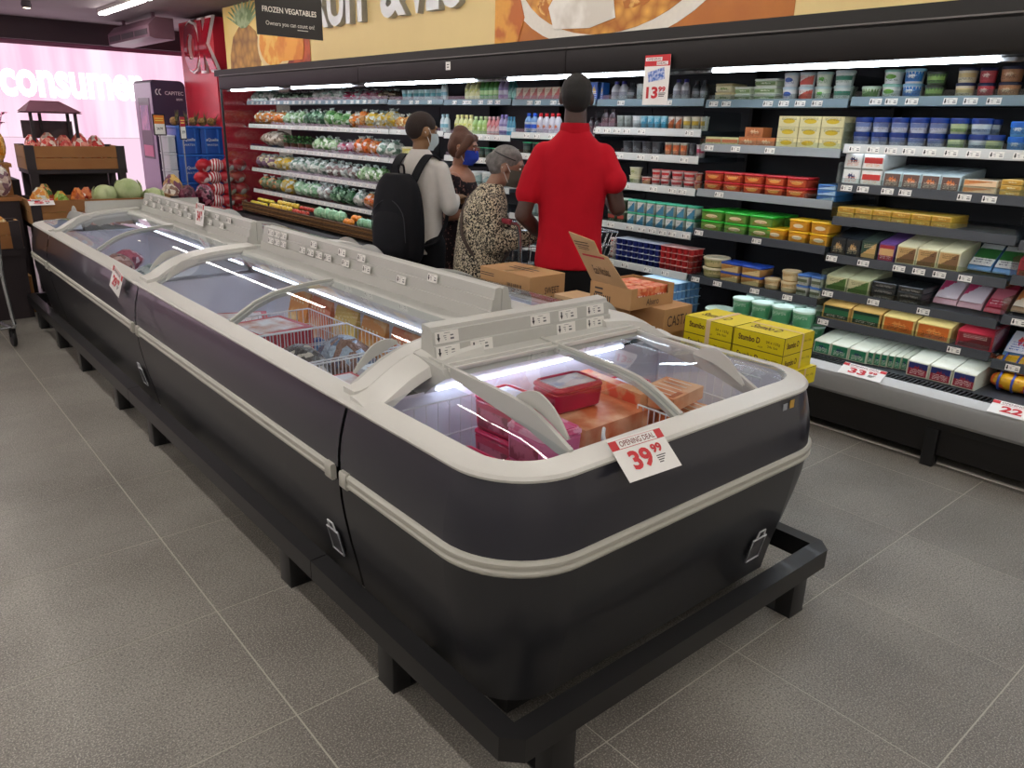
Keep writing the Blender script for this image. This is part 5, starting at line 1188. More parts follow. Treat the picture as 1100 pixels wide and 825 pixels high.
for (b, k, ty), cl in cols.items():
    shape, h, d, *_, desc, cat = TYPES[ty]
    cl.sort(key=lambda c: -c[0])
    z0 = .3775 if k == 'T' else SHELVES[b][k]+.0145
    where = ('bottom deck ' if k == 'T' else SHELF_WORD[k]+' ')+WHERE[b]
    for i, (y, w, lay, dep, xf) in enumerate(cl):
        D = d if d else min(w, .092 if shape == 'cup' else .068 if shape == 'bottle' else 9)
        for r in range(dep):
            for L in range(lay):
                lb = desc
                if len(cl) > 1: lb += ', %s from left' % ORD[i]
                if lay > 1: lb += ', '+({2: ('lower', 'upper'), 3: ('lower', 'middle', 'upper'), 4: ('bottom', 'second', 'third', 'top')}[lay][L])+' layer'
                if dep > 1: lb += ', '+('front', 'back')[r]+' row'
                lb += ', '+where
                if len(lb.split()) > 16: lb = lb.replace(' from left', ' along')
                if len(lb.split()) > 16: lb = lb.replace(' layer', '').replace(' row', '')
                jit = 0 if shape in ('multi',) else random.uniform(-.003, .003)
                it = fetch(ty, w, (xf+.012+D/2+r*(D+.008)+(.05 if shape == 'flat' else 0)+abs(jit), y, z0+L*h), random.uniform(-.03, .03) if lay == 1 and shape not in ('wedge', 'multi') else 0, lb, desc+'s, '+where)
                if shape == 'bag': q = .60 if b == 'V' and k == 0 else random.uniform(.74, .88); it.scale = (random.uniform(.9, 1.05), random.uniform(.92, 1.0), q)
# one orange box lying on the two below
fetch('orangebox', .12, (4.19, 2.70, SHELVES['B'][1]+.0145+.0551), .05, 'orange brown food box lying on top of two others on margarine bay shelf', 'orange boxes')
# fanned row of cheese packs in the deck of the cheese bay
random.seed(8)
for i in range(7):
    fetch('bluegreencheese', .030, (4.19+.010*i, 1.752-.032*i, .3775), 0, 'pale cheese pack leaning in fanned row, %s from left, bottom deck' % ORD[i], 'fanned cheese packs')
# tags on the price strips
for nm, k, ys in [('A', 0, (1.98, 1.9, 1.8, 1.62, 1.53, 1.43)), ('A', 1, (2.05, 1.95, 1.86, 1.77, 1.67, 1.57, 1.47, 1.37, 1.27)), ('A', 2, (2.06, 1.97, 1.84, 1.75, 1.47, 1.36)), ('A', 4, (2.08, 1.9, 1.71, 1.61, 1.51, 1.39)), ('A', 5, (2.07, 1.81, 1.55)), ('A', 6, (2.07, 1.37)),
                  ('B', 0, (2.97, 2.88, 2.6, 2.5, 2.4, 2.3)), ('B', 1, (2.97, 2.78, 2.55)), ('B', 2, (2.86,)), ('B', 3, (2.98, 2.56)), ('B', 4, (2.97, 2.80, 2.53, 2.31)),
                  ('C', 0, (3.72, 3.32)), ('C', 1, (3.93, 3.83, 3.74, 3.65, 3.52, 3.13)), ('C', 2, (3.7, 3.51, 3.39, 3.15)), ('C', 3, (3.62, 3.38, 3.22, 3.14)), ('C', 4, (3.74, 3.56, 3.45, 3.36, 3.27, 3.19, 3.08)), ('C', 5, (3.72, 3.58, 3.37, 3.22)),
                  ('N', 5, (1.12,)), ('N', 6, (1.10,))]: tags(nm, k, ys)
for nm, n in (('D', 7), ('E', 8), ('F', 6), ('V', 26)):
    y0, y1 = BAYS[nm]
    for k in range(len(SHELVES[nm])):
        if nm != 'V' and k > 3: continue
        tags(nm, k, [y0+.06+(y1-y0-.12)*(q+random.uniform(-.25, .25))/(n-1) for q in range(1, n-1)])

# long wicker basket with loose produce in the foot of the vegetable case
WICK = mat('wicker', '#8a6236', .7, var=.2, scale=60); WICK2 = mat('wicker dark', '#5f4022', .7, var=.2, scale=60)
for q in range(3):
    ya, yb = 6.76+1.125*q, 6.76+1.125*q+1.11
    t = thing('wicker_basket', 'long woven wicker basket under the bagged vegetables, %s from left' % ('third', 'second', 'first')[q], 'basket', (3.95, ya, .405), 0, 'wicker baskets of loose produce')
    MB().box(.01, .62, 0, yb-ya, 0, .02).build('basket_floor', WICK2, t, 0); MB().box(.60, .62, 0, yb-ya, 0, .10).build('basket_back', WICK2, t, 0)
    for r in range(5):
        m = MB(); n = 56; m.tube([(-.008+.008*(1 if (k+r) % 2 else -1)+.0, (yb-ya)*k/n, .018+.024*r) for k in range(n+1)], .0125, 5); m.build('woven_strand', WICK if r % 2 else WICK2, t)
    for k in range(29): MB().box(-.012, -.004, (yb-ya)*k/28-.004, (yb-ya)*k/28+.004, 0, .13).build('upright', WICK2, t, 0) if k % 7 == 0 else None
PROD = {'lemon': ('#e0c43c', .025, 'yellow lemon'), 'pepper': ('#e0b83c', .036, 'yellow pepper'), 'tomato': ('#c8402c', .029, 'red tomato'), 'orange': ('#e0862a', .042, 'orange'), 'lettuce': ('#a8d0b8', .054, 'wrapped pale green lettuce'), 'cabbage': ('#b8d8b0', .068, 'pale green cabbage')}
ZB = .426
def loose(kind, x, y, z, label):
    col, r, _ = PROD[kind]; m = MB(); m.ell((0, 0, r*.9), (r, r, r*.9), 12, 9)
    if kind == 'pepper': m.v = [(x_*(1+.12*math.cos(4*math.atan2(y_, x_))), y_*(1+.12*math.cos(4*math.atan2(y_, x_))), z_) for x_, y_, z_ in m.v]
    if kind == 'lemon': m.v = [(x_*1.3, y_, z_) for x_, y_, z_ in m.v]
    t = thing(kind, label, kind, (x, y, z), random.uniform(0, 6), 'loose produce in the wicker baskets')
    m.build('flesh', mat('produce '+kind, col, .35, var=.15, scale=20, bump=.3 if kind in ('lettuce', 'cabbage') else .1, bscale=30), t, 60)
    g = MB(); g.tube([(0, 0, r*1.75), (.004, 0, r*1.95)], .006 if kind != 'cabbage' else .014, 5)
    if kind in ('lettuce', 'cabbage'):
        for a in range(5): an = a*1.257; g.rings([[(r*1.03*math.cos(an+u*.55)*math.cos(v), r*1.03*math.sin(an+u*.55)*math.cos(v), r*.92+r*.95*math.sin(v)) for u in (-1, 0, 1)] for v in (-.6, -.1, .4, .9)], cap=False, closed=False)
    g.build('stalk' if kind not in ('lettuce', 'cabbage') else 'outer_leaves', mat('produce leaf '+kind, '#86b48c' if kind in ('lettuce', 'cabbage') else '#5a7a3c', .5), t, 50)
random.seed(77)
for kind, y0, y1, n, rows in (('lemon', 9.55, 10.05, 8, 2), ('pepper', 8.85, 9.45, 7, 2), ('tomato', 8.40, 8.80, 6, 2), ('cabbage', 7.62, 8.25, 4, 1), ('orange', 7.34, 7.52, 2, 2), ('lettuce', 6.84, 7.28, 4, 1)):
    for rr in range(rows):
        for q in range(n):
            y = y1-(y1-y0)*(q+.5)/n; loose(kind, 4.03+.10*rr+random.uniform(-.008, .008)+(.04 if kind in ('cabbage', 'lettuce') else 0), y, ZB+.07+.03*rr, '%s in the wicker basket, %s from left%s' % (PROD[kind][2], ORD[q], '' if rows == 1 else (', front row', ', back row')[rr]))
tag(MB().box(4.0, 4.5, 6.80, 10.08, ZB, ZB+.07).build('basket_liner', mat('liner dark', '#2a2a26', .8), None, 0), 'dark tray liner under the loose produce in the wicker baskets', 'liner')
sk = tag(pillow(.75, .30, .20, 5, .10, neck=False, n=16, nv=9).build('netted_sack', bag_mat('sack', '#b8a894', '#8a7a6a', '#d8ccba'), None, 40, (4.30, 9.70, SHELVES['V'][2]+.0145)), 'long beige netted sack at the left end of the third vegetable shelf', 'sack')
# ================================================================ what lies in the freezers
def icetub(loc, rz, w, d, h, body, lid, label, lidlabel=None):
    t = thing('ice_cream_tub', label, 'tub', loc, rz, 'ice cream tubs in the end freezer')
    MB().rbox(-w/2+.006, w/2-.006, -d/2+.006, d/2-.006, 0, h-.012, .02, n=3, taper=.004).build('tub', body, t)
    m = MB(); m.rbox(-w/2, w/2, -d/2, d/2, h-.016, h-.002, .022, n=3); m.build('lid', lid, t)
    m = MB(); m.tube([(x*(w/2-.008), y*(d/2-.008), h-.002) for x, y in ((-1, -.8), (-.8, -1), (.8, -1), (1, -.8), (1, .8), (.8, 1), (-.8, 1), (-1, .8))], .005, 6, closed=True); m.build('lid_ridge', lid, t)
    if lidlabel: MB().box(-w/2+.022, w/2-.022, -d/2+.022, d/2-.022, h-.002, h+.0005).build('lid_label', lidlabel, t)
    for s in (-1, 1):
        MB().box(-.0006, .0006, -d*.36, d*.36, h*.15, h*.72).build('label', mat('tub print', '#c8607c', .35, col2='#8a1c3c', c2scale=24, c2w=.1), t, 0, (s*(w/2-.0035), 0, 0))
MAG = mat('tub crimson', '#c4154a', .3, var=.03, coat=.2); MAGL = mat('tub crimson lid', '#cc1a52', .3, var=.03); PNK = mat('tub pink', '#e06a9c', .3, var=.03); PNKL = mat('tub pink lid', '#e8548c', .3, col2='#f0a0c0', c2scale=22, c2w=.08)
LLAB = mat('lid picture', '#dfe0ee', .35, col2='#6a86c8', c2scale=16, c2w=.25, c2pos=.58); PLAB = mat('lid pink picture', '#e0468a', .35, col2='#5a2a44', c2scale=30, c2w=.06, c2pos=.64)
ZF = .521
for (x, y, rz, n, cols, txt) in ((1.455, 1.70, .05, 2, 'm', 'crimson ice cream tub in the back left stack'), (1.215, 1.60, .02, 1, 'm', 'low crimson ice cream tub beside the left glass'), (1.375, 1.455, -.02, 2, 'p', 'pink ice cream tub at the front left')):
    for k in range(n):
        p = cols == 'p' and k == n-1
        icetub((x, y, ZF+.118*k), rz, .155 if p else .15, .17 if p else .19, .118, PNK if p else MAG, PNKL if p else MAGL, (txt if n == 1 else txt+(', upper one' if k == n-1 else ', lower one')), PLAB if p else LLAB)
OBM = mat('lolly box orange', '#e07a48', .4, col2='#f0b890', c2scale=9, c2w=.2); STICK = printed('lolly box print', '#e8926a', '#f4e8dc', '#b84a30', c=(.5, .5), r=(.42, .3))
def icebox(loc, rz, w, d, h, m, label, pic=True):
    t = thing('ice_lolly_box', label, 'box', loc, rz, 'ice lolly boxes in the end freezer'); MB().box(-w/2, w/2, -d/2, d/2, 0, h).build('carton', m, t, 0)
    if pic:
        g = MB()
        for k in range(5):
            x = -w*.36+k*w*.17; g.add([(x, -d*.3, h+.0012), (x+w*.035, -d*.3, h+.0012), (x+w*.10, d*.36, h+.0012), (x+w*.065, d*.36, h+.0012)], [(0, 1, 2, 3)])
        g.build('lolly_print', mat('lolly white', '#f2e6dc', .4), t, 0); MB().box(-w*.42, -w*.1, -d*.42, -d*.3, h, h+.001).build('print_band', mat('print brown', '#b8542c', .5), t, 0)
icebox((1.70, 1.62, ZF), .04, .30, .30, .17, OBM, 'large orange ice lolly box under the crimson tub in the middle', False)
icetub((1.665, 1.66, ZF+.171), -.05, .20, .14, .085, MAG, MAGL, 'crimson ice cream tub with blue and white lid picture on the orange box', LLAB)
icebox((1.885, 1.66, ZF), -.06, .045, .30, .21, mat('lolly box pale', '#e8a878', .4, col2='#e05a3a', c2scale=12), 'upright pale orange lolly box in the middle of the end freezer', False)
for k, (x, y, rz, z) in enumerate(((2.02, 1.42, .1, .14), (2.06, 1.58, -.05, .16), (1.99, 1.50, .15, .205))):
    icebox((x, y, ZF+(0 if k < 2 else .165)), rz, .20, .145, z if k < 2 else .045, OBM, 'orange ice lolly box at the right, '+('front one', 'back one', 'lying across the other two')[k])
icetub((2.02, 1.735, ZF), 0, .20, .13, .16, MAG, MAGL, 'crimson ice cream tub at the back right of the end freezer', LLAB)
cs = thing('ice_cream_cake', 'round dark red ice cream pack in the wire basket at the front', 'ice cream', (1.72, 1.375, ZF))
MB().lathe([(.02, 0), (.085, .004), (.095, .06), (.085, .115), (.05, .13), (.002, .132)], 18).build('dome_lid', mat('dome crimson', '#a81c3c', .2, col2='#d87a8c', c2scale=18, c2w=.2, coat=.4), cs)
MB().lathe([(.096, .045), (.100, .05), (.100, .062), (.096, .066)], 18).build('rim_band', MAGL, cs)
ib = tag(pillow(.16, .12, .10, 9, .15, neck=False).build('frozen_bag', bag_mat('crimson mix', '#b83c5c', '#6a2438', '#e0b8c4'), None, 30, (1.585, 1.37, ZF)), 'crimson bag of frozen fruit at the front of the end freezer', 'bag')
BW = mat('basket wire white', '#dfe2e8', .4, var=.02)
def wire_panel(p0, p1, z0, z1, name, label, n, group, handle=False):
    """free-standing wire divider from p0 to p1"""
    m = MB(); a, b = Vector(p0), Vector(p1)
    for k in range(n+1):
        q = a.lerp(b, k/n); m.tube([(q.x, q.y, z0), (q.x, q.y, z1)], .0022, 4)
    for z in (z0+.003, (z0+z1)/2, z1): m.tube([(a.x, a.y, z), (b.x, b.y, z)], .003, 5)
    return tag(m.build(name, BW), label, 'basket divider', group)
wire_panel((1.12, 1.795), (1.42, 1.795), ZF, .75, 'wire_divider', 'white wire divider at the back left of the end freezer', 7, 'wire dividers')
m = MB(); m.tube(smoothpath([(1.47, 1.30, ZF), (1.47, 1.30, .70), (1.485, 1.33, .735), (1.53, 1.37, .735), (1.545, 1.385, .70), (1.545, 1.385, ZF)], 5), .0055, 6); tag(m.build('wire_loop', BW), 'white wire loop handle standing up beside the pink ice cream tub', 'wire handle')
wire_panel((1.83, 1.27), (1.83, 1.50), ZF, .705, 'wire_divider', 'white wire divider beside the dark red ice cream pack', 10, 'wire dividers')
wire_panel((2.28, 1.34), (2.28, 1.78), ZF, .75, 'wire_divider', 'white wire divider along the right wall of the end freezer', 12, 'wire dividers')
def wire_basket(x0, x1, y0, y1, z0, z1, label, n=14):
    m = MB()
    for f in (0, .35, .7, 1):
        e = .012*(1-f); z = z0+(z1-z0)*f; m.tube([(x0+e, y0+e, z), (x1-e, y0+e, z), (x1-e, y1-e, z), (x0+e, y1-e, z)], .0035 if f == 1 else .0022, 5, closed=True)
    c4 = [(x0, y0), (x1, y0), (x1, y1), (x0, y1)]
    for e in range(4):
        a, b = c4[e], c4[(e+1) % 4]
        for k in range(n): x, y = a[0]+(b[0]-a[0])*k/n, a[1]+(b[1]-a[1])*k/n; m.tube([(x, y, z0), (x, y, z1)], .002, 4)
    for k in range(1, n): y = y0+(y1-y0)*k/n; m.tube([(x0, y, z0), (x1, y, z0)], .002, 4)
    return tag(m.build('wire_basket', BW), label, 'wire basket', 'freezer wire baskets')
ZL = .501
wire_basket(1.10, 1.52, 2.02, 2.40, ZL, .735, 'white wire basket nearest the end freezer under the left lid')
wire_basket(1.10, 1.52, 2.43, 2.86, ZL, .735, 'white wire basket second from the end freezer under the left lid')
wire_basket(1.10, 1.52, 2.89, 3.22, ZL, .73, 'white wire basket third from the end freezer under the left lid')
def frozen(x, y, w, d, h, seed, cols, label, rz=0, z=ZL+.004):
    o = pillow(w, d, h, seed, .12, neck=False, n=14).build('frozen_bag', bag_mat('fz'+cols[0]+cols[1], *cols), None, 35, (x, y, z)); o.rotation_euler = (0, 0, rz)
    return tag(o, label, 'frozen food', 'bags and boxes in the left freezer')
def fbox(x, y, z, w, d, h, m, label, rz=0):
    t = thing('frozen_food_box', label, 'box', (x, y, z), rz, 'bags and boxes in the left freezer'); MB().box(-w/2, w/2, -d/2, d/2, 0, h).build('carton', m, t, 0)
    MB().box(-w*.4, w*.4, -d*.4, d*.4, h, h+.0012).build('label', mat('food picture', '#dfe2ea', .4, col2='#b86a44', c2scale=10, c2w=.25, c2pos=.55), t, 0); return t
FR = mat('food box red', '#c02434', .4, col2='#e8d8d4', c2scale=8, c2w=.05, c2pos=.62); FBL = mat('food box blue', '#2a56b0', .4, col2='#c8d4e8', c2scale=9, c2w=.06, c2pos=.6)
fbox(1.20, 2.30, ZL, .15, .16, .19, FR, 'red frozen food box in the nearest wire basket'); fbox(1.20, 2.13, ZL, .15, .15, .18, FBL, 'blue frozen food box in the nearest wire basket'); fbox(1.40, 2.22, ZL, .20, .30, .21, mat('food box pale', '#d4dce8', .4, col2='#c8744c', c2scale=7, c2w=.15, c2pos=.6), 'pale frozen fish box in the nearest wire basket', .08)
frozen(1.21, 2.64, .36, .19, .23, 5, ('#5a5a58', '#34302e', '#b8b0a4'), 'grey bag of frozen mussels in the second wire basket'); frozen(1.41, 2.66, .38, .20, .23, 6, ('#8a6a5c', '#a8b8cc', '#5a6a86'), 'blue and brown bag of frozen fish in the second wire basket')
fbox(1.26, 3.06, ZL, .26, .26, .22, FR, 'red frozen food box in the third wire basket', .12); frozen(1.44, 2.98, .14, .12, .15, 7, ('#6f93c0', '#c8d8ec', '#3a5a9a'), 'blue frozen bag beside the red box in the third wire basket')
fbox(1.28, 3.46, ZL, .26, .22, .17, FR, 'red frozen food box behind the wire baskets', -.35)
for k, y in enumerate((2.10, 2.32, 2.54, 2.78, 3.02, 3.26, 3.48)):
    t = thing('frozen_chips_bag', 'orange and yellow frozen chips bag leaning on the rear wall, %s from the end freezer' % ORD[k], 'frozen food', (1.585, y, ZL), 0, 'chips bags along the rear wall')
    m = MB(); rs = []
    for v, th in ((0, .004), (.1, .025), (.5, .032), (.9, .02), (1, .004)): rs.append([(-th+.05*v, -.098, .275*v), (-th+.05*v, .098, .275*v), (th*.6+.05*v, .098, .275*v), (th*.6+.05*v, -.098, .275*v)])
    m.rings(rs).build('bag', mat('chips bag %d' % (k % 3), ('#e0923c', '#e8c86a', '#e07a4a')[k % 3], .35, col2=('#f0dca0', '#d88a34', '#f2cfa0')[k % 3], c2scale=7, c2w=.12), t)
    g = MB()
    for q in range(5): g.add([(-.034+.05*.55, -.07+.03*q, .08), (-.034+.05*.55, -.055+.03*q, .08), (-.030+.05*.85, -.03+.03*q, .21), (-.030+.05*.85, -.042+.03*q, .21)], [(0, 1, 2, 3)])
    g.build('chips_print', mat('chips cream', '#f4e6b8', .5), t, 0)
frozen(1.30, 5.62, .30, .20, .16, 12, ('#a8705c', '#6a4038', '#d8b0a0'), 'brown bag of frozen meat in the far left freezer'); frozen(1.36, 5.05, .28, .22, .17, 13, ('#8aa4a0', '#c8d4d0', '#4a6a6a'), 'pale teal bag of frozen vegetables in the far left freezer'); frozen(1.32, 4.55, .30, .2, .17, 14, ('#9ab0a0', '#e0e4dc', '#5a7a5c'), 'pale green bag of frozen peas in the far left freezer'); frozen(1.42, 5.86, .2, .2, .15, 15, ('#c85a6a', '#e8c8d0', '#8a2c44'), 'pink frozen bag at the far end of the left freezer')
# right row: a few packs seen through the glass
frozen(1.95, 2.35, .3, .24, .26, 16, ('#c8b0b8', '#e8e0e4', '#a86a80'), 'pale pink frozen bag in the nearer right freezer'); frozen(1.95, 2.75, .3, .24, .26, 17, ('#a8b8cc', '#e0e6ec', '#6a80a0'), 'pale blue frozen bag in the nearer right freezer')
# ================================================================ price cards, cartons and the yellow boxes
def price_card(loc, rot, w, h, big, small, label, wide=True, parent=None):
    t = thing('price_card', label, 'price card', loc, 0, 'red and white price cards'); t.rotation_euler = rot
    MB().box(-w/2, w/2, 0, .002, -h/2, h/2).build('card', mat('card white', '#ecebe8', .45, var=.02), t, 0)
    RB = mat('card red', '#c8232c', .45, var=.03); e = -.0008
    if wide:
        MB().box(-w/2, w/2, e, .0, h*.24, h*.46).build('red_band', RB, t, 0); MB().box(-w*.36, w*.36, e*2, e, h*.25, h*.45).build('white_panel', mat('card white', '#ecebe8'), t, 0)
        letters('OPENING DEAL', mat('ink dark red', '#7a1a1e', .5), t, (0, e*2.6, h*.35), w=w*.66, h=h*.13, bold=.01)
        letters(big, RB, t, (-w*.10, e*2, -h*.08), w=w*.40, h=h*.46, bold=.04); letters(small, RB, t, (w*.24, e*2, h*.05), w=w*.2, h=h*.22, bold=.04)
        for k in range(4): MB().box(w*.17, w*.34-.006*k, e, 0, -h*(.14+.05*k), -h*(.12+.05*k)).build('small_print', INK, t, 0)
    else:
        MB().box(-w/2, w/2, e, 0, h*.28, h*.5).build('red_band', RB, t, 0)
        MB().box(-w*.47, w*.18, e*2, e, h*.385, h*.455).build('white_panel', mat('card white', '#ecebe8'), t, 0); MB().box(-w*.02, w*.42, e*2, e, h*.30, h*.37).build('white_panel', mat('card white', '#ecebe8'), t, 0)
        letters('OPENING', mat('ink dark red', '#7a1a1e', .5), t, (-w*.14, e*2.6, h*.42), w=w*.54, h=h*.045, bold=.01); letters('DEAL', mat('ink dark red', '#7a1a1e', .5), t, (w*.2, e*2.6, h*.335), w=w*.36, h=h*.045, bold=.01)
        g = MB(); g.add([(-w*.36, e, h*.16), (w*.28, e, h*.255), (w*.34, e, h*.02), (-w*.30, e, -h*.04)], [(0, 1, 2, 3)]); g.build('product_picture', mat('picture blue', '#2c5fb8', .5, col2='#b8c4e4', c2scale=60, c2w=.2), t, 0)
        letters(big, RB, t, (-w*.13, e*2, -h*.25), w=w*.46, h=h*.24, bold=.04); letters(small, RB, t, (w*.26, e*2, -h*.185), w=w*.28, h=h*.11, bold=.04)
        for k in range(3): MB().box(w*.14, w*.4-.005*k, e, 0, -h*(.27+.03*k), -h*(.255+.03*k)).build('small_print', INK, t, 0)
    return t
price_card((1.432, 1.138, .766), (-.88, 0, -.06), .188, .120, '39', '99', 'white and red 39.99 price card on the front rim of the end freezer')
price_card((.965, 4.26, .745), (-.25, .25, -PI/2), .16, .12, '29', '99', 'small white price card clipped on the rim of the far left freezer')
price_card((1.585, 4.76, 1.0), (-.15, 0, -PI/2), .13, .13, '34', '99', 'small white and red price card on the far price rail')
price_card((3.842, 1.69, .392), (-1.05, 0, -PI/2), .225, .085, '33', '99', 'white and red 33.99 price card lying on the display case bumper')
price_card((3.842, .97, .392), (-1.05, 0, -PI/2), .225, .085, '22', '99', 'white and red price card on the bumper at the right edge')
price_card((3.765, 3.155, 1.83), (0, 0, -PI/2), .19, .275, '13', '99', 'tall white and red 13.99 price card hanging from the canopy', False)
# --- cardboard
KRAFT = mat('cardboard', '#b58a5c', .8, var=.05, scale=20, bump=.05, bscale=90); KRAFT2 = mat('cardboard pale', '#c2a078', .8, var=.05, scale=20); KRAFTIN = mat('cardboard inside', '#c29a6e', .8, var=.04); TAPE = mat('carton tape', '#a8824e', .35); PRT = mat('carton print', '#5a4030', .7); PRB = mat('carton print dark', '#3a2e2a', .7)
FAR_ = 1.035
def carton(x0, x1, y0, y1, z0, z1, label, m=KRAFT, words=(), bars=None, top=True):
    """closed box; words = (text, face, u, v, w, h) with u, v = 0..1 on the face"""
    x0, x1, y0, y1 = [q*FAR_ for q in (x0, x1, y0, y1)]; z0, z1 = [0 if q == 0 else 1.55-(1.55-q)*FAR_ for q in (z0, z1)]
    t = thing('cardboard_box', label, 'cardboard box', ((x0+x1)/2, (y0+y1)/2, z0), 0, 'cardboard boxes by the freezer'); hx, hy, h = (x1-x0)/2, (y1-y0)/2, z1-z0
    MB().rbox(-hx, hx, -hy, hy, 0, h, .003, n=1).build('box_body', m, t, 20)
    if top:
        MB().box(-hx+.001, hx-.001, -.0015, .0015, h-.001, h+.0008).build('flap_seam', PRT, t, 0); MB().box(-hx*.98, hx*.98, -.025, .025, h, h+.0006).build('tape', TAPE, t, 0)
    for s, f, u, v, w, hh in words:
        if f == 'L': letters(s, PRB, t, (-hx-.0012, hy-2*hy*u, h*v), w=w, h=hh, rot=FACE_L, name='printed_word')
        elif f == 'F': letters(s, PRB, t, (-hx+2*hx*u, -hy-.0012, h*v), w=w, h=hh, rot=FACE_F, name='printed_word')
        else: letters(s, PRB, t, (-hx+2*hx*u, hy-2*hy*v, h+.0012), w=w, h=hh, rot=(0, 0, -PI/2), name='printed_word')
    if bars:
        f, u, v, w, hh = bars; n = 13
        g = MB()
        for k in range(n):
            a = -w/2+w*k/n; b = a+w/n*(.3+.5*((k*7) % 5)/5)
            if f == 'L': y = hy-2*hy*u; g.add([(-hx-.0014, y-a, h*v-hh/2), (-hx-.0014, y-b, h*v-hh/2), (-hx-.0014, y-b, h*v+hh/2), (-hx-.0014, y-a, h*v+hh/2)], [(0, 1, 2, 3)])
        g.build('barcode', PRB, t, 0)
    return t
# stack left: two boxes on two more
carton(2.42, 2.67, 2.72, 3.11, 0, .36, 'plain brown cardboard box at the bottom of the left carton stack'); carton(2.42, 2.67, 2.72, 3.11, .36, .665, 'brown cardboard box in the middle of the left carton stack', words=[('2 KG', 'F', .6, .3, .08, .03)])
carton(2.42, 2.655, 2.705, 3.095, .666, .865, 'sealed brown cardboard box with barcode on top of the left carton stack', words=[('CHIPS', 'L', .62, .22, .13, .034), ('6x2KG', 'L', .42, .50, .07, .02), ('=', 'L', .16, .84, .11, .015), ('=', 'T', .55, .5, .2, .05), ('SWEET', 'F', .62, .62, .10, .034), ('N CUT', 'F', .62, .40, .09, .030)], bars=('L', .70, .62, .12, .055))
# stack right: pale wide box, box standing on its end, open box on top
carton(2.42, 2.80, 2.06, 2.56, 0, .40, 'big brown cardboard box at the bottom of the right carton stack'); carton(2.42, 2.80, 2.06, 2.56, .40, .70, 'brown cardboard box in the middle of the right carton stack')
pb = carton(2.43, 2.58, 2.20, 2.545, .701, .815, 'pale cardboard box with a blue drop emblem under the open carton', KRAFT2, words=[('=', 'L', .35, .2, .14, .018), ('=', 'L', .72, .35, .10, .015)])
m = MB(); m.add([(-.0765, .088, .075), (-.0765, .070, .035), (-.0765, .088, .022), (-.0765, .106, .035)], [(0, 1, 2, 3)]); m.build('drop_emblem', mat('emblem blue', '#1f5a86', .5), pb, 0)
carton(2.60, 2.80, 2.03, 2.40, .701, .815, 'brown cardboard box with large print on its end under the open carton', words=[('CASTA', 'F', .5, .5, .15, .05)])
oc = thing('open_carton', 'open cardboard carton of orange packets with its flap standing up', 'cardboard box', (2.60*FAR_, 2.22*FAR_, 1.55-(1.55-.816)*FAR_), 0, 'cardboard boxes by the freezer')
W, D, H = .295, .25, .095
m = MB(); m.box(-W/2, W/2, -D/2, D/2, 0, .004); m.box(-W/2, -W/2+.004, -D/2, D/2, .004, H); m.box(W/2-.004, W/2, -D/2, D/2, .004, H); m.box(-W/2+.004, W/2-.004, D/2-.004, D/2, .004, H)
m.box(-W/2+.004, W/2-.004, -D/2, -D/2+.004, .004, H*.55); m.box(-W/2+.004, -W/2+.04, -D/2, -D/2+.004, H*.55, H); m.box(W/2-.04, W/2-.004, -D/2, -D/2+.004, H*.55, H); m.build('box_body', KRAFT, oc, 0)
m = MB(); m.add([(0, D/2, 0), (0, -D/2+.02, 0), (0, -D/2+.06, .17), (0, -.02, .18), (0, -.02, .25), (0, D/2, .28)], [(0, 1, 2, 3, 4, 5)]); m.v += [(x+.004, y, z) for x, y, z in m.v]; n = 6
m.f += [tuple(reversed(range(6, 12)))]+[(k, (k+1) % 6, (k+1) % 6+6, k+6) for k in range(6)]; m.m += [0]*7
fl = m.build('flap', KRAFTIN, oc, 0, (-W/2, 0, H)); fl.rotation_euler = (0, -.60, -.05)
MB().box(-.0015, -.0005, -.04, .10, .155, .165).build('red_bar', mat('print red', '#b8202a', .6), fl, 0)
letters('Easi Nicolas', PRB, fl, (-.0015, .02, .08), w=.10, h=.05, rot=FACE_L, name='printed_word'); letters('=', PRT, fl, (-.0015, .07, .225), w=.09, h=.02, rot=FACE_L, name='printed_word'); letters('=', PRT, fl, (-.0015, .07, .20), w=.07, h=.014, rot=FACE_L, name='printed_word')
letters('=', PRB, oc, (-W/2-.0015, .07, H*.62), w=.05, h=.03, rot=FACE_L, name='printed_word'); letters('Alsero', PRB, oc, (.0, -D/2-.0015, H*.28), w=.085, h=.03, rot=FACE_F, name='printed_word')
g = MB()
for k in range(9): g.box(-W/2-.001, -W/2, .10-.012*k-.005, .10-.012*k, .012, .042)
g.build('barcode', PRB, oc, 0)
ORP = printed('orange packet print', '#e06a3c', '#f0d0b8', '#8a2c18', c=(.5, .5), r=(.35, .25)); ORP2 = mat('orange packet', '#dd6238', .4, col2='#e89a70', c2scale=30, c2w=.1)
for i in range(2):
    for j in range(3):
        t = thing('orange_packet', 'orange packet in the open carton, %s column, %s from the front' % (('left', 'right')[i], ORD[j]), 'packet', (2.60*FAR_-.066+.132*i, 2.22*FAR_-.074+.075*j, 1.55-(1.55-.816)*FAR_+.0045), 0, 'orange packets in the open carton')
        MB().rbox(-.058, .058, -.034, .034, 0, .082, .006).build('packet', ORP2, t); MB().box(-.03, .03, -.0352, -.0345, .012, .05).build('label', mat('packet label', '#f0d8c8', .5, col2='#b83a24', c2scale=60, c2w=.1), t, 0)
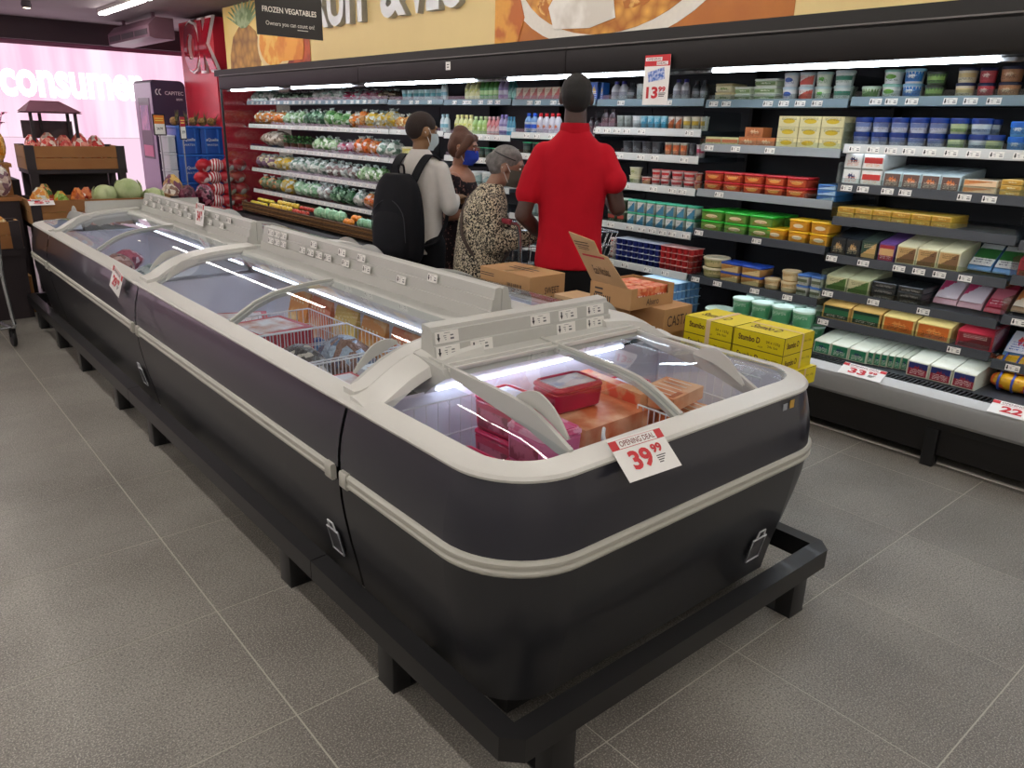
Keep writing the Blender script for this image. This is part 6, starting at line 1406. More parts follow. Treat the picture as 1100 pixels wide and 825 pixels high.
# --- yellow boxes bound with straps
YB = mat('box yellow', '#e3cf12', .45, var=.03, scale=6); YK = mat('box yellow print', '#4a1a22', .6); STRAP = mat('strap pale', '#e4c9a0', .5); YBE = mat('box edge line', '#5a4a12', .6)
def yellow_box(x0, x1, y0, y1, z0, h, label):
    t = thing('yellow_carton', label, 'carton', ((x0+x1)/2, (y0+y1)/2, z0), 0, 'yellow cartons in the bound stack'); hx, hy = (x1-x0)/2, (y1-y0)/2
    MB().box(-hx, hx, -hy, hy, .0008, h-.0008).build('carton_body', YB, t, 0)
    e = .0007; g = MB()
    for sy in (-1, 1): g.box(-hx-e, -hx+e, sy*hy-e*1.5, sy*hy+e*1.5, 0, h)
    g.box(-hx-e, -hx+e, -hy, hy, h-.002, h-.0005); g.box(-hx, hx, -hy-e, -hy+e, h-.002, h-.0005); g.box(-hx-e, -hx+e, -hy, hy, 0, .0015); g.build('edge_print', YBE, t, 0)
    letters('Stumbo D', YK, t, (-hx-.001, hy*.36, h*.56), w=hy*.86, h=h*.34, rot=FACE_L, bold=.02, name='printed_word'); letters('24 x 125g', YK, t, (-hx-.001, -hy*.58, h*.56), w=hy*.54, h=h*.18, rot=FACE_L, name='printed_word'); letters('24s Sak', YK, t, (-hx-.001, -hy*.58, h*.34), w=hy*.40, h=h*.13, rot=FACE_L, name='printed_word')
    letters('ACE', YK, t, (-hx-.001, -hy*.10, h*.22), w=hy*.2, h=h*.09, rot=FACE_L, name='printed_word')
    letters('Stumbo D', YK, t, (-hx*.42, -hy-.001, h*.52), w=hx*.8, h=h*.34, rot=FACE_F, bold=.02, name='printed_word'); letters('24 x 125g', YK, t, (hx*.58, -hy-.001, h*.55), w=hx*.5, h=h*.15, rot=FACE_F, name='printed_word')
    letters('Stumbo D', YK, t, (-.02, .02, h), w=hy*1.1, h=.06, rot=(0, 0, -PI/2), bold=.02, name='printed_word')
    MB().box(hx*.16, hx*.26, -hy-.0022, -hy-.0006, 0, h).build('strap', STRAP, t, 0)
    return t
X0, X1 = 2.72, 2.945; HY = .0735; ZT3 = .783
for k in range(3):
    off = .02 if k == 0 else 0
    for c, (a, b) in enumerate(((1.758, 2.005), (1.517, 1.752))):
        bx = yellow_box(X0+off, X1+off, a-off, b-off, ZT3-HY*(3-k), HY, 'yellow strapped carton, %s layer, %s of the pair' % (('bottom', 'middle', 'top')[k], ('further one', 'nearer one')[c]))
        if k == 2:
            hx = (X1-X0)/2
            if c == 0: MB().box(-hx-.001, hx, -.012, .010, HY+.0004, HY+.002).build('strap', STRAP, bx, 0); MB().box(-hx-.002, -hx-.0006, -.012, .010, -HY*1.2, HY).build('strap', STRAP, bx, 0)
            else: MB().box(hx*.16, hx*.26, -(b-a)/2, (b-a)/2, HY+.0004, HY+.002).build('strap', STRAP, bx, 0)
zt = ZT3-3*HY-.001
for k in range(3):
    wt = thing('plastic_crate', 'white plastic crate under the yellow cartons, %s from the floor' % ORD[k], 'crate', (2.80, 1.765, zt/3*k), 0, 'white crates under the yellow cartons'); h = zt/3
    MB().rbox(-.09, .09, -.22, .22, .001, h-.02, .012).build('crate_body', WHITE_P, wt); MB().rbox(-.096, .096, -.226, .226, h-.02, h-.001, .012).build('crate_rim', WHITE_P, wt)
# ================================================================ the four shoppers
SKIN1 = mat('skin deep brown', '#4a3028', .5, var=.08); SKIN2 = mat('skin brown', '#86603e', .5, var=.08); SKIN3 = mat('skin warm brown', '#9a6a52', .5, var=.08); SKIN4 = mat('skin tan', '#a07a66', .5, var=.1)
def cloth(key, col, **kw): return mat(key, col, kw.pop('rough', .85), var=.08, scale=14, bump=.35, bscale=kw.pop('bs', 9), spec=.2, **kw)
def part(name, me, m, parent, label=None):
    me = me.copy() if me.materials else me
    me.materials.append(m); return put(name, me, parent, label=label)
def face(p, M, k, mask=None, brow='#1c1412', glasses=None, eyes=True):
    """eyes with lids and brows; mask shell with ear loops"""
    R = Matrix(M)
    def at(v): return R @ Vector(v)
    for s in (-1, 1):
        m = MB(); m.ell((s*.029*k, .083*k, .004*k), (.0125*k, .008*k, .0075*k), 8, 6); m.xform(R); m.build('eye', mat('eye white', '#d8d2cc', .3), p)
        m = MB(); m.ell((s*.029*k, .0895*k, .004*k), (.0055*k, .003*k, .0055*k), 8, 5); m.xform(R); m.build('iris', mat('iris dark', '#1a110d', .2), p)
        m = MB(); m.tube([(s*.013*k, .092*k, .024*k), (s*.030*k, .092*k, .029*k), (s*.047*k, .080*k, .023*k)], .0035*k, 5); m.xform(R); m.build('eyebrow', mat('brow '+brow, brow, .8), p)
    m = MB(); m.tube([(-.024*k, .090*k, -.066*k), (0, .0985*k, -.065*k), (.024*k, .090*k, -.066*k)], .0045*k, 6); m.xform(R); m.build('mouth', mat('lip brown', '#6a3a34', .5), p)
    if mask:
        m = MB(); rs = []
        for j in range(9):
            v = j/8; z = -.012-.096*v; bulge = .110+.012*math.sin(PI*min(1, v*1.15))-.050*max(0, v-.55)
            rs.append([(math.sin(a)*.077*k*(1-.32*v), (math.cos(a)*bulge-.004)*k, z*k+(.006*k*math.cos(a) if j == 0 else 0)) for a in [-1.25+2.5*q/14 for q in range(15)]])
        m.rings(rs, cap=False, closed=False)
        m.xform(R); o = m.build('face_mask', mat('mask '+mask, mask, .8, var=.05), p, 60)
        for s in (-1, 1):
            m = MB(); m.tube([(s*.072*k, .036*k, -.022*k), (s*.083*k, .005*k, .018*k), (s*.087*k, -.018*k, -.005*k), (s*.080*k, .012*k, -.05*k), (s*.064*k, .034*k, -.085*k)], .0022*k, 5); m.xform(R); m.build('ear_loop', mat('loop white', '#d8d8d4', .7), o)
    if glasses:
        g = MB()
        for s in (-1, 1):
            g.tube([(s*.030*k+.024*k*math.cos(a), .100*k, .002*k+.019*k*math.sin(a)) for a in [2*PI*q/14 for q in range(14)]], .002*k, 5, closed=True)
            g.tube([(s*.053*k, .098*k, .006*k), (s*.079*k, .03*k, .010*k), (s*.083*k, -.01*k, .004*k)], .002*k, 5)
        g.tube([(-.007*k, .101*k, .005*k), (.007*k, .101*k, .005*k)], .002*k, 5); g.xform(R); g.build('glasses', mat('frame '+glasses, glasses, .4), p)
def turn_for(d): return math.atan2(d[1], d[0])-PI/2
# --- tall man
man = thing('person', 'tall man in a red polo shirt seen from behind, facing the shelves', 'person', (3.03, 3.07, 0), turn_for((.70, .71)))
part('body', FUSE['man body'], SKIN1, man); RED = cloth('polo red', '#bb1124', bs=5)
sh = part('polo_shirt', FUSE['man shirt'], RED, man); part('collar', FUSE['man collar'], cloth('polo collar', '#b80f22'), sh)
part('trousers', FUSE['man trousers'], cloth('trousers black', '#141416'), man); part('hair', FUSE['man hair'], mat('hair black', '#14100f', .75, var=.2, scale=200, bump=.3, bscale=400), man); part('shoes', FUSE['man shoes'], mat('shoe black', '#141414', .5), man)
face(man, HEADS['man'], 1.04)
# --- boy
boy = thing('person', 'boy in a white long sleeved shirt and pale face mask wearing a backpack', 'person', (2.86, 4.30, 0), turn_for((.93, .36)))
part('body', FUSE['boy body'], SKIN2, boy); part('shirt', FUSE['boy shirt'], cloth('shirt white', '#cfcac4', bs=8), boy); part('trousers', FUSE['boy trousers'], cloth('trousers dark', '#16161a'), boy)
part('hair', FUSE['boy hair'], mat('hair brown black', '#2a1a14', .8, var=.2, scale=200, bump=.3, bscale=400), boy); part('shoes', FUSE['boy shoes'], mat('shoe black', '#141414', .5), boy)
face(boy, HEADS['boy'], 1.04, '#b9c8cc')
bp = thing('backpack', 'black backpack on the back of the boy in white', 'backpack', (2.86, 4.30, 0), turn_for((.93, .36)))
BPM = cloth('backpack black', '#131318', rough=.7, bs=12)
o = part('bag_body', FUSE['backpack body'], BPM, bp); o.location = (-.03, -.205, 0); o = part('front_pocket', FUSE['backpack pocket'], BPM, bp); o.location = (-.03, -.275, 0)
for s in (-1, 1):
    pts = smoothpath([(s*.075-.02, -.17, 1.19), (s*.095, -.12, 1.31), (s*.10, -.02, 1.362), (s*.11, .09, 1.28), (s*.125, .125, 1.12), (s*.155, .07, .95), (s*.165, -.06, .83), (s*.13, -.15, .80)], 5)
    m = MB(); rs = []
    for i, p in enumerate(pts):
        w = .030 if i < 22 else .012; d = (pts[min(i+1, len(pts)-1)]-pts[max(i-1, 0)]).normalized(); sd = Vector((1, 0, 0)); nn = d.cross(sd).normalized()
        rs.append([p+sd*w-nn*.005, p+sd*w+nn*.005, p-sd*w+nn*.005, p-sd*w-nn*.005])
    m.rings(rs); m.build('strap', BPM, bp)
m = MB(); m.tube(smoothpath([(-.02, -.20, 1.24), (-.02, -.21, 1.30), (.02, -.21, 1.30), (.02, -.20, 1.24)], 4), .007, 6); m.build('carry_loop', BPM, bp)
m = MB(); m.tube(smoothpath([(-.155, -.31, .84), (-.14, -.325, 1.02), (-.03, -.31, 1.10), (.09, -.325, 1.02), (.10, -.31, .84)], 5), .003, 5); m.build('zip', mat('zip dark', '#2a2a30', .4), bp)
# --- woman with blue mask
wo = thing('person', 'woman with brown hair, glasses and a blue face mask between the others', 'person', (3.35, 4.54, 0), turn_for((.62, -.78)))
part('body', FUSE['woman body'], SKIN3, wo); part('dress', FUSE['woman dress'], cloth('dress dark print', '#1e1518', col2='#6a4a44', c2scale=45, c2w=.04, c2pos=.6), wo)
part('hair', FUSE['woman hair'], mat('hair reddish brown', '#5c3420', .6, var=.25, scale=90, bump=.3, bscale=300), wo); part('shoes', FUSE['woman shoes'], mat('shoe black', '#141414', .5), wo)
face(wo, HEADS['woman'], 1.02, '#1c3aa8', glasses='#a8484c')
# --- elderly woman
el = thing('person', 'elderly woman with grey tied hair in a black and cream speckled coat', 'person', (2.88, 3.70, 0), turn_for((.84, -.54)))
part('body', FUSE['elder body'], SKIN4, el)
def speckle():
    m = bpy.data.materials.new('coat speckled'); m.use_nodes = True; t = m.node_tree; p = t.nodes['Principled BSDF']; tc = nd(t, 'ShaderNodeTexCoord')
    n = nd(t, 'ShaderNodeTexNoise', Scale=105.0, Detail=2.5, Distortion=.8); t.links.new(tc.outputs['Object'], n.inputs['Vector'])
    r = nd(t, 'ShaderNodeMapRange'); t.links.new(n.outputs[0], r.inputs[0]); r.inputs[1].default_value = .49; r.inputs[2].default_value = .54
    n2 = nd(t, 'ShaderNodeTexNoise', Scale=30.0, Detail=1.0); t.links.new(tc.outputs['Object'], n2.inputs['Vector'])
    t.links.new(mixc(t, r.outputs[0], lin('#191614'), mixc(t, n2.outputs[0], lin('#d8cdb6'), lin('#b8a888'))), p.inputs['Base Color']); p.inputs['Roughness'].default_value = .8
    b = nd(t, 'ShaderNodeTexNoise', Scale=8.0); t.links.new(tc.outputs['Object'], b.inputs['Vector']); bp_ = nd(t, 'ShaderNodeBump', Strength=.35, Distance=.01); t.links.new(b.outputs[0], bp_.inputs['Height']); t.links.new(bp_.outputs[0], p.inputs['Normal'])
    return m
part('coat', FUSE['elder coat'], speckle(), el)
hm = part('hair', FUSE['elder hair'], mat('hair grey', '#8f8a86', .6, var=.3, scale=70, col2='#5c5856', c2scale=26, c2w=.3, bump=.4, bscale=260), el)
part('shoes', FUSE['elder shoes'], mat('shoe black', '#141414', .5), el); face(el, HEADS['elder'], 1.0, '#5a5a50', brow='#6a6460')
m = MB(); m.tube([(.0825*math.sin(a), .085*math.cos(a)-.012, .055-.035*math.cos(a)*.4) for a in [2*PI*q/20 for q in range(20)]], .004, 5, closed=True); m.xform(HEADS['elder']); m.build('hair_band', INK, hm)
m = MB(); m.tube(smoothpath([(.19, -.02, .78), (.15, -.115, .95), (.02, -.085, 1.10), (-.085, .005, 1.185), (-.105, .09, 1.17), (-.06, .165, 1.05), (.08, .19, .88), (.19, .12, .78)], 5), .011, 6); m.build('bag_strap', mat('strap brown', '#3a2a20', .6), el)
# ---------------------------------------------------------------- shopping trolleys
WIRE = mat('chrome wire', '#b8bcc0', .25, metal=.85); TPL = mat('trolley plastic', '#8a2030', .5)
def trolley(loc, rz, label):
    t = thing('shopping_trolley', label, 'trolley', loc, rz)
    L, W0, W1, Z0, Z1 = .78, .44, .54, .50, .96
    m = MB()
    def ring(f, r):   # f = 0 bottom .. 1 top
        y0, y1 = -.30+.02*(1-f), .48-.16*(1-f); z = Z0+(Z1-Z0)*f; w = (W0+(W1-W0)*f)/2
        pts = [(-w, y0, z+.02*f), (w, y0, z+.02*f), (w*.86, y1, z-.03*f), (-w*.86, y1, z-.03*f)]; m.tube(pts, r, 5, closed=True); return pts
    rr = [ring(f, .006 if f in (0, 1) else .003) for f in (0, .2, .4, .6, .8, 1)]
    def lerp(a, b, t_): return tuple(a[i]+(b[i]-a[i])*t_ for i in range(3))
    for e in range(4):
        for k in range(10): m.tube([lerp(rr[0][e], rr[0][(e+1) % 4], k/10), lerp(rr[-1][e], rr[-1][(e+1) % 4], k/10)], .0028, 5)
    for k in range(1, 9): m.tube([lerp(rr[0][0], rr[0][3], k/9), lerp(rr[0][1], rr[0][2], k/9)], .0028, 5)
    m.build('wire_basket', WIRE, t)
    m = MB(); m.tube([(-W1/2, -.36, 1.03), (W1/2, -.36, 1.03)], .016, 10); m.build('handle', TPL, t)
    m = MB()
    for s in (-1, 1):
        m.tube(smoothpath([(s*W1/2, -.36, 1.03), (s*W1/2, -.30, .97), (s*.24, -.27, .55), (s*.25, -.28, .25), (s*.25, -.22, .14), (s*.21, .40, .14)], 4), .012, 8)
        m.tube([(s*.22, .26, .50), (s*.215, .36, .14)], .010, 6)
    m.tube([(-.25, -.22, .14), (.25, -.22, .14)], .010, 6); m.tube([(-.21, .40, .14), (.21, .40, .14)], .010, 6)
    for k in range(5): m.tube([(-.16+.08*k, -.22, .15), (-.13+.065*k, .40, .15)], .004, 5)
    m.build('frame', WIRE, t)
    cm = MB(); cm.lathe([(.020, -.014), (.055, -.012), (.060, -.006), (.060, .006), (.055, .012), (.020, .014)], 16); cm.xform(Matrix.Translation((0, 0, .06)) @ Matrix.Rotation(PI/2, 4, 'Y'))
    cm.box(-.020, .020, -.014, .014, .07, .14); cme = cm.mesh('castor', BLK)
    for x, y in ((-.25, -.20), (.25, -.20), (-.21, .38), (.21, .38)): put('castor', cme, t, (x, y, 0))
    return t
trolley((3.25, 3.60, 0), turn_for((.99, -.12)), 'wire shopping trolley pushed by the elderly woman in the speckled coat')
trolley((.42, 6.32, 0), 0.1, 'wire shopping trolley cut by the left edge of the picture')
# ================================================================ produce stands, cash machine and crates at the far left
WOOD = mat('crate wood', '#a9743f', .65, var=.12, scale=6, col2='#8f5c2e', c2scale=3, c2w=.4); WOODD = mat('stand dark', '#2c2226', .6); WOODP = mat('crate wood pale', '#b98a5a', .65, var=.1, scale=6)
def crate(x0, x1, y0, y1, z0, z1, label, name='wooden_crate', corners=True, boards=2):
    """open crate of separate boards with dark corner posts"""
    t = thing(name, label, 'crate', ((x0+x1)/2, (y0+y1)/2, z0), 0, 'wooden produce crates'); hx, hy, h = (x1-x0)/2, (y1-y0)/2, z1-z0; bh = h/boards
    for k in range(boards):
        a, b = bh*k+.002, bh*(k+1)-.002
        for s in (-1, 1):
            MB().box(-hx, hx, s*hy-.009, s*hy+.009, a, b).build('board', WOOD, t, 0); MB().box(s*hx-.009, s*hx+.009, -hy+.009, hy-.009, a, b).build('board', WOODP, t, 0)
    MB().box(-hx, hx, -hy, hy, 0, .012).build('bottom_board', WOOD, t, 0)
    if corners:
        for sx in (-1, 1):
            for sy in (-1, 1): MB().box(sx*(hx-.03)-.035, sx*(hx-.03)+.035, sy*hy-.014, sy*hy+.014, -.005, h+.004).build('corner_post', WOODD, t, 0)
    return t
st = thing('produce_stand', 'dark stepped stand carrying the wooden produce crates at the far left', 'stand', (0, 0, 0))
for x0, x1, y0, y1, z0, z1 in ((1.10, 2.25, 7.24, 7.74, .65, .69), (1.20, 1.98, 7.76, 8.22, 1.055, 1.09)): MB().box(x0, x1, y0, y1, z0, z1).build('shelf_board', WOODD, st, 0)
for x in (1.14, 2.20):
    MB().box(x-.03, x+.03, 7.28, 7.34, 0, .65).build('leg', WOODD, st, 0)
for x in (1.24, 1.94):
    for y in (7.80, 8.17): MB().box(x-.03, x+.03, y-.03, y+.03, 0, 1.055).build('leg', WOODD, st, 0)
MB().box(1.12, 2.22, 7.50, 7.53, 0, .65).build('back_board', WOODD, st, 0); MB().box(1.28, 1.9, 8.15, 8.18, .4, 1.05).build('back_board', WOODD, st, 0)
crate(1.20, 1.97, 7.76, 8.20, 1.091, 1.285, 'upper wooden crate of red tomato nets on the dark stand'); crate(1.10, 2.24, 7.25, 7.72, .691, .88, 'lower wooden crate of peppers, carrots and cabbages behind the island')
random.seed(31)
def veg_bag(x, y, z, w, h, seed, cols, label, cat='vegetable bag', group='bagged produce at the far left'):
    o = pillow(w, w*.85, h, seed, .14, neck=False, n=12).build('produce_bag', bag_mat('pr'+cols[0]+cols[1]+cols[2], *cols), None, 35, (x, y, z)); o.rotation_euler = (0, 0, random.uniform(0, 6))
    return tag(o, label, cat, group)
k = 0
for j in range(2):
    for i in range(5):
        veg_bag(1.275+.125*i+.03*j, 7.86+.17*j, 1.115+.01*j, .15, .215+.02*(i % 2)+.03*j, 40+k, ('#c8403c', '#e08a78', '#e8d0c4'), 'red net of tomatoes in the upper crate, %s row, %s from left' % (('front', 'back')[j], ORD[i])); k += 1
for i, (x, y, w, h, cols, txt) in enumerate(((1.20, 7.40, .16, .24, ('#d88a3c', '#e0b060', '#d8d4c0'), 'clear bag of orange peppers in the lower crate'), (1.34, 7.36, .13, .21, ('#7a9a3c', '#c8842c', '#a8c060'), 'bag of green and yellow peppers in the lower crate'), (1.47, 7.38, .14, .23, ('#c86a34', '#e08848', '#a84a24'), 'bag of carrots left of the cabbages'), (1.27, 7.60, .15, .25, ('#b85a34', '#d8a060', '#5a7a3c'), 'bag of mixed peppers behind the orange ones'), (1.58, 7.56, .14, .22, ('#a83c2c', '#d87848', '#e0c0a0'), 'dark red bag behind the carrots'))): veg_bag(x, y, .705, w, h+.03, 60+i, cols, txt)
CAB = mat('cabbage leaf', '#c8d2a0', .5, col2='#a3b67a', c2scale=9, c2w=.4, bump=.5, bscale=25)
def cabbage(x, y, z, r, label, rz):
    t = thing('cabbage', label, 'cabbage', (x, y, z), rz, 'cabbages in the lower crate'); MB().ell((0, 0, r*.92), (r*.92, r*.9, r*.92), 16, 12).build('head', CAB, t, 60)
    for q in range(5):
        a = 2*PI*q/5; m = MB(); rs = []
        for u in range(7):
            th = -.9+1.7*u/6; rr = r*(1.0+.05*(u > 4)); rs.append([(rr*math.cos(a+w_*(.62-.25*abs(u-3)/3))*math.cos(th), rr*math.sin(a+w_*(.62-.25*abs(u-3)/3))*math.cos(th), r*.95+rr*.98*math.sin(th)) for w_ in (-1, -.5, 0, .5, 1)])
        m.rings(rs, cap=False, closed=False).build('outer_leaf', CAB, t, 60)
    return t
cabbage(1.68, 7.40, .80, .10, 'pale green cabbage at the left of the pair in the lower crate', .3); cabbage(1.88, 7.42, .82, .115, 'larger pale cabbage at the right of the pair in the lower crate', 1.2); cabbage(2.09, 7.42, .79, .085, 'small cabbage at the right end of the lower crate', 2.1)
tag(MB().box(1.62, 2.18, 7.30, 7.68, .705, .79).build('straw_bed', mat('straw', '#8a7a4a', .8, var=.3, scale=60), None, 0), 'straw bed raising the cabbages in the lower crate', 'straw')
for i, (x, y) in enumerate(((1.75, 7.62), (1.95, 7.63), (2.12, 7.62))): cabbage(x, y, .78, .075, 'cabbage in the back row of the lower crate, %s from left' % ORD[i], .7*i)
price_card((1.17, 7.225, .872), (-1.0, 0, 0), .18, .075, '5', '99', 'white and red price card on the edge of the lower wooden crate')
# little roof over the stand
rf = thing('stand_roof', 'small dark pitched roof on posts above the upper crate', 'roof', (1.47, 8.02, 1.286))
m = MB(); z0, z1 = .275, .365
m.add([(-.21, -.20, z0), (.02, -.20, z0), (-.13, .0, z1), (.09, .0, z1), (-.21, .20, z0), (.22, .20, z0), (.22, -.20, z0)], [(0, 6, 3, 2), (2, 3, 5, 4), (0, 2, 4), (6, 5, 3)]); m.v += [(x, y, z-.012) for x, y, z in m.v]; m.f += [(13, 7, 9, 10), (9, 11, 12, 10)]; m.m += [0, 0]; m.build('roof_board', mat('roof mauve', '#7a4a5c', .6), rf, 0)
for x, y in ((-.17, -.15), (-.05, .15), (.17, -.15), (.17, .15)): MB().box(x-.012, x+.012, y-.012, y+.012, -.19, z0).build('post', WOODD, rf, 0)
MB().box(-.2, .2, .16, .17, .05, .2).build('sign_board', mat('stand board', '#4a3a40', .6), rf, 0)
# crates and bags at the very edge of the picture
crate(.55, .955, 6.98, 7.16, .555, .76, 'wooden crate low at the left edge in front of the dark stand'); veg_bag(.84, 7.07, .575, .14, .22, 80, ('#d8b070', '#c88a3c', '#e8d8b0'), 'bag of yellow potatoes in the crate at the left edge')
ls = thing('side_stand', 'wooden side stand at the left edge below the flowers', 'stand', (.72, 7.3, 0)); MB().box(-.5, .25, -.32, -.14, .50, .554).build('shelf_board', WOODD, ls, 0); MB().box(-.48, .24, -.30, -.16, 0, .50).build('cabinet', WOODD, ls, 0); MB().box(-.48, .33, .14, .34, .0, .87).build('front_cabinet', WOODD, ls, 0); MB().box(-.5, .35, .12, .34, .87, .90).build('front_shelf', WOOD, ls, 0); MB().box(-.48, .33, .345, .56, .0, 1.12).build('rear_cabinet', WOOD, ls, 0); MB().box(-.5, .35, .345, .58, 1.12, 1.15).build('rear_shelf', WOOD, ls, 0)
for i, (x, y, cols, txt) in enumerate(((.79, 7.53, ('#8a6a86', '#d8c8d0', '#5a3a5c'), 'purple and white onion bag at the left edge'), (.96, 7.53, ('#c8b0a4', '#e4dcd4', '#8a6a74'), 'pale bag beside the purple onion bag at the left edge'), (.62, 7.53, ('#b89aa0', '#e0d4d4', '#7a4a60'), 'pale pink bag further left on the side stand'))): veg_bag(x, y, .901, .165, .25, 84+i, cols, txt)
veg_bag(1.0, 7.76, 1.151, .15, .27, 90, ('#e0902c', '#e8b060', '#d8d0c0'), 'orange net of oranges on the side stand'); veg_bag(.84, 7.76, 1.151, .15, .22, 91, ('#d8c8c0', '#e8e0dc', '#b86a80'), 'white and pink bag left of the net of oranges')
ft = thing('flower_bucket', 'bucket of pink and purple flowers behind the upper crate', 'flowers', (.98, 8.14, 1.0))
MB().lathe([(.09, 0), (.12, .26), (.125, .26), (.125, .27)], 14).build('bucket', mat('bucket grey', '#4a4048', .5), ft)
R = random.Random(7)
for q in range(16):
    x, y, z = R.uniform(-.16, .2), R.uniform(-.14, .14), R.uniform(.38, .62); m = MB()
    for a in range(6): an = a*PI/3; m.add([(x, y, z), (x+.05*math.cos(an-.3), y+.05*math.sin(an-.3), z+.03), (x+.075*math.cos(an), y+.075*math.sin(an), z+.02), (x+.05*math.cos(an+.3), y+.05*math.sin(an+.3), z+.03)], [(0, 1, 2, 3)])
    m.tube([(x*.4, y*.4, .2), (x, y, z)], .004, 4); m.build('flower', mat('flower %d' % (q % 3), ('#d86aa0', '#7a2a4c', '#e8b8cc')[q % 3], .6), ft, 0)
ss = tag(MB().box(-.5, .17, -.2, .2, 0, 1.0).build('flower_plinth', WOODD, None, 0, (.98, 8.14, 0)), 'dark plinth under the flower bucket behind the side stand', 'plinth')
fb = crate(.80, 1.0, 7.18, 7.34, .0, .30, 'small wooden box on the floor behind the island corner', corners=False)
# onions and sacks right of the stand
ot = thing('produce_table', 'low red table of onions between the stand and the blue crates', 'table', (2.66, 8.3, 0)); MB().box(-.30, .30, -.30, .30, .62, .66).build('table_top', mat('table red', '#a01c2c', .5), ot, 0); MB().box(-.28, .28, -.28, .28, 0, .62).build('table_skirt', mat('skirt red', '#8c1626', .6), ot, 0)
for i, (x, y, w, h, cols, txt) in enumerate(((2.46, 8.2, .2, .26, ('#c8b49c', '#8a6a5c', '#e0d4c4'), 'beige net of garlic on the red table'), (2.62, 8.16, .2, .24, ('#6a2a40', '#4a1c30', '#8a4a5c'), 'dark purple net of red onions on the red table'), (2.80, 8.2, .22, .24, ('#7a3048', '#3a1828', '#a86a7c'), 'purple onion bag at the right of the red table'), (2.56, 8.42, .2, .33, ('#7a4a5c', '#b88a4c', '#d8b060'), 'brown and yellow bag at the back of the red table'))): veg_bag(x, y, .661, w, h, 95+i, cols, txt)
# price signs on poles
def pole_sign(x, y, z0, z1, w, band, label, rz=0, red=False):
    t = thing('pole_sign', label, 'price sign', (x, y, 0), rz, 'price signs on poles'); MB().tube([(0, .006, 0), (0, .006, z1)], .007, 6).build('pole', mat('pole grey', '#9a9aa0', .4), t); MB().lathe([(.001, 0), (.11, .002), (.10, .012), (.012, .016)], 14).build('foot', BLK, t)
    MB().box(-w/2-.012, w/2+.012, -.006, 0, z0-.012, z1+.012).build('sign_frame', INK, t, 0); MB().box(-w/2, w/2, -.009, -.005, z0, z1).build('sign_card', mat('card white', '#ecebe8'), t, 0)
    MB().box(-w/2, w/2, -.0105, -.008, z0+(z1-z0)*.55, z1).build('price_band', band, t, 0); letters('=', mat('sign yellow text', '#f0d860', .5), t, (0, -.0115, z0+(z1-z0)*.78), w=w*.8, h=(z1-z0)*.16); letters('24.99', INK, t, (0, -.0105, z0+(z1-z0)*.3), w=w*.6, h=(z1-z0)*.14, bold=.02)
pole_sign(2.575, 8.68, 1.375, 1.56, .10, mat('band orange', '#e07a1c', .5), 'orange and white price sign on a thin pole'); pole_sign(3.02, 9.35, 1.32, 1.55, .075, mat('band red', '#b82434', .5), 'narrow red price sign on a pole before the blue crates', .5)
# blue crates
BLU = mat('crate blue', '#1c4fa8', .4, var=.06); BLU2 = mat('crate blue light', '#2f6cc8', .4); WC = mat('crate white', '#c8ccd4', .45)
def bcrate(x, y, z, w, d, h, m, label, words=True):
    t = thing('plastic_crate', label, 'crate', (x, y, z), 0, 'stacked plastic crates'); MB().rbox(-w/2, w/2, -d/2, d/2, .002, h-.03, .015).build('crate_body', m, t); MB().rbox(-w/2-.006, w/2+.006, -d/2-.006, d/2+.006, h-.03, h-.001, .015).build('crate_rim', BLU2 if m is BLU else m, t)
    for sx in (-.28, .28): MB().box(sx*w-.01, sx*w+.01, -d/2-.008, -d/2, .01, h-.03).build('rib', BLU2 if m is BLU else m, t, 0)
    if words:
        letters('aQuelle', mat('crate lettering', '#d8dce8', .5), t, (0, -d/2-.010, h*.52), w=w*.55, h=.045, bold=.02); letters('WATER', mat('crate lettering', '#d8dce8', .5), t, (0, -d/2-.010, h*.34), w=w*.5, h=.026)
    return t
for c_ in range(2):
    for r in range(4): bcrate(3.57+.305*c_, 11.05, .0+.36*r, .30, .40, .36, BLU, 'blue crate, %s column, %s from the floor' % (('left', 'right')[c_], ORD[r]), r > 1)
for r in range(6): bcrate(3.355, 11.05, .22*r, .10, .36, .22, WC, 'narrow pale crate left of the blue ones, %s from the floor' % ORD[r], False)
PSK = mat('pineapple skin', '#a07a3c', .6, col2='#6a4a20', c2scale=40, c2w=.2, bump=.6, bscale=60); PLF = mat('pineapple leaf', '#9a9468', .6, col2='#6a7a4a', c2scale=20)
for q in range(5):
    t = thing('pineapple', 'pineapple lying on the blue crates, %s from left' % ORD[q], 'pineapple', (3.47+.125*q, 11.0, 1.4405), .05*q, 'pineapples on the blue crates'); m = MB(); m.ell((0, .05, .055), (.05, .09, .055), 10, 8); m.build('fruit', PSK, t); R = random.Random(q); m = MB()
    for a in range(12):
        dx, dz, L = R.uniform(-.05, .05), R.uniform(.0, .16), R.uniform(.09, .16); m.add([(-.008, -.03, .06), (.008, -.03, .06), (dx, -.03-L*.5, .06+dz)], [(0, 1, 2)])
    m.build('crown', PLF, t, 0)
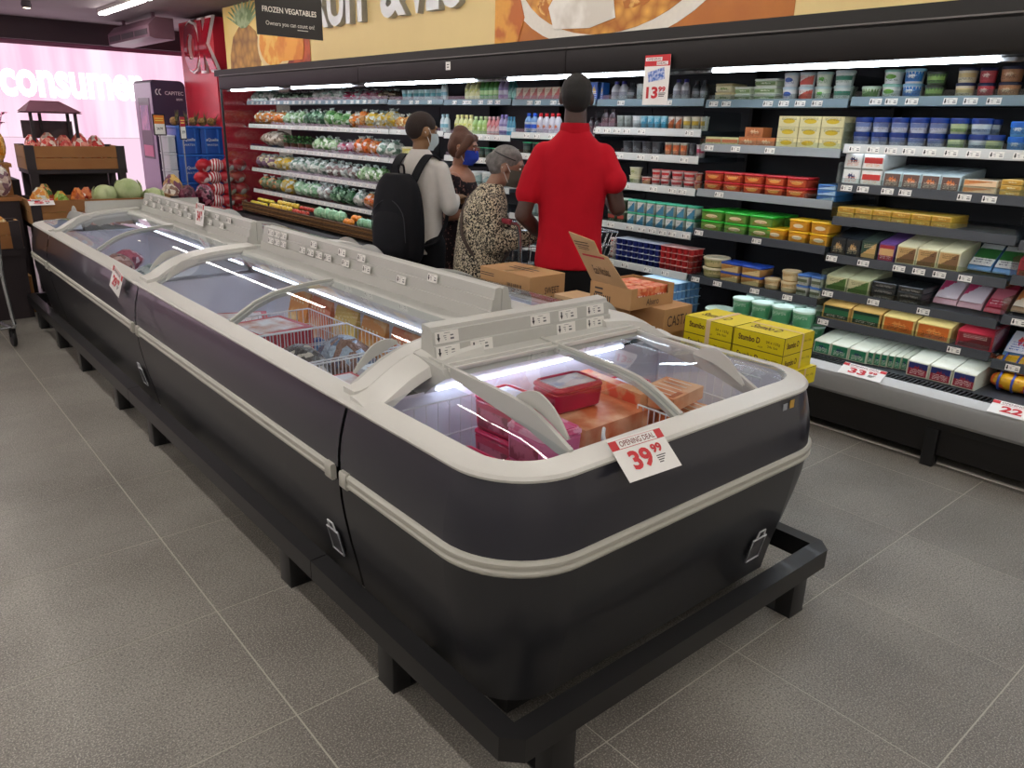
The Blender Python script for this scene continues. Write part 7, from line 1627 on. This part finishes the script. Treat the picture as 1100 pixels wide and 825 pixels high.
# red and white potato bags
RWB = []
def stripe(key):
    m = bpy.data.materials.new(key); m.use_nodes = True; t = m.node_tree; p = t.nodes['Principled BSDF']; tc = nd(t, 'ShaderNodeTexCoord'); wv = nd(t, 'ShaderNodeTexWave', Scale=9.0, Distortion=3.0); t.links.new(tc.outputs['Object'], wv.inputs['Vector'])
    r = nd(t, 'ShaderNodeMapRange'); t.links.new(wv.outputs['Fac'], r.inputs[0]); r.inputs[1].default_value = .5; r.inputs[2].default_value = .6; t.links.new(mixc(t, r.outputs[0], lin('#b81e2e'), lin('#e0d8d4')), p.inputs['Base Color']); p.inputs['Roughness'].default_value = .35; return m
ST = stripe('bag red stripes'); RM = mat('bag red film', '#b8202e', .3, col2='#e8e0dc', c2scale=7, c2w=.08, c2pos=.56, bump=.3, bscale=40)
pt_ = thing('bag_pallet', 'low pallet under the red and white potato bags', 'pallet', (3.86, 10.58, 0))
for q in range(3): MB().box(-.34, .30, -.16+.12*q, -.08+.12*q, .09, .11).build('deck_board', WOOD, pt_, 0); MB().box(-.34+.27*q, -.26+.27*q, -.16, .16, 0, .09).build('block', WOOD, pt_, 0)
n = 0
for r in range(6):
    for q in range(4):
        o = pillow(.165, .22, .168, 120+n, .14, neck=False, n=12).build('potato_bag', ST if n % 4 == 1 else RM, None, 40, (3.60+.155*q+.03*(r % 2), 10.56, .111+.152*r)); o.rotation_euler = (0, 0, .2*(n % 3)-.2)
        tag(o, 'red and white potato bag, %s layer from the floor, %s from left' % (ORD[r], ORD[q]), 'potato bag', 'pile of red and white potato bags'); n += 1
# cash machine
at = thing('cash_machine', 'tall dark purple cash machine with rounded top by the red wall', 'cash machine', (3.80, 12.62, 0)); NAV = mat('machine navy', '#3a3350', .4, var=.04); LIL = mat('machine lilac', '#a98ab0', .4)
m = MB(); R_ = .08; w2 = .235
prof = [(-w2, 0), (w2, 0), (w2, 2.04-R_)]+[(w2-R_+R_*math.cos(a), 2.04-R_+R_*math.sin(a)) for a in (.4, .8, 1.2, PI/2)]+[(-w2+.03, 2.04), (-w2, 2.01)]
m.prism(prof, 'y', -.42, .42); m.build('cabinet', NAV, at, 30)
MB().box(-w2-.006, -w2, -.41, .41, .1, 2.0).build('side_panel', LIL, at, 0); MB().box(-w2-.012, -w2-.006, -.28, .24, .95, 1.80).build('screen_surround', mat('surround dark', '#4a2c4c', .4), at, 0); MB().box(-w2-.016, -w2-.012, -.22, .18, 1.35, 1.7).build('screen', mat('screen purple', '#5a4488', .2, col2='#c87ab0', c2scale=5, c2w=.3), at, 0); MB().box(-w2-.016, -w2-.012, -.24, .2, .98, 1.14).build('keypad_shelf', mat('keypad pink', '#d8588c', .4), at, 0)
LW = mat('machine lettering', '#d8dce4', .5)
letters('CAPITEC', LW, at, (.075, -.4215, 1.87), w=.26, h=.05, bold=.02); letters('atm', LW, at, (.14, -.4215, 1.79), w=.09, h=.035, bold=.02)
for s in (-1, 1):
    m = MB(); m.tube([(-.13+s*.022+.026*math.cos(a), -.422, 1.88+.036*math.sin(a)) for a in [s*PI/2+PI*q/8*s-(PI if s < 0 else 0)*0 for q in range(9)]], .008, 5); m.build('emblem', LW, at)
